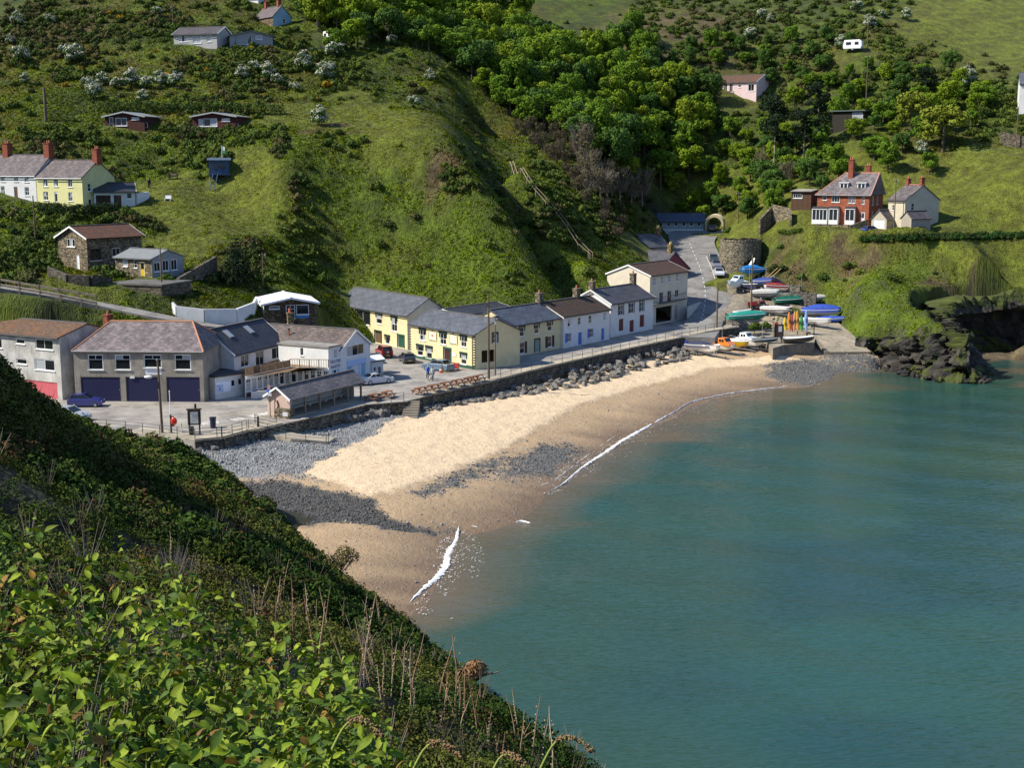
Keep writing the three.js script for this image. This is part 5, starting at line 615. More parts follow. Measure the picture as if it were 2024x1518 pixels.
{ // lime kiln: round stone drum with an arched draw hole
  const c = atD(1462, 533, 252); c.y = 10.9; const t = thing('lime_kiln', 'round stone lime kiln with a dark arched opening', 'kiln', c, 0); const R = 4.1, h = 6.0, m = stoneM([.40, .37, .31]); const pos = [], list = []; const N = 40, a0 = .62; // the drum, its arch cut out of the facets that face the yard
  const th = k => -Math.PI + k * 2 * Math.PI / N; const archA = Math.PI * .39, aw = 1.35; const P = (a, y) => V(Math.cos(a) * (R - y * .04), y, Math.sin(a) * (R - y * .04));
  for (let k = 0; k < N; k++) { const a = th(k), b = th(k + 1), mid = (a + b) / 2; const off = Math.abs((mid - archA)) * R; let y0 = -2; if (off < aw) { y0 = 1.6 + Math.sqrt(Math.max(0, aw * aw - off * off)) * .9; } list.push([P(b, y0), P(a, y0), P(a, h), P(b, h)]); if (off < aw) { list.push([P(a, y0), P(b, y0), P(b, y0).multiply(V(.55, 1, .55)), P(a, y0).multiply(V(.55, 1, .55))]); } }
  { const g = polys(list), p = g.attributes.position, uv = g.attributes.uv; for (let i = 0; i < p.count; i += 3) { let a0 = null; for (let k = i; k < i + 3; k++) { let a = Math.atan2(p.getZ(k), p.getX(k)); if (a0 !== null && Math.abs(a - a0) > 3) a += a < a0 ? 2 * Math.PI : -2 * Math.PI; a0 = a0 ?? a; uv.setXY(k, a * R, p.getY(k)); } } mk('drum', g, m, t); } const rim = []; for (let k = 0; k < N; k++) { const a = th(k), b = th(k + 1), u = V(0, .25 + .3 * hash2(k, 3), 0); rim.push([P(b, h), P(a, h), P(a, h).add(u), P(b, h).add(u)], [P(b, h).add(u), P(a, h).add(u), P(a, h).multiply(V(.85, 1, .85)).add(u), P(b, h).multiply(V(.85, 1, .85)).add(u)]); } mk('coping', polys(rim), stoneM([.45, .42, .36]), t); mk('fill', new THREE.CylinderGeometry(R * .9, R * .9, .2, 24).translate(0, h - .3, 0), std([.07, .08, .02], { map: T.grass }), t); mk('dark_inner_wall', new THREE.CylinderGeometry(R * .56, R * .56, h, 24, 1, true).translate(0, h / 2 - 1, 0), DOORDARK, t);  // inside of the kiln coloured dark brown: painted shade behind the draw hole
  keepPoly([V(c.x - 4, 0, c.z - 4), V(c.x + 4, 0, c.z - 4), V(c.x + 4, 0, c.z + 5), V(c.x - 4, 0, c.z + 5)], 0); }
{ // stone enclosure and terrace walls near the brick house
  wallRun('ruined_wall', [atD(1498, 470, 256), atD(1527, 440, 260), atD(1528, 441, 259), atD(1562, 449, 255.5), atD(1563, 470, 252)], -1.5, 3.6, .4, stoneM([.42, .38, .3]), 'roofless stone enclosure with white notices above the kiln', 'wall');
  wallRun('terrace_front_wall', [atD(1582, 466, 250), atD(1610, 463, 249), atD(1676, 463, 246)], -1.5, 1.7, .4, stoneM([.5, .44, .35]), 'pale stone terrace wall before the brick house', 'wall');
  wallRun('terrace_side_wall', [atD(1677, 463, 245.8), atD(1716, 449, 246.5)], -1.5, 1.6, .4, stoneM([.5, .44, .35]), 'pale stone wall returning towards the brick house', 'wall');
  house({ name: 'garden_shed', label: 'brown garden shed with glazed front left of the brick house', category: 'shed', da: 258, db: 256, a: [1563, 402], b: [1602, 404], eave: 2.4, rise: .3, type: 'mono', depth: 4, wall: woodM([.11, .06, .035]), roof: concM([.42, .4, .37]), found: 3, front: [{ r: [1567, 383, 1585, 392], style: 'four' }] }); }
// gabion steps at the yard edge
for (const [x0, y0, x1, y1, D, n] of [[1550, 574, 1580, 578, 236, 'upper row of grey stone gabions behind the boats'], [1560, 588, 1612, 596, 232.5, 'lower row of grey stone gabions behind the boats']]) { const a = atD(x0, y0, D), b = atD(x1, y1, D - 1.5), t = thing('gabion_wall', n, 'gabions', a); const d = b.clone().sub(a).setY(0), L = d.length(); t.rotation.y = Math.atan2(-d.z, d.x); const k = Math.max(2, Math.round(L / 1.6)); for (let i = 0; i < k; i++) { const g = mk('gabion', box(L * i / k + .02, L * (i + 1) / k - .02, -1.2 - i * .1, 1.0 - i * .12, -1.4, 0), stoneM([.34, .335, .32]), t); } }

/* ---------- street furniture ---------- */
const IRON = paintM([.02, .022, .024], .5), POLE = woodM([.19, .15, .11]);
// railings: separate posts and rails
function railing(pts, label, o = {}) { const n = pts.length; const t = thing('railing', label, 'railing', pts[0], 0, o.group); const l = p => p.clone().sub(pts[0]); const h = o.h ?? 1.05; for (let k = 0; k < n; k++) mk('post', tube([l(pts[k]).add(V(0, -.1, 0)), l(pts[k]).add(V(0, h, 0))], o.r ?? .035, o.r ?? .035, 6), o.m ?? IRON, t); for (const f of o.rails ?? [1, .66, .33]) for (let k = 0; k < n - 1; k++) mk('rail', tube([l(pts[k]).add(V(0, h * f, 0)), l(pts[k + 1]).add(V(0, h * f, 0))], o.rr ?? .022, o.rr ?? .022, 5), o.m ?? IRON, t); return t; }
const along = (line, step_) => { const out = []; let carry = 0; for (let k = 0; k < line.length - 1; k++) { const a = line[k], b = line[k + 1], L = a.distanceTo(b); for (let s = carry; s < L; s += step_) { out.push(a.clone().lerp(b, s / L)); carry = s + step_ - L; } } out.push(line.at(-1).clone()); return out; };
const inset = (line, d) => line.map((p, i) => { const a = line[Math.max(0, i - 1)], b = line[Math.min(line.length - 1, i + 1)], t = b.clone().sub(a).normalize(); return p.clone().add(V(t.z, 0, -t.x).multiplyScalar(d)); });
railing(along(inset(wallLine.slice(11), .25).map(p => p.clone().add(V(0, .1, 0))), 2.6), 'long black railing along the sea wall past the cottages', { rails: [1, .5] });
railing(along(inset(wallLine.slice(9, 11), .25), 1.6), 'black railing between the shelter and the beach steps');
railing(along(inset(wallLine.slice(1, 5), .25).map(p => p.clone().add(V(0, .1, 0))), 2.2), 'black railing above the near shingle by the lifebuoy');
railing(along([at(440, 864, 4.6), at(470, 856, 4.6), at(489, 851, 4.6)], 1.5), 'short black railing at the top of the beach ramp');
{ // ramp down to the shingle with its own railing
  const L = [at(492, 850, 4.5), at(530, 858, 3.9), at(575, 868, 3.55), at(650, 874, 3.1)], R = [at(505, 839, 4.5), at(545, 848, 3.9), at(590, 858, 3.55), at(663, 865, 3.1)]; structure('beach_ramp', strip(R, L, 2.5, .03), concM([.5, .45, .37]), 'concrete ramp sloping down to the shingle', 'ramp'); railing(along(L, 2.1).map(p => p.add(V(0, .03, 0))), 'dark green railing down the seaward side of the ramp', { m: paintM([.01, .05, .045], .5) }); railing(along(R.slice(0, 3), 2.3).map(p => p.add(V(0, .03, 0))), 'black railing on the landward side of the ramp'); }
{ // beach steps
  const t = thing('beach_steps', 'concrete steps from the promenade down to the shingle', 'steps', at(815, 792, PROM), Math.atan2(7.8, 3.3) - Math.PI / 2 + .35); for (let k = 0; k < 8; k++) mk('step', box(-.9, .9, -3, -.02 - k * .24, .05 + k * .36, .05 + (k + 1) * .36), concM([.34, .31, .27]), t); }
function pole(name, label, p, h, r = .13, o = {}) { const t = thing(name, label, o.cat ?? 'pole', p, o.turn ?? 0, o.group); const lean = o.lean ?? 0; mk('pole', tube([V(0, -.5, 0), V(lean * h, h, 0)], r, r * .7, 8), o.m ?? POLE, t); if (o.arm) mk('crossarm', box(lean * h - .6, lean * h + .6, h - .5, h - .38, -.05, .05), POLE, t); if (o.ins) for (const s of [-.4, .4]) mk('insulator', new THREE.CylinderGeometry(.05, .05, .16, 8).translate(lean * h + s, h - .3, 0), FRAME, t); return t; }
{ const t = pole('street_lamp', 'leaning wooden lamp post with white lamp before the navy doors', at(322, 858, PROM), 7.6, .15, { cat: 'street lamp', lean: -.02 }); mk('bracket', tube([V(-.12, 5.9, 0), V(-.9, 5.95, .2)], .04), IRON, t); const g = new THREE.SphereGeometry(.3, 12, 8); g.scale(1.4, .6, .8); mk('lamp_head', g.translate(-1.1, 5.9, .25), paintM([.75, .76, .78], .4), t); mk('cap', new THREE.CylinderGeometry(.05, .2, .2, 8).translate(-.15, 7.65, 0), IRON, t); }
{ const t = pole('tall_pole', 'tall wooden pole beside the inn corner above the sea wall', at(966, 749, PROM + .1), 10.2, .17, { arm: 0 }); mk('fitting', box(-.25, .1, 9.3, 9.7, -.15, .15), paintM([.05, .05, .05], .6), t); }
{ const t = pole('street_lamp', 'dark lamp pole against the shaded inn gable', at(979, 742, PROM), 7.4, .1, { cat: 'street lamp' }); mk('lamp_head', box(-.12, .12, 6.6, 7.0, -.1, .3), paintM([.4, .4, .38], .5), t); }
pole('yard_pole', 'wooden pole with a dark box at the sea wall end', at(1416, 648, PROM), 6.8, .16);
pole('yard_pole', 'tall wooden pole standing among the parked boats', atD(1484, 607, 230), 9.2, .16);
pole('telegraph_pole', 'telegraph pole in front of the brick garage', atD(1766, 446, 240), 8.4, .12, { arm: 1, ins: 1 });
pole('telegraph_pole', 'telegraph pole on the grass left of the ruined enclosure', hit(1458, 444), 6.6, .11, { arm: 1, ins: 1 });
pole('telegraph_pole', 'telegraph pole below the upper right caravan', hit(1711, 198), 10, .13, { ins: 1 });
pole('telegraph_pole', 'telegraph pole standing beside the upper right caravan', hit(1713, 100), 8, .13, { ins: 1 });
pole('telegraph_pole', 'telegraph pole by the retaining wall at the right edge', hit(2007, 292), 8, .13, { ins: 1 });
pole('telegraph_pole', 'telegraph pole before the pale yellow terrace house', atD(71, 470, 196), 6.2, .12, { ins: 1 });
pole('telegraph_pole', 'telegraph pole at the corner of the blockwork garage', atD(322, 600, 173), 7.4, .12, { ins: 1 });
pole('telegraph_pole', 'telegraph pole at the foot of the round hill', atD(521, 562, 191), 4.6, .1, { ins: 1 });
pole('telegraph_pole', 'telegraph pole above the white hill cabin', hit(343, 50), 8, .12, { ins: 1 });
{ // ivy clad stump pole
  const p = hit(92, 240), t = thing('ivy_pole', 'old pole thickly wrapped in green ivy', 'pole', p); mk('pole', tube([V(0, -.5, 0), V(0, 6, 0)], .3, .28, 8), POLE, t); }
// lifebuoys on posts
for (const [px, py, e, lab] of [[344, 856, 4.6, 'red lifebuoy on a black post by the near railing'], [1436, 640, 4.6, 'red lifebuoy by the pole at the sea wall end']]) { const t = thing('lifebuoy_post', lab, 'lifebuoy', at(px, py, e)); mk('post', box(-.3, -.15, 0, 1.9, -.08, .08), IRON, t); mk('backboard', box(-.15, .1, .7, 1.7, -.06, -.02), IRON, t); const g = new THREE.SphereGeometry(.42, 14, 10); g.scale(.8, 1, .4); mk('buoy_cover', g.translate(.1, 1.25, .1), gloss([.62, .03, .015]), t); }
{ const m = canvasMat(128, 192, (x, w, h) => { x.fillStyle = '#e9e4d4'; x.fillRect(0, 0, w, h); x.fillStyle = '#8d8a86'; for (let k = 0; k < 14; k++) x.fillRect(14, 22 + k * 11, 60 + 40 * hash2(k, 2), 4); }); const t = thing('notice_board', 'wooden notice board with a white poster by the near railing', 'notice board', at(386, 858, 4.6), .15); for (const x of [-.5, .5]) mk('post', box(x - .07, x + .07, 0, 2.3, -.08, .08), woodM([.05, .035, .025]), t); mk('board', merge([box(-.65, .65, .95, 2.5, -.06, .06), box(-.75, .75, 2.5, 2.62, -.15, .15)]), woodM([.16, .13, .09]), t); mk('poster', box(-.38, .38, 1.1, 2.3, .06, .075), m, t); mk('finial', box(.05, .25, 2.62, 3.1, -.06, .06), IRON, t); mk('litter_bin', new THREE.CylinderGeometry(.28, .24, .8, 12).translate(-.3, .45, .35), IRON, t); }
{ const t = thing('litter_bin', 'dark blue litter bin behind the near railing', 'bin', at(422, 846, PROM)); mk('bin_body', new THREE.CylinderGeometry(.32, .28, 1.0, 14).translate(0, .5, 0), paintM([.01, .015, .05], .5), t); mk('bin_lid', new THREE.CylinderGeometry(.36, .36, .15, 14).translate(0, 1.07, 0), paintM([.01, .012, .03], .5), t); }
{ const t = thing('sign_post', 'green finger post with blue and white signs by the shelter', 'sign', at(535, 824, PROM)); mk('post', tube([V(0, 0, 0), V(0, 3.6, 0)], .05), paintM([.03, .1, .08], .5), t); mk('sign_plate', box(-.32, .32, 2.7, 3.05, .05, .09), paintM([.12, .2, .62], .5), t); mk('sign_plate', box(-.2, .22, 2.3, 2.62, .05, .09), paintM([.75, .76, .8], .5), t); mk('sign_plate', box(-.22, .1, 3.05, 3.5, .05, .085), paintM([.5, .3, .25], .5), t); }
{ const t = thing('bollard', 'black bollard at the head of the ramp', 'bollard', at(511, 846, PROM)); mk('shaft', new THREE.CylinderGeometry(.1, .13, 1.1, 10).translate(0, .55, 0), IRON, t); mk('cap', new THREE.SphereGeometry(.13, 10, 8).translate(0, 1.13, 0), IRON, t); }
{ const t = thing('marker_post', 'white marker post below the near railing', 'post', at(361, 880, 3.2)); mk('shaft', new THREE.CylinderGeometry(.06, .06, 2.3, 8).translate(0, 1.1, 0), paintM([.75, .75, .72], .5), t); mk('band', new THREE.CylinderGeometry(.065, .065, .3, 8).translate(0, 2.1, 0), paintM([.6, .5, .08], .5), t); }
{ const t = thing('white_pole', 'thin white pole standing before the right navy door', 'pole', at(338, 828, PROM)); mk('shaft', tube([V(0, 0, 0), V(0, 3.0, 0)], .045), paintM([.7, .72, .75], .5), t); mk('cap', new THREE.SphereGeometry(.07, 8, 6).translate(0, 3.02, 0), FRAME, t); }
{ // stone planter and barrel next to the shelter
  const t = thing('stone_planter', 'square stone planter at the shelter corner', 'planter', at(563, 826, PROM), -.3); mk('box', box(-.9, .9, 0, 1.0, -.6, .6), stoneM([.42, .37, .3]), t); mk('soil', box(-.8, .8, 1.0, 1.05, -.5, .5), paintM([.1, .08, .05], 1), t); mk('plaque', box(.1, .7, .3, .75, .6, .63), paintM([.6, .6, .6], .6), t); }
/* beach shelter: back wall, gable wall, posts and long roof */
{ const A = at(574, 827, PROM), Bq = at(716, 789, PROM), d = Bq.clone().sub(A), L = d.length(), t = thing('beach_shelter', 'long open beach shelter with dark roof and white posts', 'shelter', A.clone(), Math.atan2(-d.z, d.x)); const D = 3, ev = 2.15, rid = 3.3; const W2 = wallM([.74, .72, .68]);
  mk('back_wall', box(.2, L, -1, 2.6, -D, -D + .2), W2, t); mk('end_wall', polys([[V(0, -1, 0), V(0, -1, -D), V(0, 2.4, -D), V(0, rid - .15, -D / 2), V(0, ev, 0)].reverse(), [V(.18, -1, 0), V(.18, -1, -D), V(.18, 2.4, -D), V(.18, rid - .15, -D / 2), V(.18, ev, 0)], [V(0, -1, 0), V(.18, -1, 0), V(.18, ev, 0), V(0, ev, 0)]]), wallM([.62, .45, .38]), t); mk('far_wall', polys([[V(L, -1, -D), V(L, -1, -1.2), V(L, 2.4, -1.2), V(L, 2.6, -D)], [V(L + .15, -1, -1.2), V(L + .15, -1, -D), V(L + .15, 2.6, -D), V(L + .15, 2.4, -1.2)], [V(L, -1, -1.2), V(L + .15, -1, -1.2), V(L + .15, 2.4, -1.2), V(L, 2.4, -1.2)]]), W2, t);
  mk('bench', merge([box(.2, L - .1, .4, .5, -D + .2, -D + .75), ...Array.from({ length: 5 }, (_, k) => box(.5 + k * (L - 1.5) / 4, .8 + k * (L - 1.5) / 4, -.5, .4, -D + .2, -D + .7))]), wallM([.7, .7, .68]), t);
  const slopeL = (z0, y0, z1, y1) => slab([V(-.35, y0, z0), V(L + .4, y0, z0), V(L + .4, y1, z1), V(-.35, y1, z1)], .12); mk('roof', polys([[V(-.35, ev - .1, .35), V(L + .4, ev - .1, .35), V(L + .4, rid, -D / 2), V(-.35, rid, -D / 2)], [V(-.35, ev - .22, .35), V(-.35, rid - .14, -D / 2), V(L + .4, rid - .14, -D / 2), V(L + .4, ev - .22, .35)], [V(-.35, ev - .22, .35), V(L + .4, ev - .22, .35), V(L + .4, ev - .1, .35), V(-.35, ev - .1, .35)]]), slateM([.18, .16, .15]), t); mk('roof', polys([[V(L + .4, ev + .05, -D - .3), V(-.35, ev + .05, -D - .3), V(-.35, rid, -D / 2), V(L + .4, rid, -D / 2)]]), slateM([.18, .16, .15]), t); mk('ridge_tiles', box(-.37, L + .42, rid - .02, rid + .08, -D / 2 - .12, -D / 2 + .12), paintM([.1, .09, .088], .9), t); mk('bargeboard', bar(V(-.4, ev - .12, .35), V(-.4, rid - .02, -D / 2), .06, .2), FRAME, t); mk('bargeboard', bar(V(-.4, ev + .02, -D - .3), V(-.4, rid - .02, -D / 2), .06, .2), FRAME, t);
  for (let k = 0; k < 6; k++) { const x = .15 + k * (L - .2) / 5; const p = mk('post', merge([box(x - .09, x + .09, -.4, ev - .15, -.2, -.02), bar(V(x, ev - .7, -.1), V(x - .5, ev - .2, -.1), .07), bar(V(x, ev - .7, -.12), V(x + .5, ev - .2, -.12), .07)]), k === 0 ? FRAME : woodM([.4, .37, .33]), t); mk('footing', box(x - .3, x + .3, -.6, .05, -.4, .2), concM([.5, .46, .4]), p); } mk('floor', box(-.3, L + .3, -.2, .12, -D, .3), concM([.45, .41, .34]), t); for (const k of [.28, .4]) mk('lamp_shade', new THREE.ConeGeometry(.35, .3, 12).translate(L * k, 1.85, -1.4), FRAME, t); mk('mermaid_plaque', merge([bar(V(-.03, .6, -1.8), V(-.03, 1.3, -1.5), .05, .2), bar(V(-.03, 1.3, -1.5), V(-.03, 1.8, -1.7), .05, .22)]), woodM([.07, .03, .02]), t); }
/* picnic tables along the rail */
{ reseed(5); const proto = thing('picnic_table', 'brown picnic table by the railing, first from the steps', 'picnic table', V(0, 0, 0), 0, 'picnic tables along the sea wall'); const m = woodM([.30, .12, .045]); for (let k = 0; k < 4; k++) mk('top_board', box(-.8, .8, .72, .76, -.36 + k * .185, -.36 + k * .185 + .17), m, proto); for (const s of [-1, 1]) { for (let k = 0; k < 2; k++) mk('seat_board', box(-.8, .8, .43, .47, s * .72 - .14 + k * .15, s * .72 - .14 + k * .15 + .135), m, proto); } for (const x of [-.55, .55]) { mk('leg', merge([bar(V(x, 0, -.75), V(x, .72, -.2), .08), bar(V(x, .36, -.8), V(x, .36, .8), .06, .1)]), m, proto); mk('leg', bar(V(x + .07, 0, .75), V(x + .07, .72, .2), .08), m, proto); }
  const l = inset(wallLine.slice(11, 14), 1.1), pts = along([l[0].clone().lerp(l[1], .02), l[0].clone().lerp(l[1], .99)], 2.35), turn = Math.atan2(-(l[1].z - l[0].z), l[1].x - l[0].x); const ord = ['first', 'second', 'third', 'fourth', 'fifth', 'sixth', 'seventh', 'eighth', 'ninth']; pts.slice(0, 7).forEach((p, i) => { p.y = PROM + .12; const lab = `brown picnic table by the railing, ${ord[i]} from the steps`; if (!i) { proto.position.copy(p); proto.rotation.y = turn; proto.userData.label = lab; } else copyOf(proto, p, turn + rr(-.06, .06), lab); });
  [[738, 792], [765, 786]].forEach(([x, y], i) => copyOf(proto, at(x, y, PROM), turn + .1, i ? 'brown picnic table left of the beach steps, nearer the steps' : 'brown picnic table left of the beach steps, nearer the shelter')); }
{ // traffic cone, yellow sign, red bench outside the inn
  const t = thing('traffic_cone', 'red and white traffic cone beside the parked blue car', 'cone', at(871, 737, PROM)); mk('cone', new THREE.ConeGeometry(.2, .75, 14).translate(0, .4, 0), paintM([.6, .06, .02], .6), t); mk('band', new THREE.CylinderGeometry(.105, .14, .2, 14).translate(0, .42, 0), FRAME, t); mk('base', box(-.25, .25, 0, .05, -.25, .25), paintM([.5, .05, .02], .6), t);
  const s = thing('a_board', 'yellow board sign on the road outside the inn', 'sign', at(881, 735, PROM), .3); mk('board', polys([[V(-.5, 0, .3), V(.5, 0, .3), V(.5, 1.1, 0), V(-.5, 1.1, 0)], [V(.5, 0, -.3), V(-.5, 0, -.3), V(-.5, 1.1, 0), V(.5, 1.1, 0)]]), paintM([.42, .32, .03], .6), s); mk('frame', merge([bar(V(-.52, 0, .31), V(-.52, 1.12, 0), .05), bar(V(.52, 0, .31), V(.52, 1.12, 0), .05)]), paintM([.2, .14, .02], .6), s);
  const r = thing('red_barrier', 'red plastic barrier by the inn door', 'barrier', at(897, 731, PROM), -.6); mk('panel', merge([box(-.8, .8, .25, .95, -.05, .05), box(-.8, -.65, 0, 1, -.06, .06), box(.65, .8, 0, 1, -.06, .06)]), paintM([.45, .03, .03], .5), r); mk('foot', merge([box(-.75, -.65, 0, .08, -.35, .35), box(.65, .75, 0, .08, -.35, .35)]), paintM([.1, .02, .02], .5), r); }
// lane crash rails, hill steps with handrails
{ const rail = (pts, label) => { const t = thing('guard_rail', label, 'guard rail', pts[0]); const l = p => p.clone().sub(pts[0]); for (const p of pts) mk('post', box(-.08, .08, -.5, .75, -.08, .08).translate(l(p).x, l(p).y, l(p).z), woodM([.3, .26, .2]), t); for (let k = 0; k < pts.length - 1; k++) mk('rail', bar(l(pts[k]).add(V(0, .55, 0)), l(pts[k + 1]).add(V(0, .55, 0)), .08, .3), woodM([.42, .37, .29]), t); };
  rail(along([atD(-40, 566, 161), atD(0, 572, 161), atD(110, 591, 161), atD(192, 608, 161.6)], 2.5), 'pale guard rail on the near side of the lane'); rail(along([atD(-40, 556, 165.4), atD(0, 561, 165.4), atD(110, 580, 165.4), atD(190, 593, 165.8)], 2.5), 'pale guard rail on the far side of the lane');
  const hr = (pts, label, m, h) => { const P = pts.map(([x, y]) => hit(x, y)); const L2 = along(P, 3); railing(L2.map(p => V(p.x, H0(p.x, p.z) + .3, p.z)), label, { h, rails: [1], r: .07, rr: .06, m }); };
  hr([[1008, 332], [1030, 350], [1045, 375], [1080, 415], [1120, 462], [1166, 515]], 'pale wooden handrail up the spur, left of the pair', woodM([.5, .43, .33]), 1.0); hr([[1014, 331], [1036, 350], [1052, 376], [1088, 416], [1127, 461], [1171, 513]], 'pale wooden handrail up the spur, right of the pair', woodM([.46, .4, .3]), 1.0); hr([[962, 336], [985, 375], [1010, 405], [1032, 430]], 'thin dark handrail on the shaded side of the hill', woodM([.16, .14, .12]), 1.0); }
{ const p = hit(333, 398), t = thing('garden_bench', 'white garden seat on the terrace lawn', 'bench', p); mk('seat', box(-.5, .5, .4, .5, -.3, .3), FRAME, t); mk('back', box(-.5, .5, .5, 1.0, -.35, -.3), FRAME, t); for (const x of [-.45, .45]) mk('leg', box(x - .05, x + .05, 0, .4, -.3, .3), FRAME, t); }
{ const p = hit(343, 354), t = thing('park_bench', 'wooden bench below the dark thicket', 'bench', p); for (let k = 0; k < 3; k++) mk('slat', box(-.8, .8, .42, .46, -.25 + k * .17, -.1 + k * .17), woodM([.3, .26, .2]), t); mk('backrest', box(-.8, .8, .6, .95, -.32, -.28), woodM([.3, .26, .2]), t); for (const x of [-.7, .7]) mk('leg', box(x - .04, x + .04, -.2, .9, -.3, .2), IRON, t); }

/* ---------- vehicles ---------- */
const TYRE = paintM([.012, .012, .012], .85), RIM = metalM([.5, .5, .52]);
function loft(sections, close = true) { const n = sections[0].length, pos = [], idx = []; for (const s of sections) for (const p of s) pos.push(p.x, p.y, p.z); for (let i = 0; i < sections.length - 1; i++) for (let j = 0; j < n - (close ? 0 : 1); j++) { const a = i * n + j, b = i * n + (j + 1) % n; idx.push(a, a + n, b, b, a + n, b + (b < a && close ? n : n)); } if (close) for (const [s, f] of [[0, 1], [sections.length - 1, 0]]) for (let j = 1; j < n - 1; j++) f ? idx.push(s * n, s * n + j, s * n + j + 1) : idx.push(s * n, s * n + j + 1, s * n + j); const g = new THREE.BufferGeometry(); g.setAttribute('position', new THREE.Float32BufferAttribute(pos, 3)); g.setIndex(idx); const h = g.toNonIndexed(); h.computeVertexNormals(); return h; }
const wheelGeo = (r, w) => ({ t: new THREE.TorusGeometry(r * .74, r * .26, 8, 18).scale(1, 1, w / (r * .52)), r: new THREE.CylinderGeometry(r * .55, r * .55, w * .7, 14).rotateX(Math.PI / 2) });
function wheel(parent, x, y, z, r, w) { const g = key('wg' + r + w, () => wheelGeo(r, w)); const m = mk('wheel', g.t, TYRE, parent); m.position.set(x, y, z); mk('rim', g.r, RIM, m); }
// profiles along x (front at +x): [x, roof or bonnet y] for the body belt, and the cabin trapezoid
const CARS = {
  hatch: { L: 3.75, W: 1.64, belt: [[-1.87, .45], [-1.87, .82], [-1.7, .92], [.75, .93], [1.55, .78], [1.86, .62], [1.88, .35], [1.6, .24], [-1.7, .24]], cab: [[-1.72, .9], [-1.35, 1.38], [-.1, 1.42], [.85, .91]], wb: [-1.15, 1.2], r: .29 },
  coupe: { L: 4.3, W: 1.72, belt: [[-2.1, .5], [-2.08, .86], [-1.5, .93], [.7, .88], [1.7, .72], [2.12, .55], [2.14, .35], [1.8, .22], [-1.9, .24]], cab: [[-1.55, .9], [-.75, 1.28], [.05, 1.3], [1.0, .86]], wb: [-1.25, 1.35], r: .31 },
  saloon: { L: 4.3, W: 1.7, belt: [[-2.12, .5], [-2.1, .92], [-1.4, .97], [.8, .95], [1.8, .8], [2.12, .62], [2.14, .35], [1.8, .24], [-1.9, .24]], cab: [[-1.75, .95], [-1.1, 1.42], [.15, 1.44], [1.1, .93]], wb: [-1.3, 1.35], r: .31 },
  jeep: { L: 3.6, W: 1.66, belt: [[-1.6, .55], [-1.6, 1.05], [.7, 1.08], [1.7, 1.0], [1.74, .5], [1.5, .42], [-1.4, .42]], cab: [[-1.58, 1.04], [-1.5, 1.68], [.4, 1.7], [.78, 1.06]], wb: [-1.0, 1.1], r: .36 },
};
function car(type, colour, label, p, turn) {
  const c = CARS[type], t = thing('parked_car', label, 'car', p, turn, 'cars parked in the village'), m = gloss(colour), w = c.W / 2;
  const sh = new THREE.Shape(c.belt.map(q => new THREE.Vector2(...q))); const g = new THREE.ExtrudeGeometry(sh, { depth: c.W - .16, bevelEnabled: true, bevelSize: .06, bevelThickness: .08, bevelSegments: 2 }); g.translate(0, 0, -(c.W - .16) / 2); mk('body', g, m, t);
  const [a, b, d, e] = c.cab, ti = .14, yl = .02; const s = (z0, z1) => [V(a[0], a[1] - yl, z0), V(b[0], b[1], z1), V(d[0], d[1], z1), V(e[0], e[1] - yl, z0)]; mk('windows', loft([s(-w + .06, -w + .06 + ti), s(w - .06, w - .06 - ti)]), GLASS, t);
  mk('roof', slab([V(b[0] - .03, b[1] + .035, w - .06 - ti), V(d[0] + .03, d[1] + .035, w - .06 - ti), V(d[0] + .03, d[1] + .035, -w + .06 + ti), V(b[0] - .03, b[1] + .035, -w + .06 + ti)], .06), m, t);
  for (const sg of [-1, 1]) { const z0 = sg * (w - .05), z1 = sg * (w - .05 - ti); for (const [q, r2] of [[a, b], [e, d], [[(a[0] + e[0]) / 2 - .1, a[1]], [(b[0] + d[0]) / 2, b[1]]]]) mk('pillar', bar(V(q[0], q[1] - .04, z0), V(r2[0], r2[1] + .01, z1), .07, .05), m, t); }
  for (const x of c.wb) for (const sg of [-1, 1]) wheel(t, x, c.r, sg * (w - .06), c.r, .2);
  for (const sg of [-1, 1]) { mk('headlight', box(c.L / 2 - .12, c.L / 2 + .02, .56, .7, sg * w * .68 - .17, sg * w * .68 + .17), paintM([.6, .62, .62], .15), t); mk('tail_light', box(-c.L / 2 - .02, -c.L / 2 + .05, .62, .82, sg * w * .8 - .1, sg * w * .8 + .1), paintM([.35, .01, .01], .25), t); }
  mk('bumper', merge([box(c.L / 2 - .1, c.L / 2 + .05, .3, .48, -w * .9, w * .9), box(-c.L / 2 - .05, -c.L / 2 + .1, .3, .5, -w * .9, w * .9)]), type === 'jeep' ? IRON : m, t); mk('number_plate', box(-c.L / 2 - .065, -c.L / 2 - .05, .45, .56, -.26, .26), paintM([.6, .5, .1], .5), t);
  if (type === 'jeep') { wheel(t, -1.78, .95, 0, .35, .2); t.children.at(-1).rotation.y = Math.PI / 2; } return t;
}
car('hatch', [.018, .026, .17], 'blue hatchback parked before the left navy door', at(172, 803, PROM), .03);
car('saloon', [.40, .42, .46], 'silver car half hidden behind the dark headland bush', at(140, 830, PROM), -.35);
car('jeep', [.28, .012, .015], 'red off-road car with spare wheel outside the inn', at(760, 706, PROM), 1.45 + .5);
car('hatch', [.035, .035, .045], 'black hatchback outside the inn windows', at(805, 716, PROM), 1.35 + .5);
car('saloon', [.10, .16, .24], 'dark blue-grey car beside the inn door', at(866, 732, PROM), -.6 + Math.PI);
car('coupe', [.50, .53, .58], 'silver coupe parked against the white shop front', at(743, 758, PROM), .62);
const vl = new THREE.CatmullRomCurve3(valleyLine); const carAt = t => { const p = vl.getPointAt(t), d = vl.getTangentAt(t), s = V(-d.z, 0, d.x).normalize().multiplyScalar(2.5); return [p.clone().add(s).add(V(0, .15, 0)), Math.atan2(-d.z, d.x)]; };
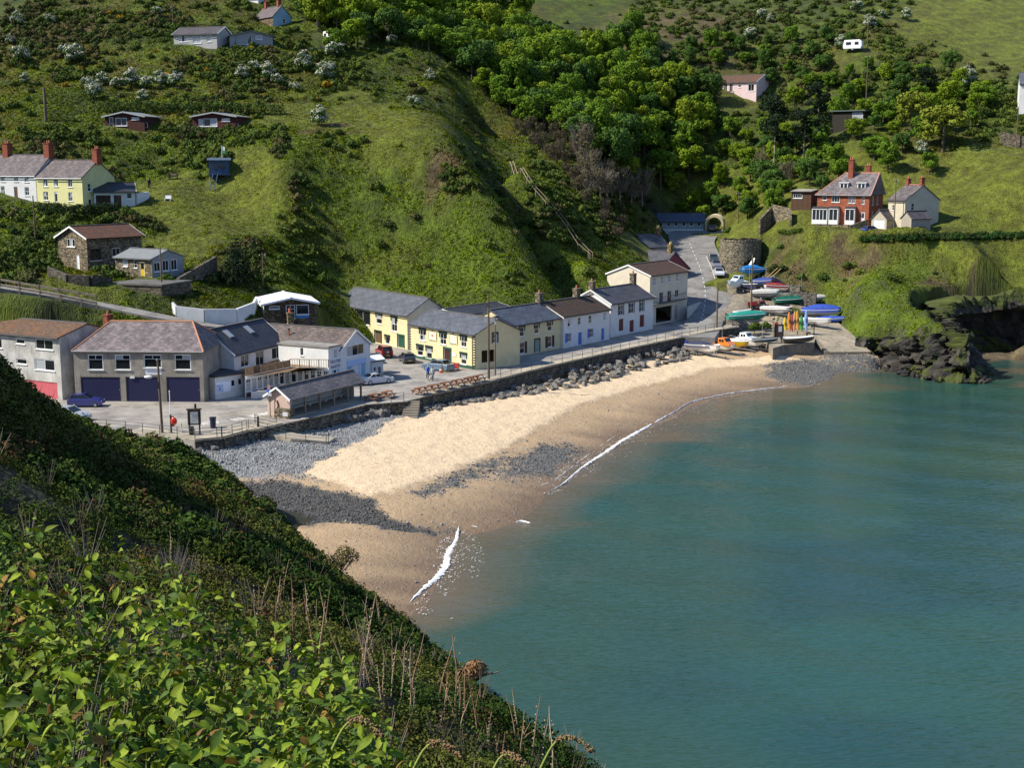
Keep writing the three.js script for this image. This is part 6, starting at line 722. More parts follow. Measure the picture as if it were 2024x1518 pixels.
[[.545, [.55, .56, .58], 'silver estate nearest on the valley road', 'saloon'], [.605, [.16, .17, .2], 'dark grey car, middle one of three on the valley road', 'saloon'], [.655, [.03, .035, .04], 'black car, furthest of three on the valley road', 'hatch']].forEach(([t, c, l, k]) => { const [p, a] = carAt(t); car(k, c, l, p, a + Math.PI); });
car('hatch', [.03, .06, .22], 'blue car parked below the brick house terrace', atD(1722, 462, 242), .35);
car('saloon', [.03, .02, .02], 'dark car inside the arched shed', atD(1409, 457, 280.5), 1.3);
function caravan(p, turn, label) { const t = thing('caravan', label, 'caravan', p, turn, 'white touring caravans on the hillside'); const sh = new THREE.Shape([[-2.1, .5], [-2.2, 1.2], [-1.9, 2.45], [1.7, 2.5], [2.15, 2.1], [2.25, 1.2], [2.0, .5]].map(q => new THREE.Vector2(...q))); const g = new THREE.ExtrudeGeometry(sh, { depth: 1.9, bevelEnabled: true, bevelSize: .06, bevelThickness: .06, bevelSegments: 2 }); g.translate(0, 0, -.95); mk('body', g, gloss([.80, .80, .78]), t); for (const [x0, x1] of [[-1.5, -.3], [.6, 1.5]]) mk('window', box(x0, x1, 1.35, 2.0, 1.01, 1.04), GLASS, t); mk('window', box(2.16, 2.2, 1.3, 1.95, -.7, .7), GLASS, t); for (const s of [-1, 1]) wheel(t, 0, .32, s * .85, .32, .2); mk('drawbar', bar(V(2, .5, 0), V(3.3, .45, 0), .08), IRON, t); return t; }
caravan(hit(655, 86).add(V(0, .2, 0)), -1.0, 'white caravan beside the upper track on the left hill'); caravan(hit(1685, 103).add(V(0, .3, 0)), -.5, 'white caravan on the upper right slope');
for (const [x, y] of [[655, 86], [1685, 103], [1680, 246], [1450, 190], [1345, 462]]) { const p = hit(x, y); keepPoly([V(p.x - 4.5, 0, p.z - 3), V(p.x + 4.5, 0, p.z - 3), V(p.x + 4.5, 0, p.z + 8), V(p.x - 4.5, 0, p.z + 8)], 0); }
const yAt0 = (px, py) => { const p = hit(px, py, 180); p.y += .32; return p; };
{ // red tractor in the yard
  const t = thing('tractor', 'red tractor with big rear wheels among the boats', 'tractor', yAt0(1497, 616), Math.PI - .1), m = gloss([.20, .012, .014]); mk('bonnet', new THREE.ExtrudeGeometry(new THREE.Shape([[.1, .8], [1.75, .8], [1.8, 1.35], [.1, 1.5]].map(q => new THREE.Vector2(...q))), { depth: .7, bevelEnabled: true, bevelSize: .05, bevelThickness: .05, bevelSegments: 2 }).translate(0, 0, -.35), m, t); mk('chassis', box(-1.1, 1.6, .55, .85, -.25, .25), IRON, t); for (const s of [-1, 1]) { wheel(t, -.75, .75, s * .75, .75, .38); wheel(t, 1.25, .42, s * .65, .42, .26); mk('fender', merge([box(-1.3, -.2, 1.5, 1.58, s * .75 - .25, s * .75 + .25), box(-.28, -.2, 1.0, 1.5, s * .75 - .25, s * .75 + .25)]), m, t); } mk('seat', merge([box(-.9, -.45, 1.15, 1.25, -.25, .25), box(-.95, -.85, 1.25, 1.6, -.25, .25)]), IRON, t); mk('roll_bar', merge([bar(V(-1, .9, -.5), V(-1, 2.3, -.5), .08), bar(V(-1, .9, .5), V(-1, 2.3, .5), .08), bar(V(-1, 2.3, -.5), V(-1, 2.3, .5), .08)]), IRON, t); mk('exhaust', tube([V(1, 1.4, .2), V(1, 2.1, .2)], .04), IRON, t); mk('steering_wheel', new THREE.TorusGeometry(.2, .025, 6, 14).rotateX(1.1).translate(-.1, 1.65, 0), IRON, t); }

/* ---------- boats ---------- */
function hullGeo(L, Bm, H, bowUp = .25) { const N = 16, M = 9, S = []; for (let i = 0; i <= N; i++) { const u = i / N, x = (u - .5) * L; const hb = Bm / 2 * Math.pow(Math.sin(Math.PI * (.22 + .78 * Math.min(1, (1 - u) * 1.02)) * .5), .9) * (u < .15 ? .86 + u : 1) * (u > .985 ? .15 : 1); const sheer = H * (1 + bowUp * u * u), keel = H * .02 + H * .75 * Math.pow(Math.max(0, (u - .62) / .38), 2.2); const row = []; for (let j = 0; j < M; j++) { const v = j / (M - 1) * 2 - 1, s = Math.sign(v), a = Math.abs(v); row.push(V(x, lerp(keel, sheer, Math.pow(a, 2.1)), s * hb * Math.pow(a, .55))); } S.push(row); } return S; }
function boat(label, p, turn, o) {
  const L = o.L ?? 4.6, Bm = o.B ?? 1.8, H = o.H ?? .8, t = thing(o.name ?? 'boat', label, 'boat', p, turn, o.group ?? 'boats pulled up round the slipway'); const lift = o.trailer ? .55 : .08; t.scale.setScalar(o.sc ?? 1.1); if (o.roll) t.rotation.z = o.roll; const S = hullGeo(L, Bm, H, o.bow ?? .3); const up = q => V(q.x, q.y + lift, q.z);
  const hull = loft(S.map(r => r.map(up)), false); const st = polys([S[0].map(up)]); mk('hull', merge([hull, st]), gloss(o.hull), t);
  if (o.upside) { t.rotation.x = Math.PI; t.position.y += H + .3; }
  mk('gunwale', merge([tube(S.map(r => up(r[0])), .05, .04, 5), tube(S.map(r => up(r.at(-1))), .05, .04, 5)]), gloss(o.rim ?? [.7, .68, .6]), t);
  const deck = (f0, f1, y, m, name) => { const i0 = Math.round(f0 * 16), i1 = Math.round(f1 * 16), L2 = []; for (let i = i0; i < i1; i++) { const k = (s, r) => { const q = up(r); return V(q.x, q.y + y, q.z * .97); }; const a = k(0, S[i][0]), b = k(0, S[i + 1][0]), c = k(0, S[i + 1].at(-1)), d = k(0, S[i].at(-1)); L2.push([d, c, b, a]); } mk(name, polys(L2), m, t); };
  deck(o.open ? .55 : 0, 1, -.04, gloss(o.deck ?? [.72, .7, .66]), 'deck'); if (o.open) { deck(0.02, .56, -.42, woodM([.2, .15, .1]), 'floor'); for (const f of [.15, .38]) { const r = S[Math.round(f * 16)], w = r.at(-1).z * .93; mk('thwart', box(-.12, .12, 0, .05, -w, w).translate(r[0].x, r[0].y + lift - .2, 0), woodM([.4, .3, .2]), t); } }
  if (o.cover) { const f0 = o.c0 ?? 0, f1 = o.c1 ?? 1, R = []; reseed((o.sd ?? 3) * 17 + 5); for (let i = Math.round(f0 * 16); i <= Math.round(f1 * 16); i++) { const r = S[i], w = r.at(-1).z + .07, y0 = r[0].y + lift, u = i / 16, hgt = (o.ch ?? .45) * Math.sin(Math.PI * clamp(.1 + .8 * (u - f0) / (f1 - f0))) ; const row = []; for (let j = 0; j <= 8; j++) { const v = j / 8 * 2 - 1, a = Math.abs(v); row.push(V(r[0].x, y0 - (a > .95 ? .28 : 0) + hgt * (1 - Math.pow(a, 1.4)) + .05 * (rnd() - .5) + .07 * vnoise(i * .9, j * 1.3) * (a < .9 ? 1 : 0), v * w)); } R.push(row); } mk('cover', loft(R, false), clothM(o.cover), t); }
  if (o.cabin) { const w = Bm * .36, x0 = o.cx ?? .1, y = H + lift, m = gloss(o.cabin); const sh = new THREE.Shape([[x0 - .1, 0], [x0 - .1, 1.0], [x0 + .8, 1.0], [x0 + 1.15, .55], [x0 + 1.7, .2], [x0 + 1.8, 0]].map(q => new THREE.Vector2(...q))); mk('cabin', new THREE.ExtrudeGeometry(sh, { depth: 2 * w, bevelEnabled: true, bevelSize: .04, bevelThickness: .04, bevelSegments: 2 }).translate(0, y - .05, -w), m, t); for (const s of [-1, 1]) for (const [a, b] of [[x0 + .05, x0 + .38], [x0 + .48, x0 + .8]]) mk('cabin_window', box(a, b, y + .45, y + .8, s * (w + .05) - .01, s * (w + .05) + .01), GLASS, t); mk('windscreen', box(-.02, .02, -.22, .22, -w * .85, w * .85).rotateZ(.65).translate(x0 + 1.03, y + .74, 0), GLASS, t); }
  if (o.mast) mk('mast', tube([V(.2, H + lift, 0), V(.15, H + lift + o.mast, 0)], .035, .02), metalM([.6, .6, .6]), t);
  if (o.engine) mk('outboard', merge([box(-L / 2 - .4, -L / 2 - .05, H + lift - .1, H + lift + .35, -.17, .17), box(-L / 2 - .28, -L / 2 - .14, lift - .3, H + lift - .1, -.06, .06)]), o.engine === 'blue' ? clothM([.03, .05, .4]) : IRON, t);
  if (o.trailer) { const f = metalM([.42, .42, .43]); mk('trailer', merge([bar(V(-L * .45, .42, -.35), V(L * .4, .42, -.12), .07), bar(V(-L * .45, .42, .35), V(L * .4, .42, .12), .07), bar(V(L * .38, .42, 0), V(L * .72, .3, 0), .08), bar(V(-L * .1, .38, -Bm * .45), V(-L * .1, .38, Bm * .45), .07), bar(V(-L * .45, .42, -.35), V(-L * .45, .42, .35), .07), bar(V(L * .38, .4, 0), V(L * .42, 1.1, 0), .06)]), f, t); for (const s of [-1, 1]) wheel(t, -L * .1, .26, s * Bm * .48, .26, .16); mk('jockey_wheel', merge([tube([V(L * .68, .3, 0), V(L * .68, 0, 0)], .03), new THREE.CylinderGeometry(.1, .1, .06, 10).rotateX(Math.PI / 2).translate(L * .68, .1, 0)]), IRON, t); }
  return t;
}
const bAt = (px, py) => { const p = at(px, py, 2); for (let k = 0; k < 6; k++) { const q = at(px, py, beachY(p.x, p.z)); p.copy(q); } return p; };
const yAt = (px, py) => { const p = hit(px, py, 180); p.y += .32; return p; };
const slope = -.5;
boat('white boat with a crumpled navy cover, leftmost on the beach', bAt(1390, 703), -.75, { L: 5.4, B: 2.0, H: .9, hull: [.72, .72, .72], cover: [.03, .032, .08], c0: .02, c1: .72, ch: .5, trailer: 1, sd: 1, engine: 'blue' });
boat('white boat with an orange cabin on the beach', bAt(1424, 699), -.75, { L: 4.8, B: 1.9, hull: [.72, .70, .62], deck: [.7, .2, .02], cabin: [.72, .20, .02], cx: .1, trailer: 1, mast: 2, rim: [.65, .18, .02] });
boat('yellow hulled open boat with white inside on the beach', bAt(1447, 693), -.7, { L: 5.2, B: 1.9, hull: [.60, .36, .01], deck: [.8, .78, .72], trailer: 1, rim: [.8, .78, .7] });
boat('white cabin boat with two dark portholes on the beach', bAt(1478, 692), -.7, { L: 5.2, B: 2.0, H: 1, hull: [.78, .78, .76], cabin: [.80, .80, .78], cx: -.9, trailer: 1 });
boat('white open boat with blue engine hood, rightmost on the beach', bAt(1503, 688), -.7, { L: 5.0, B: 1.9, hull: [.76, .76, .74], open: 1, trailer: 1, engine: 'blue', mast: 2.4 });
boat('dark wooden dinghy overturned at the wall foot left of the beach boats', bAt(1366, 694), -.4, { L: 3, B: 1.2, H: .5, hull: [.07, .04, .04] });
boat('small pale blue cabin boat at the yard entrance', yAt(1456, 578), -2.5, { L: 4.4, B: 1.8, H: .95, hull: [.62, .70, .72], cabin: [.6, .74, .8], cx: -.7, trailer: 1 });
boat('boat under a bright blue tarpaulin on the grass before the kiln', yAt(1484, 552), -2.4, { L: 5.6, B: 2.2, hull: [.05, .3, .6], cover: [.02, .26, .66], ch: .7, sd: 4, trailer: 1 });
boat('boat with a dark blue cover beside the yellow crate', yAt(1510, 575), -.3, { L: 4, B: 1.6, hull: [.3, .32, .35], cover: [.03, .07, .3], ch: .5, sd: 5, trailer: 1, mast: 3.2 });
boat('white and navy hull standing tilted behind the red boat', yAt(1535, 571), -2.2, { L: 5, B: 1.8, hull: [.05, .055, .13], deck: [.75, .75, .73], roll: .35 });
boat('red covered boat with an orange bundle near the gabions', yAt(1533, 585), -2.9, { L: 4.4, B: 1.8, hull: [.7, .6, .58], cover: [.34, .035, .03], c0: .1, c1: .95, ch: .45, trailer: 1, sd: 6 });
boat('cream open boat lying against the lower gabions', yAt(1553, 594), .3, { L: 4.6, B: 1.7, hull: [.55, .48, .32], deck: [.6, .52, .36] });
boat('boat under a dark green tarpaulin below the gabions', yAt(1562, 606), .2, { L: 5.8, B: 2.1, hull: [.01, .1, .06], cover: [.005, .16, .10], ch: .55, sd: 7 });
boat('boat under a dirty white tarpaulin beside the bank', yAt(1596, 603), .15, { L: 6.2, B: 2.3, hull: [.55, .52, .48], cover: [.58, .54, .50], ch: .5, sd: 8 });
boat('small clinker dinghy with wooden sides by the tractor', yAt(1450, 633), -1.6, { L: 3.2, B: 1.4, H: .6, hull: [.4, .27, .13], open: 1 });
boat('boat wrapped in a turquoise tarpaulin by the wall end', at(1475, 640, 4.7), .15, { L: 6.2, B: 2.3, hull: [.02, .2, .16], cover: [.015, .30, .24], ch: .6, sd: 9, trailer: 1 });
boat('white speckled boat with outboard in the middle of the yard', yAt(1533, 629), -.85, { L: 5.2, B: 1.9, hull: [.72, .70, .68], cover: [.62, .58, .56], ch: .25, sd: 10, engine: 1, trailer: 1 });
boat('grey inflatable boat on the quay edge', at(1512, 678, 3.6), .1, { L: 3.6, B: 1.5, H: .5, hull: [.03, .05, .065], cover: [.03, .06, .08], ch: .15, sd: 11 });
boat('black hulled boat with white tube rim on the quay corner', at(1577, 678, 3.6), -.05, { L: 4.4, B: 1.9, H: .65, hull: [.02, .025, .025], deck: [.76, .74, .70], rim: [.8, .78, .74], engine: 1, bow: .5 });
boat('boat under a royal blue tarpaulin on the right of the slip', at(1622, 630, 4.9), -.3, { L: 6, B: 2.3, hull: [.5, .5, .46], cover: [.02, .07, .42], ch: .9, sd: 12, trailer: 1 });
boat('blue sheeted dinghy at the slip edge below the green bank', at(1640, 638, 4.5), -.1, { L: 4.6, B: 1.8, H: .55, hull: [.06, .1, .35], cover: [.03, .10, .48], ch: .4, sd: 13 });
boat('small blue kayak lying near the foot of the slipway', at(1703, 682, 2.7), -.9, { name: 'kayak', L: 2.6, B: .7, H: .3, hull: [.03, .10, .55], deck: [.04, .14, .6] });
boat('white rowing dinghy upturned beside the tractor', yAt(1468, 625), .6, { L: 3.4, B: 1.4, H: .5, hull: [.74, .73, .70] });
boat('grey boat under a pale sheet between tractor and red boat', yAt(1512, 596), -.5, { L: 4.6, B: 1.8, hull: [.4, .4, .4], cover: [.5, .5, .48], ch: .4, sd: 21, trailer: 1 });
boat('small black inflatable dinghy near the green tarpaulin', yAt(1545, 618), -.2, { L: 3.2, B: 1.4, H: .45, hull: [.02, .02, .022], open: 1 });
boat('white fishing boat with open deck on the slip beside the kayaks', at(1612, 648, 4.2), -.7, { L: 5, B: 1.9, hull: [.74, .74, .72], open: 1, trailer: 1, engine: 1 });
boat('navy hulled dinghy between pale blue cabin boat and yellow crate', yAt(1478, 582), -.9, { L: 4, B: 1.6, hull: [.02, .03, .09], open: 1, trailer: 1, mast: 3 });
boat('white dinghy with a red stripe rim under the gabions', yAt(1580, 597), .1, { L: 4, B: 1.6, hull: [.72, .7, .66], open: 1, rim: [.45, .04, .03], mast: 3.5 });
{ // blue awning sheet beside the tarpaulin boat
  const p = at(1612, 616, 5.4), t = thing('tarpaulin_awning', 'light blue tarpaulin stretched above the slip boats', 'tarpaulin', p, -.1); mk('sheet', polys([[V(-2.6, 1.4, .6), V(2.4, 1.3, .9), V(2.2, 1.7, -.6), V(-2.3, 1.75, -.7)], [V(2.4, 1.3, .9), V(2.4, .1, 1), V(2.2, .1, -.6), V(2.2, 1.7, -.6)]]), clothM([.05, .14, .5]), t); for (const x of [-2.4, 2.2]) mk('pole', bar(V(x, -.3, .5), V(x, 1.35, .6), .06), POLE, t); }
/* boards and kayaks stood upright in a row */
{ const cols = [[[.75, .55, .01], 2.4, 'yellow'], [[.74, .26, .02], 3.3, 'tall orange'], [[.42, .03, .03], 2.9, 'dark red'], [[.6, .34, .1], 3.4, 'tan'], [[.72, .34, .03], 3.5, 'tallest amber'], [[.06, .36, .05], 2.6, 'green'], [[.24, .42, .75], 3.5, 'pale blue']]; const proto = new THREE.SphereGeometry(1, 14, 18); const p = proto.attributes.position; for (let i = 0; i < p.count; i++) { const y = p.getY(i); const k = 1 + .35 * (1 - y * y); p.setXYZ(i, p.getX(i) * .24 * k, y, p.getZ(i) * .14 + .08 * y * y); } proto.computeVertexNormals();
  const rackP = at(1577, 655, 4.4); const rk = thing('board_rack', 'dark timber rack holding the upright kayaks', 'rack', rackP.clone().add(V(0, 0, -.5))); mk('rail', merge([box(-2.8, 2.8, 1.0, 1.12, -.05, .05), box(-2.8, 2.8, .3, .4, -.05, .05)]), woodM([.1, .07, .05]), rk); for (const x of [-2.7, 0, 2.7]) mk('post', box(x - .06, x + .06, -.6, 1.3, -.06, .06), woodM([.1, .07, .05]), rk);
  [1551, 1559, 1565, 1569, 1575, 1583, 1592].forEach((px, i) => { const [c, h, n] = cols[i]; const q = at(px, 655, 4.4); const t = thing('upright_kayak', `${n} kayak standing upright in the rack`, 'kayak', q, .1, 'kayaks stood upright by the quay'); const m = mk('kayak_hull', proto, gloss(c), t); m.scale.set(1, h / 2, 1); m.position.y = h / 2 - .05; m.rotation.set(-.12, 0, rr(-.05, .05)); const k = mk('cockpit', new THREE.TorusGeometry(.2, .05, 6, 14).scale(.7, 1.4, 1), IRON, t); k.position.set(0, h / 2, .16); k.rotation.x = -.12; }); }
{ const t = thing('slip_sign', 'red topped sign board on a post beside the kayak rack', 'sign', at(1537, 668, 3.8)); mk('post', box(-.9, -.7, -.4, 2.6, -.1, .1), concM([.5, .46, .38]), t); mk('panel', box(-.6, .9, .1, 2.2, -.1, 0), woodM([.07, .045, .035]), t); mk('notice', box(.05, .6, 1.0, 1.9, 0, .03), paintM([.5, .5, .55], .5), t); mk('red_sign', box(-.6, .0, 2.2, 2.5, -.05, .03), paintM([.55, .02, .02], .5), t); }
{ const t = thing('leaning_board', 'white surfboard leaning on the blue tarpaulin boat', 'surfboard', yAt(1478, 548), -.5); const g = new THREE.SphereGeometry(1, 14, 14); g.scale(.35, 1.6, .06); g.rotateZ(-.5); mk('board', g.translate(.4, 1.9, 0), gloss([.8, .8, .78]), t); mk('fin', box(.1, .16, .5, .8, 0, .2), IRON, t); }
{ const t = thing('yellow_crate', 'yellow crate between the pale blue boat and the blue cover', 'crate', yAt(1494, 570), .2); mk('crate_body', merge([box(-.7, .7, 0, .08, -.5, .5), box(-.7, .7, .08, 1.0, -.5, -.42), box(-.7, .7, .08, 1.0, .42, .5), box(-.7, -.62, .08, 1.0, -.42, .42), box(.62, .7, .08, 1.0, -.42, .42)]), paintM([.5, .34, .05], .6), t); mk('crate_lid', box(-.75, .75, 1.0, 1.08, -.55, .55), paintM([.6, .42, .08], .6), t); }
[[1518, 556, 'long pale spar leaning on the bank, left of two'], [1534, 549, 'long pale spar leaning on the bank, right of two']].forEach(([x, y, l], i) => { const p = yAt(x, y), t = thing('leaning_spar', l, 'spar', p, 0, 'spars on the bank'); mk('spar', tube([V(-1.4, -.6, .6), V(1.8, 2.0, -1)], .12, .08, 7), woodM([.55, .42, .2]), t); mk('spar_tip', new THREE.SphereGeometry(.1, 8, 6).translate(1.8, 2.0, -1), woodM([.5, .38, .18]), t); });
{ const t = thing('leaning_spar', 'pale pole leaning down from the turquoise boat to the rocks', 'spar', at(1470, 655, 3.6)); mk('spar', tube([V(-1.6, 1.4, -.4), V(.8, -1.0, .8)], .1, .08, 7), woodM([.5, .46, .4]), t); mk('spar_tip', new THREE.SphereGeometry(.1, 8, 6).translate(-1.6, 1.4, -.4), woodM([.5, .46, .4]), t); }

/* ---------- people: one continuous body, clothes over it ---------- */
function capsuleField(bones, res, size, centre) { const mc = new MarchingCubes(res, IRON, false, false, 60000); mc.isolation = 0; const d = new THREE.Vector3(), p = V(0, 0, 0); for (let k = 0; k < res; k++) for (let j = 0; j < res; j++) for (let i = 0; i < res; i++) { p.set((i / res * 2 - 1) * size.x + centre.x, (j / res * 2 - 1) * size.y + centre.y, (k / res * 2 - 1) * size.z + centre.z); let s = 9; for (const [a, b, r0, r1, f] of bones) { const ab = b.clone().sub(a), t = clamp(d.copy(p).sub(a).dot(ab) / ab.lengthSq()); const q = d.copy(a).addScaledVector(ab, t).sub(p); if (f) q.z /= f; const v = q.length() - lerp(r0, r1, t); const h = clamp(.5 + .5 * (s - v) / .05); s = lerp(s, v, h) - .05 * h * (1 - h); } mc.field[i + j * res + k * res * res] = -s; } mc.update(); const n = mc.count ?? mc.geometry.drawRange.count; const g = new THREE.BufferGeometry(); const pos = mc.positionArray.slice(0, n * 3), nor = mc.normalArray.slice(0, n * 3); for (let i = 0; i < n; i++) { pos[i * 3] = pos[i * 3] * size.x + centre.x; pos[i * 3 + 1] = pos[i * 3 + 1] * size.y + centre.y; pos[i * 3 + 2] = pos[i * 3 + 2] * size.z + centre.z; } g.setAttribute('position', new THREE.Float32BufferAttribute(pos, 3)); g.setAttribute('normal', new THREE.Float32BufferAttribute(nor, 3)); g.computeVertexNormals(); return g; }
function person(label, p, turn, shirt, trousers, hair, pose = {}) {
  const t = thing('person', label, 'person', p, turn); const J = { neck: V(0, 1.45, 0), head: V(0, 1.62, .02), hip: V(0, .92, 0) }; const st = pose.step ?? .12, ar = pose.arm ?? .15; const b = [[V(0, 1.0, 0), V(0, 1.38, 0), .14, .15, .8], [V(0, 1.38, 0), J.neck, .1, .055], [V(0, 1.60, .02), V(0, 1.66, .0), .088, .1], [V(0, 1.57, .07), V(0, 1.62, .1), .03, .018]]; const legs = [], arms = [], hands = [];
  for (const s of [-1, 1]) { const kn = V(s * .1, .5, s * st * .7 + .04), an = V(s * .1, .09, s * st), to = V(s * .11, .04, s * st + .16); legs.push([V(s * .09, .92, 0), kn, .095, .065], [kn, an, .065, .045]); b.push([V(s * .09, .92, 0), kn, .085, .058], [kn, an, .058, .04], [an, to, .045, .035]); const sh = V(s * .19, 1.38, 0), el = V(s * .25, 1.1, -s * ar), wr = V(s * .24, .88, -s * ar + .12); arms.push([sh, el, .06, .05], [el, wr, .048, .038]); b.push([sh, el, .052, .042], [el, wr, .042, .032]); for (let f = 0; f < 4; f++) b.push([wr, wr.clone().add(V(-s * .01, -.13 + .012 * Math.abs(f - 1.5), .03 - .022 * f)), .018, .012]); b.push([wr, wr.clone().add(V(-s * .05, -.06, .03)), .016, .011]); }
  mk('body', capsuleField(b, 60, V(.5, .95, .5), V(0, .9, 0)), paintM([.45, .26, .18], .7), t);
  mk('shirt', capsuleField([[V(0, .95, 0), V(0, 1.4, 0), .165, .17, .85], [V(-.17, 1.38, 0), V(.17, 1.38, 0), .075, .075], ...arms.map(([a, c, r0, r1]) => [a, c, r0 + .012, r1 + .01])], 44, V(.5, .5, .5), V(0, 1.15, 0)), clothM(shirt), t);
  mk('trousers', capsuleField([...legs.map(([a, c, r0, r1]) => [a, c, r0 + .02, r1 + .02]), [V(-.07, .94, 0), V(.07, .94, 0), .12, .12]], 44, V(.5, .6, .5), V(0, .55, 0)), clothM(trousers), t);
  mk('hair', new THREE.SphereGeometry(.108, 14, 10, 0, 6.3, 0, 1.75).rotateX(-.35).translate(0, 1.665, -.012), paintM(hair, .9), t); return t; }
person('person in a blue top and jeans standing by the bicycle', at(846, 749, PROM), .6, [.06, .18, .6], [.04, .05, .1], [.5, .42, .3]);
person('person in a pale top leaning over the bicycle', at(855, 752, PROM), -.4, [.5, .5, .48], [.14, .16, .16], [.03, .02, .015], { step: .2 });
person('person in dark clothes standing on the terrace lawn', hit(296, 373), .3, [.02, .02, .02], [.02, .018, .02], [.02, .015, .01]);
{ const t = thing('bicycle', 'bicycle held between the two people outside the inn', 'bicycle', at(852, 753, PROM), 1.2), m = metalM([.4, .42, .45]); for (const x of [-.52, .52]) { mk('wheel', new THREE.TorusGeometry(.33, .025, 6, 24).translate(x, .34, 0), TYRE, t); const sp = []; for (let k = 0; k < 8; k++) sp.push(tube([V(x, .34, 0), V(x + .32 * Math.cos(k * .785), .34 + .32 * Math.sin(k * .785), 0)], .004, .004, 3)); mk('spokes', merge(sp), m, t); } mk('frame', merge([bar(V(-.52, .34, 0), V(-.12, .34, 0), .03), bar(V(-.12, .34, 0), V(.38, .8, 0), .035), bar(V(-.12, .34, 0), V(-.25, .85, 0), .035), bar(V(-.25, .8, 0), V(.38, .8, 0), .03), bar(V(-.52, .34, 0), V(-.22, .75, 0), .025), bar(V(.52, .34, 0), V(.36, .95, 0), .03)]), m, t); mk('saddle', box(-.38, -.12, .87, .93, -.07, .07), IRON, t); mk('handlebar', bar(V(.36, .97, -.28), V(.36, .97, .28), .03), IRON, t); mk('pedal', box(-.18, -.06, .18, .22, -.14, .14), IRON, t); }

/* ---------- rocks ---------- */
{ // boulders banked against the wall below the terrace
  reseed(901); const t = thing('rock_armour', 'bank of grey boulders against the sea wall below the terrace', 'boulders', at(1100, 730, 2.6)); const O = t.position; const geos = [0, 1, 2, 3, 4, 5].map(k => rockGeo(k + 3, 1, .32)), mats = [[.46, .44, .41], [.56, .53, .48], [.34, .33, .31], [.62, .59, .52]].map(c => rockM(c));
  const line = new THREE.CatmullRomCurve3(wallLine.slice(10).map(p => p.clone())); let n = 0;
  for (let i = 0; i < 298; i++) { const u = rnd(), p = line.getPointAt(u), d = line.getTangentAt(u), s = V(-d.z, 0, d.x); const wide = 1.2 + 3.4 * step(.08, .35, u) * (1 - .35 * step(.75, .95, u)), off = .35 + wide * Math.pow(rnd(), .8); const x = p.x + s.x * off, z = p.z + s.z * off; const f = 1 - off / (wide + .6), y = lerp(beachY(x, z), PROM - .7, Math.max(0, f) * .75 * step(.15, .4, u)); const m = mk('boulder', geos[i % 6], mats[Math.floor(rnd() * 4)], t); m.position.set(x - O.x, y - O.y, z - O.z); m.scale.set(rr(.26, .74), rr(.24, .52), rr(.26, .66)); m.rotation.set(rr(-.5, .5), rnd() * 6.3, rr(-.5, .5)); }
  const t2 = thing('outcrop', 'low rock outcrop under the near promenade edge', 'rocks', at(440, 880, 3.2)); for (let i = 0; i < 46; i++) { const p = at(rr(385, 540), 0, 3).setY(0); const px = rr(385, 520), q = at(px, lerp(884, 858, (px - 385) / 135) + rr(-4, 12), 3.4); const m = mk('rock', geos[i % 6], mats[i % 4], t2); m.position.copy(q).sub(t2.position); m.position.y -= .1; m.scale.set(rr(.5, 1.2), rr(.4, .9), rr(.5, 1)); m.rotation.set(rr(-.4, .4), rnd() * 6, rr(-.4, .4)); }
  const t3 = thing('shelter_outcrop', 'dark rocks below the beach shelter', 'rocks', at(600, 845, 3.2)); for (let i = 0; i < 60; i++) { const u = rnd(), q = at(lerp(555, 800, u), lerp(845, 802, u) + rr(0, 10), 3.3); const m = mk('rock', geos[i % 6], mats[(i * 2) % 3], t3); m.position.copy(q).sub(t3.position); m.scale.set(rr(.5, 1.1), rr(.5, 1.0), rr(.5, .9)); m.rotation.set(rr(-.4, .4), rnd() * 6, rr(-.4, .4)); }
}
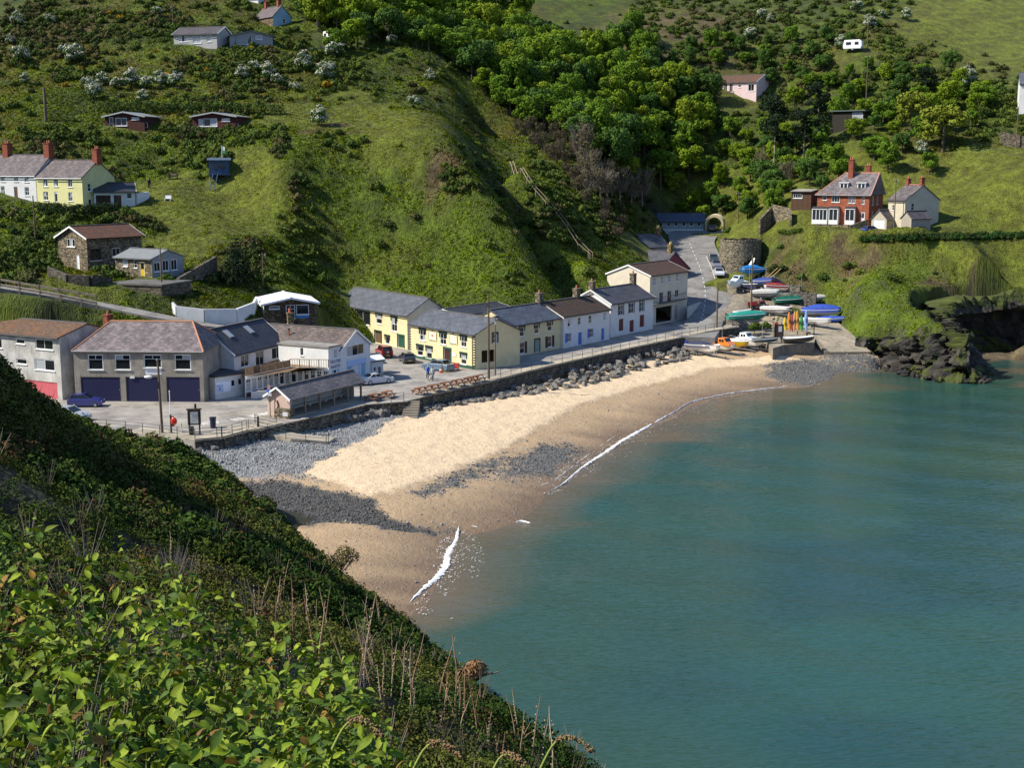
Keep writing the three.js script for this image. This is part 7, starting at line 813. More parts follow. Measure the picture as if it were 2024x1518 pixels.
{ // dark sea cliff at the foot of the green headland
  reseed(44); const t = thing('sea_cliff', 'dark craggy sea cliff at the foot of the green headland', 'cliff', at(1800, 742, .3)), O = t.position; const geos = [10, 11, 12, 13, 14].map(k => rockGeo(k, 1, .42)), mats = [[.07, .065, .06], [.11, .10, .088], [.15, .135, .11], [.05, .048, .046]].map(c => rockM(c)), moss = std([.13, .16, .02], { map: T.rock, bumpMap: T.rockB, bumpScale: .2, roughness: 1 });
  const edge = cliffEdge;
  { const nu = 210, nv = 30, pos = [], uv = [], col = [], idx = []; for (let i = 0; i <= nu; i++) { const u = i / nu, p = edge.getPointAt(u), d = edge.getTangentAt(u), s = V(d.z, 0, -d.x).normalize(), hh = (cliffH(u) + .9) * (.9 + .4 * (fbm(u * 14, 2, 3) - .3)); for (let j = 0; j <= nv; j++) { const v = j / nv, y = v * hh - .6; const a = u * 62, rid = 1 - Math.abs(fbm(a * .55 + 3, y * .32, 4) - .5) * 2, f = fbm(a * 1.6 + 9, y * 1.3 + a * .5, 3); const back = -1.3 + v * lerp(1.6, 4.6, step(.06, .45, u)) + (1 - rid) * -3.0 + (f - .5) * 1.3 + 1.1 + (rid > .86 ? (rid - .86) * 14 : 0); const cw = step(.66, .73, u), B2 = (v < .6 ? 5.6 : v < .72 ? lerp(5.6, .4, (v - .6) / .12) : v < .92 ? lerp(.4, 1.4, (v - .72) / .2) : lerp(1.4, 7.5, (v - .92) / .08)) + (f - .5) * 1.4 + (.5 - rid) * .9, Y2 = v < .6 ? v / .6 * 7 - .5 : v < .72 ? lerp(6.5, 7.3, (v - .6) / .12) : v < .92 ? lerp(7.3, 10.2, (v - .72) / .2) + (f - .5) * 2.4 * (v - .7) / .2 + 1.6 * (fbm(a * .35, 7, 2) - .5) : lerp(10.2 + (f - .5) * 2.4 + 1.6 * (fbm(a * .35, 7, 2) - .5), 8.4, (v - .92) / .08); const bk = lerp(back, B2, cw), yy = lerp(y, Y2, cw); const x = p.x + s.x * bk, z = p.z + s.z * bk; pos.push(x - O.x, yy - O.y, z - O.z); uv.push(u * 70, yy); const g = fbm(a * .9, y * 1.1 + 5, 3), base = mix3([.055, .052, .048], [.16, .145, .12], step(.35, .7, g)); const weed = step(.5, .62, fbm(a * .7 + 40, y * .8, 3) + (y < 1.8 ? .14 : -.2)); const tuft = step(.55, .7, fbm(a * .8 + 80, y * .7, 3) + (v - .75) * .5); col.push(...mix3(mix3(base, [.15, .19, .02], u > .2 ? weed : 0), [.13, .17, .02], u > .66 && v > .8 + .2 * (g - .5) ? 1 : tuft)); if (i < nu && j < nv) { const k = i * (nv + 1) + j; idx.push(k, k + 1, k + nv + 1, k + 1, k + nv + 2, k + nv + 1); } } } let g = new THREE.BufferGeometry(); g.setAttribute('position', new THREE.Float32BufferAttribute(pos, 3)); g.setAttribute('uv', new THREE.Float32BufferAttribute(uv, 2)); g.setAttribute('color', new THREE.Float32BufferAttribute(col, 3)); g.setIndex(idx); g = g.toNonIndexed(); g.computeVertexNormals(); mk('cliff_face', g, new THREE.MeshStandardMaterial({ vertexColors: true, map: T.rock, bumpMap: T.rockB, bumpScale: .25, roughness: .95, side: THREE.DoubleSide }), t); }
  for (let i = 0; i < 90; i++) { const u = rr(0, .75), p = edge.getPointAt(u), d = edge.getTangentAt(u), s = V(d.z, 0, -d.x), back = rr(-1.6, .6); const m = mk('crag', geos[i % 5], (u > .25 && rnd() < .35) ? moss : mats[Math.floor(rnd() * 4)], t); m.position.set(p.x + s.x * back - O.x, rr(-.3, .4) - O.y + .1, p.z + s.z * back - O.z); const k = rr(.25, .8); m.scale.set(k, k * rr(.6, 1.2), k * rr(.7, 1.1)); m.rotation.set(rr(-.4, .4), rnd() * 6, rr(-.4, .4)); }
}
{ // pebbles: shingle bank, stream bed, scattered stones
  reseed(32); const g = rockGeo(77, 0, .25), N = 62000, im = new THREE.InstancedMesh(g, std([1, 1, 1], { roughness: .9 }), N), M = new THREE.Matrix4(), q = new THREE.Quaternion(), e = new THREE.Euler(), c = new THREE.Color(); let n = 0;
  for (let k = 0; k < 700000 && n < N; k++) { const x = rr(BX0, BX1), z = rr(BZ0, BZ1); if (!inPoly(x, z, beachPoly)) continue; const b = beachKind(x, z); if (b.h < -.05) continue; const pr = Math.max(b.upper, b.dark * .9, b.patch * .6 * (1 - b.dry), .012 * (1 - b.dry)); if (rnd() > pr) continue; const s = rr(.045, .115) * (rnd() < .03 ? 2 : 1); M.compose(V(x, beachY(x, z) + s * .3, z), q.setFromEuler(e.set(rnd() * 3, rnd() * 6, rnd() * 3)), V(s, s * .7, s * rr(.7, 1))); im.setMatrixAt(n, M); const v = rr(.6, 1.5) * (b.dark > .5 ? .085 : b.patch > .4 && b.upper < .5 ? .12 : .25); c.setRGB(v, v * .995, v * .97); im.setColorAt(n, c); n++; }
  im.count = n; im.name = 'shingle'; im.castShadow = im.receiveShadow = true; scene.add(im); tag(im, 'grey shingle pebbles along the top of the beach', 'shingle', null, 'stuff');
}

/* ---------- foliage ---------- */
// a cloud of leaf faces; normals lean outwards so that clumps shade one another softly
function leafCloud(clumps, n, size, flat = .0, lean = .55) { const pos = [], nor = [], idx = []; const tot = clumps.reduce((s, c) => s + c[3] * c[3], 0); for (const [cx, cy, cz, r, ry] of clumps) { const m = Math.max(6, Math.round(n * r * r / tot)); for (let i = 0; i < m; i++) { const a = rnd() * 6.283, u = rr(-.75, 1), w = Math.sqrt(1 - u * u), k = r * (.72 + .34 * rnd()); const d = V(w * Math.cos(a), u, w * Math.sin(a)); const p = V(cx + d.x * k, cy + d.y * k * (ry ?? .85), cz + d.z * k); const f = V(rr(-1, 1), rr(-1, 1), rr(-1, 1)).normalize().lerp(d, lean).normalize(); const t = V(rr(-1, 1), rr(-1, 1), rr(-1, 1)).cross(f).normalize(), b = f.clone().cross(t); const s = size * rr(.6, 1.35), s2 = s * .62; const nn = f.clone().lerp(d, .45).normalize(); const k0 = pos.length / 3; for (const [x, y] of [[-1, 0], [0, -1], [1, 0], [0, 1]]) { const v = p.clone().addScaledVector(t, x * s).addScaledVector(b, y * s2).addScaledVector(f, (x ? -.18 : 0) * s); pos.push(v.x, v.y, v.z); nor.push(nn.x, nn.y, nn.z); } idx.push(k0, k0 + 1, k0 + 3, k0 + 1, k0 + 2, k0 + 3); } } const g = new THREE.BufferGeometry(); g.setAttribute('position', new THREE.Float32BufferAttribute(pos, 3)); g.setAttribute('normal', new THREE.Float32BufferAttribute(nor, 3)); g.setIndex(idx); return g; }
const leafM = c => key('leaf' + c, () => new THREE.MeshPhysicalMaterial({ color: L3(c), roughness: .85, specularIntensity: .25, side: THREE.DoubleSide }));
const BARK = woodM([.13, .11, .09]), PALEBARK = woodM([.3, .28, .24]);
function crownClumps(R, H, n, base) { const L = []; for (let i = 0; i < n; i++) { const a = rnd() * 6.283, r = R * Math.sqrt(rnd()) * .72, y = base + (H - base) * (.25 + .62 * rnd() * (1 - .35 * r / R)); L.push([Math.cos(a) * r, y, Math.sin(a) * r, R * rr(.16, .42)]); } return L; }
function trunkGeo(H, R, lean = .1, limbs = 5, r = .2) { const L = [tube([V(0, -.8, 0), V(rr(-lean, lean) * 2, H * .35, rr(-lean, lean)), V(rr(-lean, lean) * 4, H * .75, rr(-lean, lean) * 3)], r, r * .35, 7)]; for (let k = 0; k < limbs; k++) { const a = k / limbs * 6.283 + rnd(), y = H * rr(.25, .5); L.push(tube([V(0, y, 0), V(Math.cos(a) * R * .4, y + H * .14, Math.sin(a) * R * .4), V(Math.cos(a) * R * .75, y + H * rr(.25, .42), Math.sin(a) * R * .75)], r * .45, .03, 5)); } return merge(L); }
reseed(2024);
const TREES = [0, 1, 2, 3].map(k => { const H = 7.5, R = 3.1; return { trunk: trunkGeo(H, R), crown: leafCloud(crownClumps(R, H, 34, .5), 3600, .2), H, R }; });
const PINES = [0, 1].map(() => { const H = 12, L = []; for (let i = 0; i < 11; i++) { const y = H * (.48 + .5 * i / 10), a = rnd() * 6.3, r = 2.6 * (1 - .5 * i / 10); L.push([Math.cos(a) * r * .8, y, Math.sin(a) * r * .8, 1.75, .4]); } return { trunk: merge([tube([V(0, -.8, 0), V(.3, 5, 0), V(.1, H, 0)], .28, .06, 7), ...L.map(c => tube([V(.2, c[1] - .4, 0), V(c[0], c[1], c[2])], .09, .03, 4))]), crown: leafCloud(L, 3600, .2, 0, .3), H, R: 2.6 }; });
const BARES = [0, 1].map(() => { const H = 6.5, L = [trunkGeo(H, 2.2, .1, 7, .16)]; for (let i = 0; i < 150; i++) { const a = rnd() * 6.3, r = 2.1 * Math.sqrt(rnd()), y = rr(2.4, 5.2); L.push(tube([V(Math.cos(a) * r * .5, y - .6, Math.sin(a) * r * .5), V(Math.cos(a) * r, y + rr(.6, 1.5), Math.sin(a) * r)], .035, .012, 3)); } return { trunk: merge(L), crown: leafCloud(crownClumps(2.3, H, 12, 2), 620, .16), H, R: 2.3 }; });
const gold = 'trees filling the wooded valley';
const LT = { a: leafM([.125, .190, .009]), b: leafM([.088, .158, .011]), c: leafM([.155, .205, .012]), d: leafM([.055, .11, .018]), pine: leafM([.014, .028, .012]), bare: leafM([.085, .075, .035]), br: leafM([.17, .20, .02]) };
const protos = {};
function tree(kind, mat, bark, name, label, cat, group, p, s, turn) { const id = name + kind.trunk.uuid + mat.uuid; let t; if (!protos[id]) { t = thing(name, label, cat, p, turn, group); mk('trunk', kind.trunk, bark, t); mk('crown', kind.crown, mat, t); protos[id] = t; t.scale.set(s * rr(.85, 1.2), s * rr(.8, 1.25), s * rr(.85, 1.2)); } else { t = copyOf(protos[id], p, turn, label, V(s * rr(.85, 1.2), s * rr(.8, 1.25), s * rr(.85, 1.2))); tag(t, label, cat, group); } return t; }
const placedTrees = []; const free = (p, d) => placedTrees.every(q => (q.x - p.x) ** 2 + (q.z - p.z) ** 2 > d * d);
const poly2 = l => l.map(([x, y]) => ({ x, z: y }));
function wood(P, n, dmin, pick, dy = 38) { const Q = poly2(P); let x0 = 1e9, x1 = -1e9, y0 = 1e9, y1 = -1e9; for (const p of Q) { x0 = Math.min(x0, p.x); x1 = Math.max(x1, p.x); y0 = Math.min(y0, p.z); y1 = Math.max(y1, p.z); } let c = 0; for (let k = 0; k < n * 60 && c < n; k++) { const x = rr(x0, x1), y = rr(y0, y1); if (!inPoly(x, y, Q)) continue; const p = hit(x, y + dy, 200); if (kept(p.x, p.z) || !free(p, dmin) || -p.z > 440) continue; placedTrees.push(p); p.y -= .15; pick(p, c); c++; } return c; }
reseed(31);
wood([[600, -10], [900, -10], [1010, 0], [1130, 85], [1265, 50], [1290, 120], [1400, 160], [1400, 240], [1370, 330], [1330, 370], [1235, 330], [1120, 250], [1010, 200], [910, 110], [860, 70], [760, 50], [640, 70]], 235, 3.3, (p, i) => { const k = Math.floor(rnd() * 4), m = rnd(); tree(TREES[k], m < .36 ? LT.b : m < .66 ? LT.a : m < .8 ? LT.c : LT.d, BARK, 'broadleaf_tree', 'green broadleaf tree within the dense wood filling the valley', 'tree', gold, p, rr(.85, 1.3), rnd() * 6.3); });
wood([[1330, 330], [1400, 230], [1640, 240], [1690, 300], [1640, 350], [1500, 400], [1340, 420]], 46, 3.8, (p) => { const m = rnd(); tree(TREES[Math.floor(rnd() * 4)], m < .4 ? LT.b : m < .75 ? LT.a : LT.d, BARK, 'garden_tree', 'loose green tree on the slope above the road end and the brick house', 'tree', 'trees above the brick house', p, rr(.55, .95), rnd() * 6.3); });
wood([[1290, 120], [1400, 60], [1700, 70], [1720, 120], [1640, 170], [1540, 150], [1400, 150]], 40, 4.5, (p) => { const m = rnd(); tree(TREES[Math.floor(rnd() * 4)], m < .5 ? LT.b : LT.d, BARK, 'slope_tree', 'dark bushy tree on the slope above the pink bungalow', 'tree', 'trees above the pink bungalow', p, rr(.5, .8), rnd() * 6.3); }, 22);
wood([[1560, 180], [1640, 190], [1700, 130], [1900, 120], [1960, 190], [1920, 260], [1830, 330], [1760, 330], [1700, 270], [1640, 270]], 40, 4.0, (p) => { const m = rnd(); tree(TREES[Math.floor(rnd() * 4)], m < .4 ? LT.b : m < .8 ? LT.a : LT.d, BARK, 'right_slope_tree', 'green tree in the thicket between dark cabin and right edge', 'tree', 'trees round the dark cabin', p, rr(.5, .9), rnd() * 6.3); }, 26);
for (const [x, y, s, l] of [[1862, 300, 1.45, 'large bright yellow-green tree right of the dark cabin'], [1800, 262, 1.1, 'smaller yellow-green tree beside the large bright one']]) { const p = hit(x, y); placedTrees.push(p); tree(TREES[1], LT.br, BARK, 'bright_tree', l, 'tree', undefined, p, s, 1); }
for (const [x, y, s, l] of [[1528, 352, 1.15, 'tall dark pine with pale bare trunk left of the brick house'], [1585, 330, 1.1, 'dark pine below the pink bungalow'], [1612, 300, .95, 'dark pine nearest the dark cabin'], [1828, 200, .75, 'dark spreading pine on the upper right slope']]) { const p = hit(x, y); placedTrees.push(p); tree(PINES[0], LT.pine, PALEBARK, 'pine_tree', l, 'tree', 'pines on the slope', p, s, rnd() * 6); }
{ const p = hit(468, 562); const H = 6, L = []; for (let i = 0; i < 12; i++) { const y = .6 + i * .43, r = 2.6 * (1 - i / 13); for (let k = 0; k < 4; k++) { const a = k * 1.57 + i; L.push([Math.cos(a) * r * .55, y, Math.sin(a) * r * .55, Math.max(.35, r * .55), .4]); } } const K = { trunk: tube([V(0, -.5, 0), V(0, H - .5, 0)], .18, .04), crown: leafCloud(L, 2600, .15, 0, .3) }; tree(K, LT.pine, BARK, 'conifer', 'dark conical conifer between chalet and round hill', 'tree', undefined, p, 1, 0); placedTrees.push(p); }
wood([[1140, 300], [1230, 280], [1320, 290], [1340, 380], [1260, 400], [1160, 370]], 24, 3.2, p => tree(BARES[Math.floor(rnd() * 2)], LT.bare, PALEBARK, 'bare_tree', 'leafless brown tree at the lower edge of the wood', 'tree', 'bare trees at the wood edge', p, rr(.9, 1.35), rnd() * 6), 22);
wood([[950, 150], [1010, 190], [1120, 270], [1150, 300], [1130, 380], [1230, 440], [1220, 470], [1110, 330], [1020, 260]], 34, 2.6, p => tree(BARES[Math.floor(rnd() * 2)], LT.bare, BARK, 'brown_thicket_tree', 'low brown twiggy tree in the gully beside the round hill', 'tree', 'twiggy trees in the gully', p, rr(.45, .75), rnd() * 6), 12);
wood([[1480, 330], [1560, 300], [1570, 370], [1500, 400], [1470, 390]], 10, 3, p => tree(BARES[0], LT.bare, PALEBARK, 'spindly_tree', 'spindly bare tree on the bank left of the brick house', 'tree', 'bare trees left of the brick house', p, rr(.7, 1), rnd() * 6), 10);
/* hawthorns in blossom, gorse */
reseed(88); const HAW = [0, 1].map(() => { const c = crownClumps(1.6, 2.6, 20, -.1); const up = c.map(([x, y, z, r]) => [x, y + .18, z, r]); return { trunk: trunkGeo(2.4, 1.2, .1, 4, .1), crown: leafCloud(c, 900, .15), bloom: leafCloud(up, 800, .095, 0, .6) }; }); const BLOOM = leafM([.60, .58, .48]);
[[35, 45], [100, 42], [22, 82], [135, 108], [152, 118], [42, 120], [50, 160], [178, 168], [205, 162], [232, 172], [262, 165], [292, 170], [318, 165], [190, 190], [285, 196], [350, 168], [478, 150], [505, 142], [530, 150], [548, 165], [600, 133], [655, 138], [640, 152], [585, 175], [740, 74], [775, 84], [632, 242], [820, 206], [1230, 150], [1505, 32], [1522, 38], [1690, 20], [1716, 50], [1742, 30], [1790, 34], [1482, 72], [1910, 160], [1905, 172], [1820, 300], [660, 110], [850, 155], [310, 28], [1660, 90]].forEach(([x, y], i) => { const p = hit(x, y + 6); if (kept(p.x, p.z)) return; placedTrees.push(p); const h = HAW[i % 2], s = rr(.8, 1.5); if (i < 2) { const t = thing('hawthorn', 'hawthorn bush covered in white blossom on the hillside', 'bush', p, rnd() * 6, 'hawthorns in blossom'); mk('trunk', h.trunk, BARK, t); const c = mk('crown', h.crown, LT.d, t); mk('blossom', h.bloom, BLOOM, c); t.scale.setScalar(s); protos['haw' + i] = t; } else copyOf(protos['haw' + (i % 2)], p, rnd() * 6, null, s); });
/* scrub: uncountable low bushes, one mass */
function instanced(name, geo, mat, list, label, cat) { const im = new THREE.InstancedMesh(geo, mat, list.length), M = new THREE.Matrix4(), q = new THREE.Quaternion(), e = new THREE.Euler(), c = new THREE.Color(); list.forEach((o, i) => { M.compose(o.p, q.setFromEuler(e.set(o.tx ?? 0, o.a ?? 0, o.tz ?? 0)), o.s.isVector3 ? o.s : V(o.s, o.s, o.s)); im.setMatrixAt(i, M); if (o.c) im.setColorAt(i, c.setRGB(...o.c)); }); im.name = numbered(name); im.castShadow = im.receiveShadow = true; scene.add(im); return tag(im, label, cat, null, 'stuff'); }
const BUSH = leafCloud([[0, .35, 0, .6], [.5, .3, .2, .45], [-.45, .3, -.1, .45], [.1, .3, -.5, .42], [-.1, .55, .1, .45]], 210, .15), LEAFW = new THREE.MeshPhysicalMaterial({ color: 0xffffff, roughness: .9, specularIntensity: .2, side: THREE.DoubleSide });
{ reseed(606); const L = []; const dens = (px, py) => { if (py < 330 && px < 900) { const n = fbm(px * .012, py * .022, 3); return (n > .5 ? .8 : .08) * (py > 205 && px > 560 ? .12 : 1); } if (px > 1240 && py < 250) return .6; if (px > 1880 && py < 300) return .4; if (px > 1040 && px < 1260 && py > 250 && py < 480) return .4; if (px > 880 && px < 960 && py > 280 && py < 380) return .3; if (px < 620 && py > 300 && py < 600) return fbm(px * .02, py * .03, 3) > .52 ? .5 : .08; return px > 560 && px < 960 ? .004 : .03; };
  for (let k = 0; k < 30000 && L.length < 5200; k++) { const px = rr(-30, 2050), py = rr(-20, 560); if (rnd() > dens(px, py)) continue; const p = hit(px, py, 160); if (kept(p.x, p.z) || -p.z > 450 || inZone(lawns, p.x, p.z) > .35) continue; const v = rr(.6, 1.4), n = fbm(p.x * .1, p.z * .1, 2); const c = mix3([.040, .072, .014], n > .6 ? [.095, .08, .03] : [.088, .112, .018], rnd()).map(q => q * v); if (rnd() < .012 && px < 900 && py < 200) { c[0] = .28; c[1] = .16; c[2] = .01; } L.push({ p: p.add(V(0, -.1, 0)), a: rnd() * 6.3, s: rr(.55, 1.5), c }); }
  for (let k = 0; k < 260; k++) { const u = rnd(), px = lerp(170, 1900, 0), p = null; const q = hit(lerp(1700, 2024, u), lerp(475, 468, u) + rr(-6, 4)); L.push({ p: q, a: rnd() * 6, s: rr(.5, .9), c: [.03, .06, .014].map(z => z * rr(.7, 1.3)) }); }
  instanced('scrub', BUSH, LEAFW, L, 'dark gorse and bramble scrub covering the slopes', 'scrub'); }
/* bracken and grass tufts over the slopes */
const TUFT = (() => { reseed(9); const pos = [], nor = [], idx = []; for (let i = 0; i < 20; i++) { const a = rnd() * 6.3, r = .5 * Math.sqrt(rnd()), h = rr(.1, .26), x = Math.cos(a) * r, z = Math.sin(a) * r, t = rnd() * 6.3, w = rr(.04, .085), lx = Math.cos(a) * rr(0, .22), lz = Math.sin(a) * rr(0, .22), k = pos.length / 3; pos.push(x - Math.cos(t) * w, -.08, z - Math.sin(t) * w, x + Math.cos(t) * w, -.08, z + Math.sin(t) * w, x + lx + Math.cos(t) * w * .8, h, z + lz + Math.sin(t) * w * .8, x + lx * 1.5, h * 1.1, z + lz * 1.5); const n = V(Math.cos(a) * .35, 1, Math.sin(a) * .35).normalize(); for (let q = 0; q < 4; q++) nor.push(n.x, n.y, n.z); idx.push(k, k + 1, k + 2, k, k + 2, k + 3); } const g = new THREE.BufferGeometry(); g.setAttribute('position', new THREE.Float32BufferAttribute(pos, 3)); g.setAttribute('normal', new THREE.Float32BufferAttribute(nor, 3)); g.setIndex(idx); return g; })();
{ reseed(707); const L = []; const N = 185000; for (let k = 0; k < 700000 && L.length < N; k++) { const px = rr(-40, 2064), py = rr(-10, 700), p = null; const x = rr(-110, 110), z = rr(-345, -158); const y = H0(x, z); if (kept(x, z) || y < 3.2 || inPoly(x, z, promenadePoly) || inPoly(x, z, beachPoly)) continue; const w = clamp(1.3 + (z + 200) / 150, .35, 1.2); if (rnd() > w) continue; const l = inZone(lawns, x, z); const sl = Math.hypot(H0(x + 1, z) - y, H0(x, z + 1) - y); if (sl > 5 && rnd() < .7) continue; const c0 = landColour(x, z, 0), v = rr(.75, 1.3); L.push({ p: V(x, y + (fbm(x * .35, z * .35, 3) - .5) * .7 - .02, z), a: rnd() * 6.3, s: V(1, l > .4 ? .4 : rr(.6, 1.6), 1).multiplyScalar(rr(.35, .7) * (x > 40 ? .8 : 1)), c: c0.map((q, i) => q * v * [1.22, 1.22, .8][i]) }); }
  instanced('bracken', TUFT, LEAFW, L, 'bracken and rough grass growing over the hillsides', 'ground cover'); }
/* clipped hedge above the red cabins, garden hedges */
function hedge(pts, w, h, n, c, label) { const L = []; const P = pts.map(([x, y]) => hit(x, y)); const q = along(P, .5); for (const p of q) for (let k = 0; k < 3; k++) L.push([p.x - P[0].x + rr(-w, w) * .4, H0(p.x, p.z) - P[0].y + h * (.25 + .3 * k), p.z - P[0].z + rr(-w, w) * .4, .38 * w + .1]); const t = thing('hedge', label, 'hedge', P[0]); mk('foliage', leafCloud(L, n, .13), leafM(c), t); return t; }
reseed(4); hedge([[205, 222], [330, 224], [450, 224], [558, 228]], 1.2, 1.9, 9000, [.05, .085, .015], 'long clipped hedge above the red cabins'); hedge([[320, 262], [390, 262], [455, 263]], .9, .9, 3000, [.055, .09, .015], 'low hedge below the right red cabin'); hedge([[80, 425], [150, 432], [230, 425]], 1.6, 1.8, 4500, [.02, .04, .012], 'dark hedge below the pale yellow house'); hedge([[1540, 462], [1580, 460]], .9, .8, 1200, [.05, .09, .012], 'low garden hedge beside the terrace lawn');
{ reseed(12); for (const [px, py, e, s, l] of [[1492, 654, 3.9, .9, 'green bush below the turquoise tarpaulin boat'], [1512, 650, 4.0, .7, 'smaller green bush beside the sign board'], [1528, 540, 0, 1.0, 'dark round bush right of the lime kiln'], [1545, 536, 0, .7, 'smaller dark bush on the bank behind the spars'], [250, 432, 0, 1.2, 'green bush below the porch annex'], [215, 440, 0, .9, 'dense dark bush left of the garden path'], [330, 560, 0, .8, 'bush at the back of the blockwork garage'], [640, 560, 0, 1.0, 'brown-green bush left of the inn rear range'], [1440, 462, 0, .8, 'brown thorn bush on top of the lime kiln bank']]) { const p = e ? at(px, py, e) : hit(px, py); const t = thing('bush', l, 'bush', p); mk('stem', trunkGeo(1.5 * s, .8 * s, .2, 5, .06), BARK, t); mk('foliage', leafCloud([[0, .8 * s, 0, .9 * s], [.8 * s, .7 * s, .2, .7 * s], [-.7 * s, .6 * s, .1, .7 * s], [.1, 1.2 * s, .1, .65 * s]], 900, .13), leafM(px > 1500 && e === 0 ? [.04, .055, .014] : [.06, .10, .015]), t); } }

/* ---------- the near headland, from which the bay is seen ---------- */
const near = []; { const N = l => l.forEach(([px, py, D, dn]) => { const p = atD(px, py, D); p.y -= dn ?? .5; near.push(p); });
  N([[0, 1518, 6.5, .9], [400, 1518, 8, .9], [800, 1518, 13], [1000, 1518, 17], [1185, 1516, 21], [0, 1170, 11, 1.1], [250, 1190, 12, 1.1], [600, 1340, 14, .9], [850, 1420, 20], [1080, 1440, 26], [940, 1372, 32], [700, 1270, 26], [450, 1170, 20], [200, 1120, 19], [0, 1100, 18]]);
  N([[850, 1282, 40], [740, 1182, 48], [620, 1082, 60], [520, 1002, 72], [450, 946, 84], [385, 892, 100], [335, 875, 108], [600, 1130, 42], [450, 1060, 35], [300, 1020, 31], [150, 1015, 27], [0, 990, 25], [400, 965, 56], [300, 915, 64], [200, 890, 74], [250, 868, 102, 1.3], [150, 862, 98, 1.3], [100, 812, 64], [50, 772, 56], [0, 745, 48], [0, 870, 36], [100, 910, 40]]);
  [[1190, 1514, 21], [1085, 1437, 26], [942, 1366, 32], [852, 1278, 40], [742, 1178, 48], [622, 1078, 60], [522, 998, 72], [452, 943, 84], [390, 890, 100]].forEach(([px, py, D]) => { const p = atD(px, py, D); near.push(V(p.x + 3.4, p.y - 5.5, p.z - 1.1), V(p.x + 9, Math.max(-3, p.y - 20), p.z - 3), V(p.x + 20, -5, p.z - 6)); });
  near.push(V(0, 29.6, 1.5), V(-3, 29.5, 0), V(4, 28.6, 0), V(-8, 29.8, 0), V(9, 24, -3), V(-20.5, 33, -38), V(-25, 29.5, -48), V(-34, 22, -66), V(-19, 30.5, -26), V(-46, 20, -50), V(-52, 16, -80), V(-52, 12, -100), V(-62, 8, -120), V(-30, 26, -20), V(-20, 29.5, 2), V(-50, 22, -10), V(-50, 4.2, -129), V(-32, 3.6, -122), V(-75, 8, -130), V(-24, 2.5, -112), V(-70, 12, -70), V(25, -5, -20), V(30, -6, -5), V(20, 5, 6), V(-16, 1, -108)); }  // includes unseen ground left of view, raised to shade the upper left slope
const HF = (() => { const n = near.length, c2 = 4, A = [], w = new Float64Array(n); for (let i = 0; i < n; i++) { A.push(new Float64Array(n + 1)); for (let j = 0; j < n; j++) A[i][j] = Math.sqrt((near[i].x - near[j].x) ** 2 + (near[i].z - near[j].z) ** 2 + c2); A[i][i] -= .15; A[i][n] = near[i].y; } for (let c = 0; c < n; c++) { let p = c; for (let r = c + 1; r < n; r++) if (Math.abs(A[r][c]) > Math.abs(A[p][c])) p = r; [A[c], A[p]] = [A[p], A[c]]; for (let r = c + 1; r < n; r++) { const k = A[r][c] / A[c][c]; if (k) for (let q = c; q <= n; q++) A[r][q] -= k * A[c][q]; } } for (let r = n - 1; r >= 0; r--) { let s = A[r][n]; for (let q = r + 1; q < n; q++) s -= A[r][q] * w[q]; w[r] = s / A[r][r]; } return (x, z) => { let s = 0; for (let i = 0; i < n; i++) { const a = near[i].x - x, b = near[i].z - z; s += w[i] * Math.sqrt(a * a + b * b + c2); } return s; }; })();
const FX0 = -72, FX1 = 14, FZ0 = -131, FZ1 = 6, FS = .8, FNX = Math.round((FX1 - FX0) / FS) + 1, FNZ = Math.round((FZ1 - FZ0) / FS) + 1, fgrid = new Float32Array(FNX * FNZ);
for (let j = 0; j < FNZ; j++) for (let i = 0; i < FNX; i++) { const x = FX0 + i * FS, z = FZ0 + j * FS; fgrid[j * FNX + i] = HF(x, z) + (fbm(x * .5, z * .5, 3) - .5) * .9 * step(6, 20, -z); }
const HN = (x, z) => { const u = clamp((x - FX0) / FS, 0, FNX - 1.001), v = clamp((z - FZ0) / FS, 0, FNZ - 1.001), i = Math.floor(u), j = Math.floor(v), a = u - i, b = v - j, k = j * FNX + i; return fgrid[k] * (1 - a) * (1 - b) + fgrid[k + 1] * a * (1 - b) + fgrid[k + FNX] * (1 - a) * b + fgrid[k + FNX + 1] * a * b; };
{ const pos = [], uv = [], col = [], idx = []; for (let j = 0; j < FNZ; j++) for (let i = 0; i < FNX; i++) { const x = FX0 + i * FS, z = FZ0 + j * FS, k = j * FNX + i, n = fbm(x * .2, z * .2, 3); pos.push(x, fgrid[k], z); uv.push(x, z); col.push(...mix3([.035, .042, .016], [.06, .05, .03], n)); if (i < FNX - 1 && j < FNZ - 1) idx.push(k, k + FNX, k + 1, k + 1, k + FNX, k + FNX + 1); } const g = new THREE.BufferGeometry(); g.setAttribute('position', new THREE.Float32BufferAttribute(pos, 3)); g.setAttribute('uv', new THREE.Float32BufferAttribute(uv, 2)); g.setAttribute('color', new THREE.Float32BufferAttribute(col, 3)); g.setIndex(idx); g.computeVertexNormals(); structure('headland', g, new THREE.MeshStandardMaterial({ vertexColors: true, map: T.grass, bumpMap: T.grassB, bumpScale: .2, roughness: 1, side: THREE.DoubleSide }), 'steep scrubby headland falling to the small beach', 'headland'); }
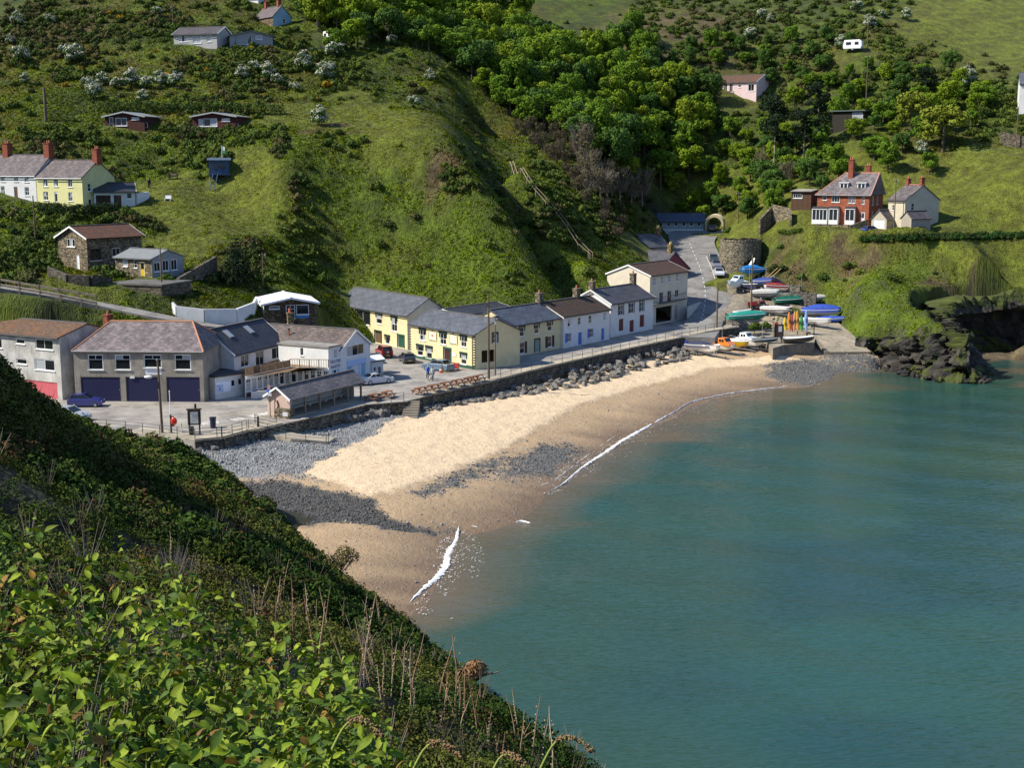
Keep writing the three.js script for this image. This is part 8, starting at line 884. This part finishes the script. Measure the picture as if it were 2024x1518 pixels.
/* bramble and gorse on the headland: leaves get finer towards the eye */
{ reseed(515); const cl = (n, s, ln) => leafCloud([[0, .15, 0, .42], [.3, .1, .15, .32], [-.28, .12, -.1, .34], [.05, .1, -.32, .3], [0, .38, .05, .3]], n, s, 0, ln); const NEAR = cl(260, .042, .4), MID = cl(260, .055, .45), FAR = cl(230, .08, .5); const tw = (() => { const L = []; for (let k = 0; k < 12; k++) L.push(tube([V(0, -.1, 0), V(rr(-.5, .5), rr(.4, .95), rr(-.5, .5))], .012, .004, 3)); return merge(L); })();
  const lists = [[], [], []], twigs = []; const hue = (x, z, v) => { const n = fbm(x * .18 + 4, z * .18, 3), m = rnd(); let c = n < .42 ? [.030, .058, .009] : n < .58 ? [.052, .078, .012] : [.078, .088, .016]; if (m < .05) c = [.10, .06, .025]; else if (m < .1) c = [.09, .08, .025]; return c.map(q => q * v); };
  for (let k = 0; k < 200000; k++) { const z = -Math.pow(rnd(), 1.5) * 122 - 4.5, x = rr(FX0 + 12, FX1 - 3); const d = -z; if (Math.abs(x) > d * .55 + 7) continue; const y = HN(x, z); if (y < 2.8 && d > 90 || y < 1) continue; const sl = HN(x - .6, z) - HN(x + .6, z); if (sl > 12) continue; const b = d < 30 ? 0 : d < 62 ? 1 : 2; if (lists[b].length >= [9000, 9000, 6500][b]) continue; const s = [rr(.35, .8), rr(.6, 1.25), rr(.8, 1.7)][b]; lists[b].push({ p: V(x, y + .02, z), a: rnd() * 6.3, tz: clamp(-sl * .1, -.5, .5), s: V(s, s * rr(.6, 1.15), s), c: hue(x, z, rr(.6, 1.4)) }); const gr = Math.hypot(HN(x + .4, z) - HN(x - .4, z), HN(x, z + .4) - HN(x, z - .4)) / .8; if (gr > 1.2) for (let e = 0; e < Math.min(6, gr * 1.6); e++) { const x2 = x + rr(-.5, .5), z2 = z + rr(-.5, .5); lists[b].push({ p: V(x2, HN(x2, z2), z2), a: rnd() * 6.3, s: s * rr(.7, 1), c: hue(x2, z2, rr(.6, 1.4)) }); } if (rnd() < .035) twigs.push({ p: V(x, y + .1, z), a: rnd() * 6.3, s: rr(.5, 1.1), c: mix3([.12, .09, .06], [.26, .22, .17], rnd()) }); }
  instanced('bramble', NEAR, LEAFW, lists[0], 'fine leaved bramble on the near slope', 'bramble'); instanced('bramble', MID, LEAFW, lists[1], 'dense scrub on the middle of the headland', 'scrub'); instanced('bramble', FAR, LEAFW, lists[2], 'leafy bushes at the foot of the headland by the road', 'scrub'); instanced('dead_twigs', tw, std([1, 1, 1], { roughness: .9 }), twigs, 'tangle of dead twigs in the headland scrub', 'twigs'); }
/* gorse bushes breaking the skyline of the cliff edge */
for (const [px, py, D, s, c, l] of [[676, 1112, 53, .85, [.10, .09, .03], 'brown-green gorse bush leaning over the cliff edge above the small beach'], [932, 1335, 33, .5, [.26, .15, .07], 'withered tan bush at the cliff edge over the sea'], [870, 1370, 29, .5, [.2, .13, .05], 'dry tan bush just inside the cliff edge']]) { reseed(px); const p = atD(px, py, D); p.y -= .9 * s; const t = thing('gorse_bush', l, 'bush', p); mk('stem', trunkGeo(1.6 * s, .9 * s, .2, 6, .05), BARK, t); mk('foliage', leafCloud([[0, 1.0 * s, 0, .62 * s], [.4 * s, 1.2 * s, 0, .5 * s], [-.4 * s, .9 * s, .1, .5 * s], [.1, 1.5 * s, .1, .42 * s]], 900, .05), leafM(c), t); }
/* big leaved shrub in the left foreground */
const leafGeo = (() => { const n = 5, pos = [], uv = [], idx = []; for (let i = 0; i <= n; i++) { const t = i / n, w = .25 * Math.sin(Math.PI * Math.pow(t, .8)) * (1 - .25 * t), y = -.28 * t * t; pos.push(-w, y + w * .35, t, 0, y, t, w, y + w * .35, t); uv.push(0, t, .5, t, 1, t); if (i < n) for (const k of [0, 1]) { const q = i * 3 + k; idx.push(q, q + 3, q + 1, q + 1, q + 3, q + 4); } } const g = new THREE.BufferGeometry(); g.setAttribute('position', new THREE.Float32BufferAttribute(pos, 3)); g.setAttribute('uv', new THREE.Float32BufferAttribute(uv, 2)); g.setIndex(idx); g.computeVertexNormals(); return g; })();
const leafTex = tex(128, (u, v) => { const mid = Math.abs(u - .5) < .03 ? .9 : 1, ve = Math.abs(((v * 9 + Math.abs(u - .5) * 7) % 1) - .5) < .06 ? .93 : 1; const k = .72 + .28 * tf(u, v, 8, 3, 50); return [k * mid * ve, k * ve, k * .9 * mid]; }, true);
const BIGLEAF = [[.24, .33, .025], [.15, .24, .018], [.32, .40, .04]].map(c => new THREE.MeshPhysicalMaterial({ color: L3(c), map: leafTex, roughness: .65, specularIntensity: .3, transmission: .32, thickness: 0, side: THREE.DoubleSide }));
const LEAFI = new THREE.MeshPhysicalMaterial({ color: 0xffffff, map: leafTex, roughness: .65, specularIntensity: .3, transmission: .32, thickness: 0, side: THREE.DoubleSide });
{ reseed(1212); const t = thing('leafy_shrub', 'big leaved bright green shrub filling the lower left corner', 'shrub', V(-2.6, HN(-2.6, -8.5), -8.5)), O = t.position.clone(), part = [], mass = [], stems = [];
  // canopy top over the slope: shoots rise in a fan, leaves set along them
  const top = (px, d) => { const pts = [[-60, 985], [0, 1010], [140, 995], [240, 1040], [330, 1105], [440, 1145], [560, 1225], [660, 1270], [720, 1360], [780, 1450], [830, 1560]]; for (let i = 0; i < pts.length - 1; i++) if (px < pts[i + 1][0]) return lerp(pts[i][1], pts[i + 1][1], clamp((px - pts[i][0]) / (pts[i + 1][0] - pts[i][0]))); return 1600; };
  for (let k = 0; k < 600; k++) { const d = rr(5.2, 11.5), x = rr(-5.2, .2); const px = 1012 + x / d * FOC * 1.0; if (px > 860 || px < -140) continue; const ray1 = atD(px, top(px, d), 11), limit = atD(px, top(px, d) + rr(0, 22), d); const g = HN(x, -d), far = (d - 5.2) / 6.3; const h = Math.min(limit.y, g + lerp(1.0, 2.4, far) * rr(.6, 1)) ; if (h < g + .15) continue; const tip = V(x, h, -d), foot = V(x + rr(-.25, .25), g - .1, -d + rr(-.3, .3)); stems.push(tube([foot, foot.clone().lerp(tip, .5).add(V(rr(-.1, .1), 0, rr(-.1, .1))), tip], .012, .005, 4)); const n = 15 + Math.floor(rnd() * 9); for (let i = 0; i < n; i++) { const u = Math.pow(i / n, .7) * .95 + .05, q = foot.clone().lerp(tip, u), a = i * 2.4 + rnd(), el = rr(-.9, .9); const len = rr(.08, .165) * (u > .92 ? .7 : 1); const o = { p: q, e: new THREE.Euler(-el, a, rr(-.9, .9), 'YXZ'), s: len, v: rr(.8, 1.45), m: Math.floor(rnd() * 3) }; (u > .85 && part.length < 296 && rnd() < .13 ? part : mass).push(o); } }
  mk('stem', merge(stems), woodM([.10, .06, .04]), t); for (const o of part) { const m = mk('leaf', leafGeo, BIGLEAF[o.m], t); m.position.copy(o.p).sub(O); m.rotation.copy(o.e); m.scale.setScalar(o.s * 1.15); }
  const im = new THREE.InstancedMesh(leafGeo, LEAFI, mass.length), M = new THREE.Matrix4(), Q = new THREE.Quaternion(), c = new THREE.Color(); mass.forEach((o, i) => { M.compose(o.p.clone().sub(O), Q.setFromEuler(o.e), V(o.s, o.s, o.s)); im.setMatrixAt(i, M); const b = hash2(i, 5) < .05 ? [.3, .17, .05] : hash2(i, 9) < .25 ? [.08, .15, .02] : [[.24, .33, .025], [.15, .24, .018], [.31, .39, .04]][o.m]; im.setColorAt(i, c.setRGB(b[0] * o.v, b[1] * o.v, b[2])); }); im.name = 'foliage'; im.userData.kind = 'stuff'; im.castShadow = im.receiveShadow = true; t.add(im); }
const nearHit = (px, py) => { const r = ray(px, py); let t = 5; while (t < 90 && EYE + r.y * t > HN(r.x * t, r.z * t)) t += .15; return V(r.x * t, HN(r.x * t, r.z * t), r.z * t); };
/* dry stalks */
{ reseed(99); const mats = [[.52, .40, .28], [.40, .26, .17], [.58, .50, .38]].map(c => woodM(c)); const geos = [0, 1, 2, 3, 4, 5].map(k => { const b = rr(-.12, .12), c = rr(-.16, .16); const L = [tube([V(0, -.1, 0), V(b * .5, .35, rr(-.04, .04)), V(b, .7, c * .5), V(b * 1.6, 1, c)], .016, .005, 5)]; for (let i = 0; i < 6; i++) { const y = .25 + i * .11; L.push(new THREE.SphereGeometry(.014, 5, 4).translate(b * y, y, 0)); } return merge(L); }); const twig = [0, 1, 2].map(() => tube([V(0, 0, 0), V(rr(.05, .1), .12, rr(-.05, .05)), V(rr(.1, .2), rr(.15, .3), rr(-.1, .1))], .006, .002, 4)); const base = [];
  const put = (px, py, d, h, lean) => { const p = nearHit(px, py); const k = Math.floor(rnd() * 6), m = Math.floor(rnd() * 3), id = k * 3 + m; let t; if (!base[id]) { t = base[id] = thing('dry_stalk', 'bare dry stalk standing on the near slope', 'stalk', p, rnd() * 6, 'dry stalks on the near slope'); mk('stem', geos[k], mats[m], t); if (k % 2) mk('twig', twig[k % 3], mats[m], t).position.set(0, .5, 0); } else t = copyOf(base[id], p, rnd() * 6, null); t.scale.set(1, h, 1).multiplyScalar(1); t.scale.set(lerp(1, h, .5), h, lerp(1, h, .5)); t.rotation.z = lean; };
  for (let i = 0; i < 135; i++) { const px = rr(480, 1090), py = lerp(1260, 1480, (px - 480) / 610) + rr(-110, 70), d = rr(11, 24); put(px, py, d, rr(.5, 1.35), rr(-.3, .3)); } for (const [px, py, d, h] of [[720, 1330, 13, 1.45], [800, 1400, 13.5, 1.35], [905, 1430, 15, 1.5], [585, 1290, 13, 1.3], [560, 1190, 12, 1.1], [645, 1260, 13, 1.2], [1020, 1470, 15, .9], [340, 1120, 12, .8]]) put(px, py, d, h, rr(-.08, .08)); }
/* arching dock stems with rusty seed heads, grass blades */
{ reseed(70); const st = paintM([.22, .27, .05], .7), hd = std([.20, .125, .06], { roughness: 1 }); [[1050, 1545, 10, .5, .36, 'arching green dock stem with rusty seed head, largest at the bottom edge'], [800, 1540, 9, .4, .3, 'arching dock stem with rusty seed head nearest the shrub'], [960, 1535, 9.6, .3, .22, 'small dock seed head low at the bottom edge'], [640, 1500, 8.5, .4, .3, 'dock seed head among the shrub leaves']].forEach(([px, py, d, h, bend, l]) => { const p = atD(px, py, d); p.y -= .1; const t = thing('dock_plant', l, 'plant', p); const c = [V(0, 0, 0), V(bend * .25, h * .5, 0), V(bend * .6, h * .92, 0), V(bend, h * .98, .05), V(bend * 1.4, h * .8, .1)]; mk('stem', tube(c, .014, .006, 5), st, t); const cv = new THREE.CatmullRomCurve3(c), L = []; for (let i = 0; i < 130; i++) { const q = cv.getPointAt(rr(.58, 1)); L.push(new THREE.SphereGeometry(rr(.006, .012), 4, 3).translate(q.x + rr(-.022, .022), q.y + rr(-.022, .022), q.z + rr(-.022, .022))); } mk('seed_head', merge(L), hd, t); for (let i = 0; i < 4; i++) { const m = mk('leaf', leafGeo, BIGLEAF[1], t); m.position.set(bend * .1 * i, h * .12 * i, 0); m.rotation.set(-.5, i * 1.7, 0); m.scale.setScalar(.16); } });
  const blade = (() => { const g = new THREE.BufferGeometry(); g.setAttribute('position', new THREE.Float32BufferAttribute([-.012, 0, 0, .012, 0, 0, -.008, .5, .05, .008, .5, .05, 0, 1, .3], 3)); g.setIndex([0, 1, 2, 1, 3, 2, 2, 3, 4]); g.computeVertexNormals(); return g; })(); const L = []; for (let k = 0; k < 5200; k++) { const d = rr(3.8, 14), x = rr(-4, 3.2); const px = 1012 + x / d * FOC; if (px > 1150 || px < -100 || (px > 180 && d < 7 && rnd() < .4)) continue; L.push({ p: V(x, HN(x, -d) - .03, -d), a: rnd() * 6.3, tx: rr(-.3, .3), s: V(1, rr(.25, .7), rr(.3, .7)), c: mix3([.10, .17, .02], [.2, .22, .05], rnd()) }); } instanced('grass', blade, LEAFW, L, 'long grass between the foreground plants', 'grass'); }

renderer.render(scene, camera);
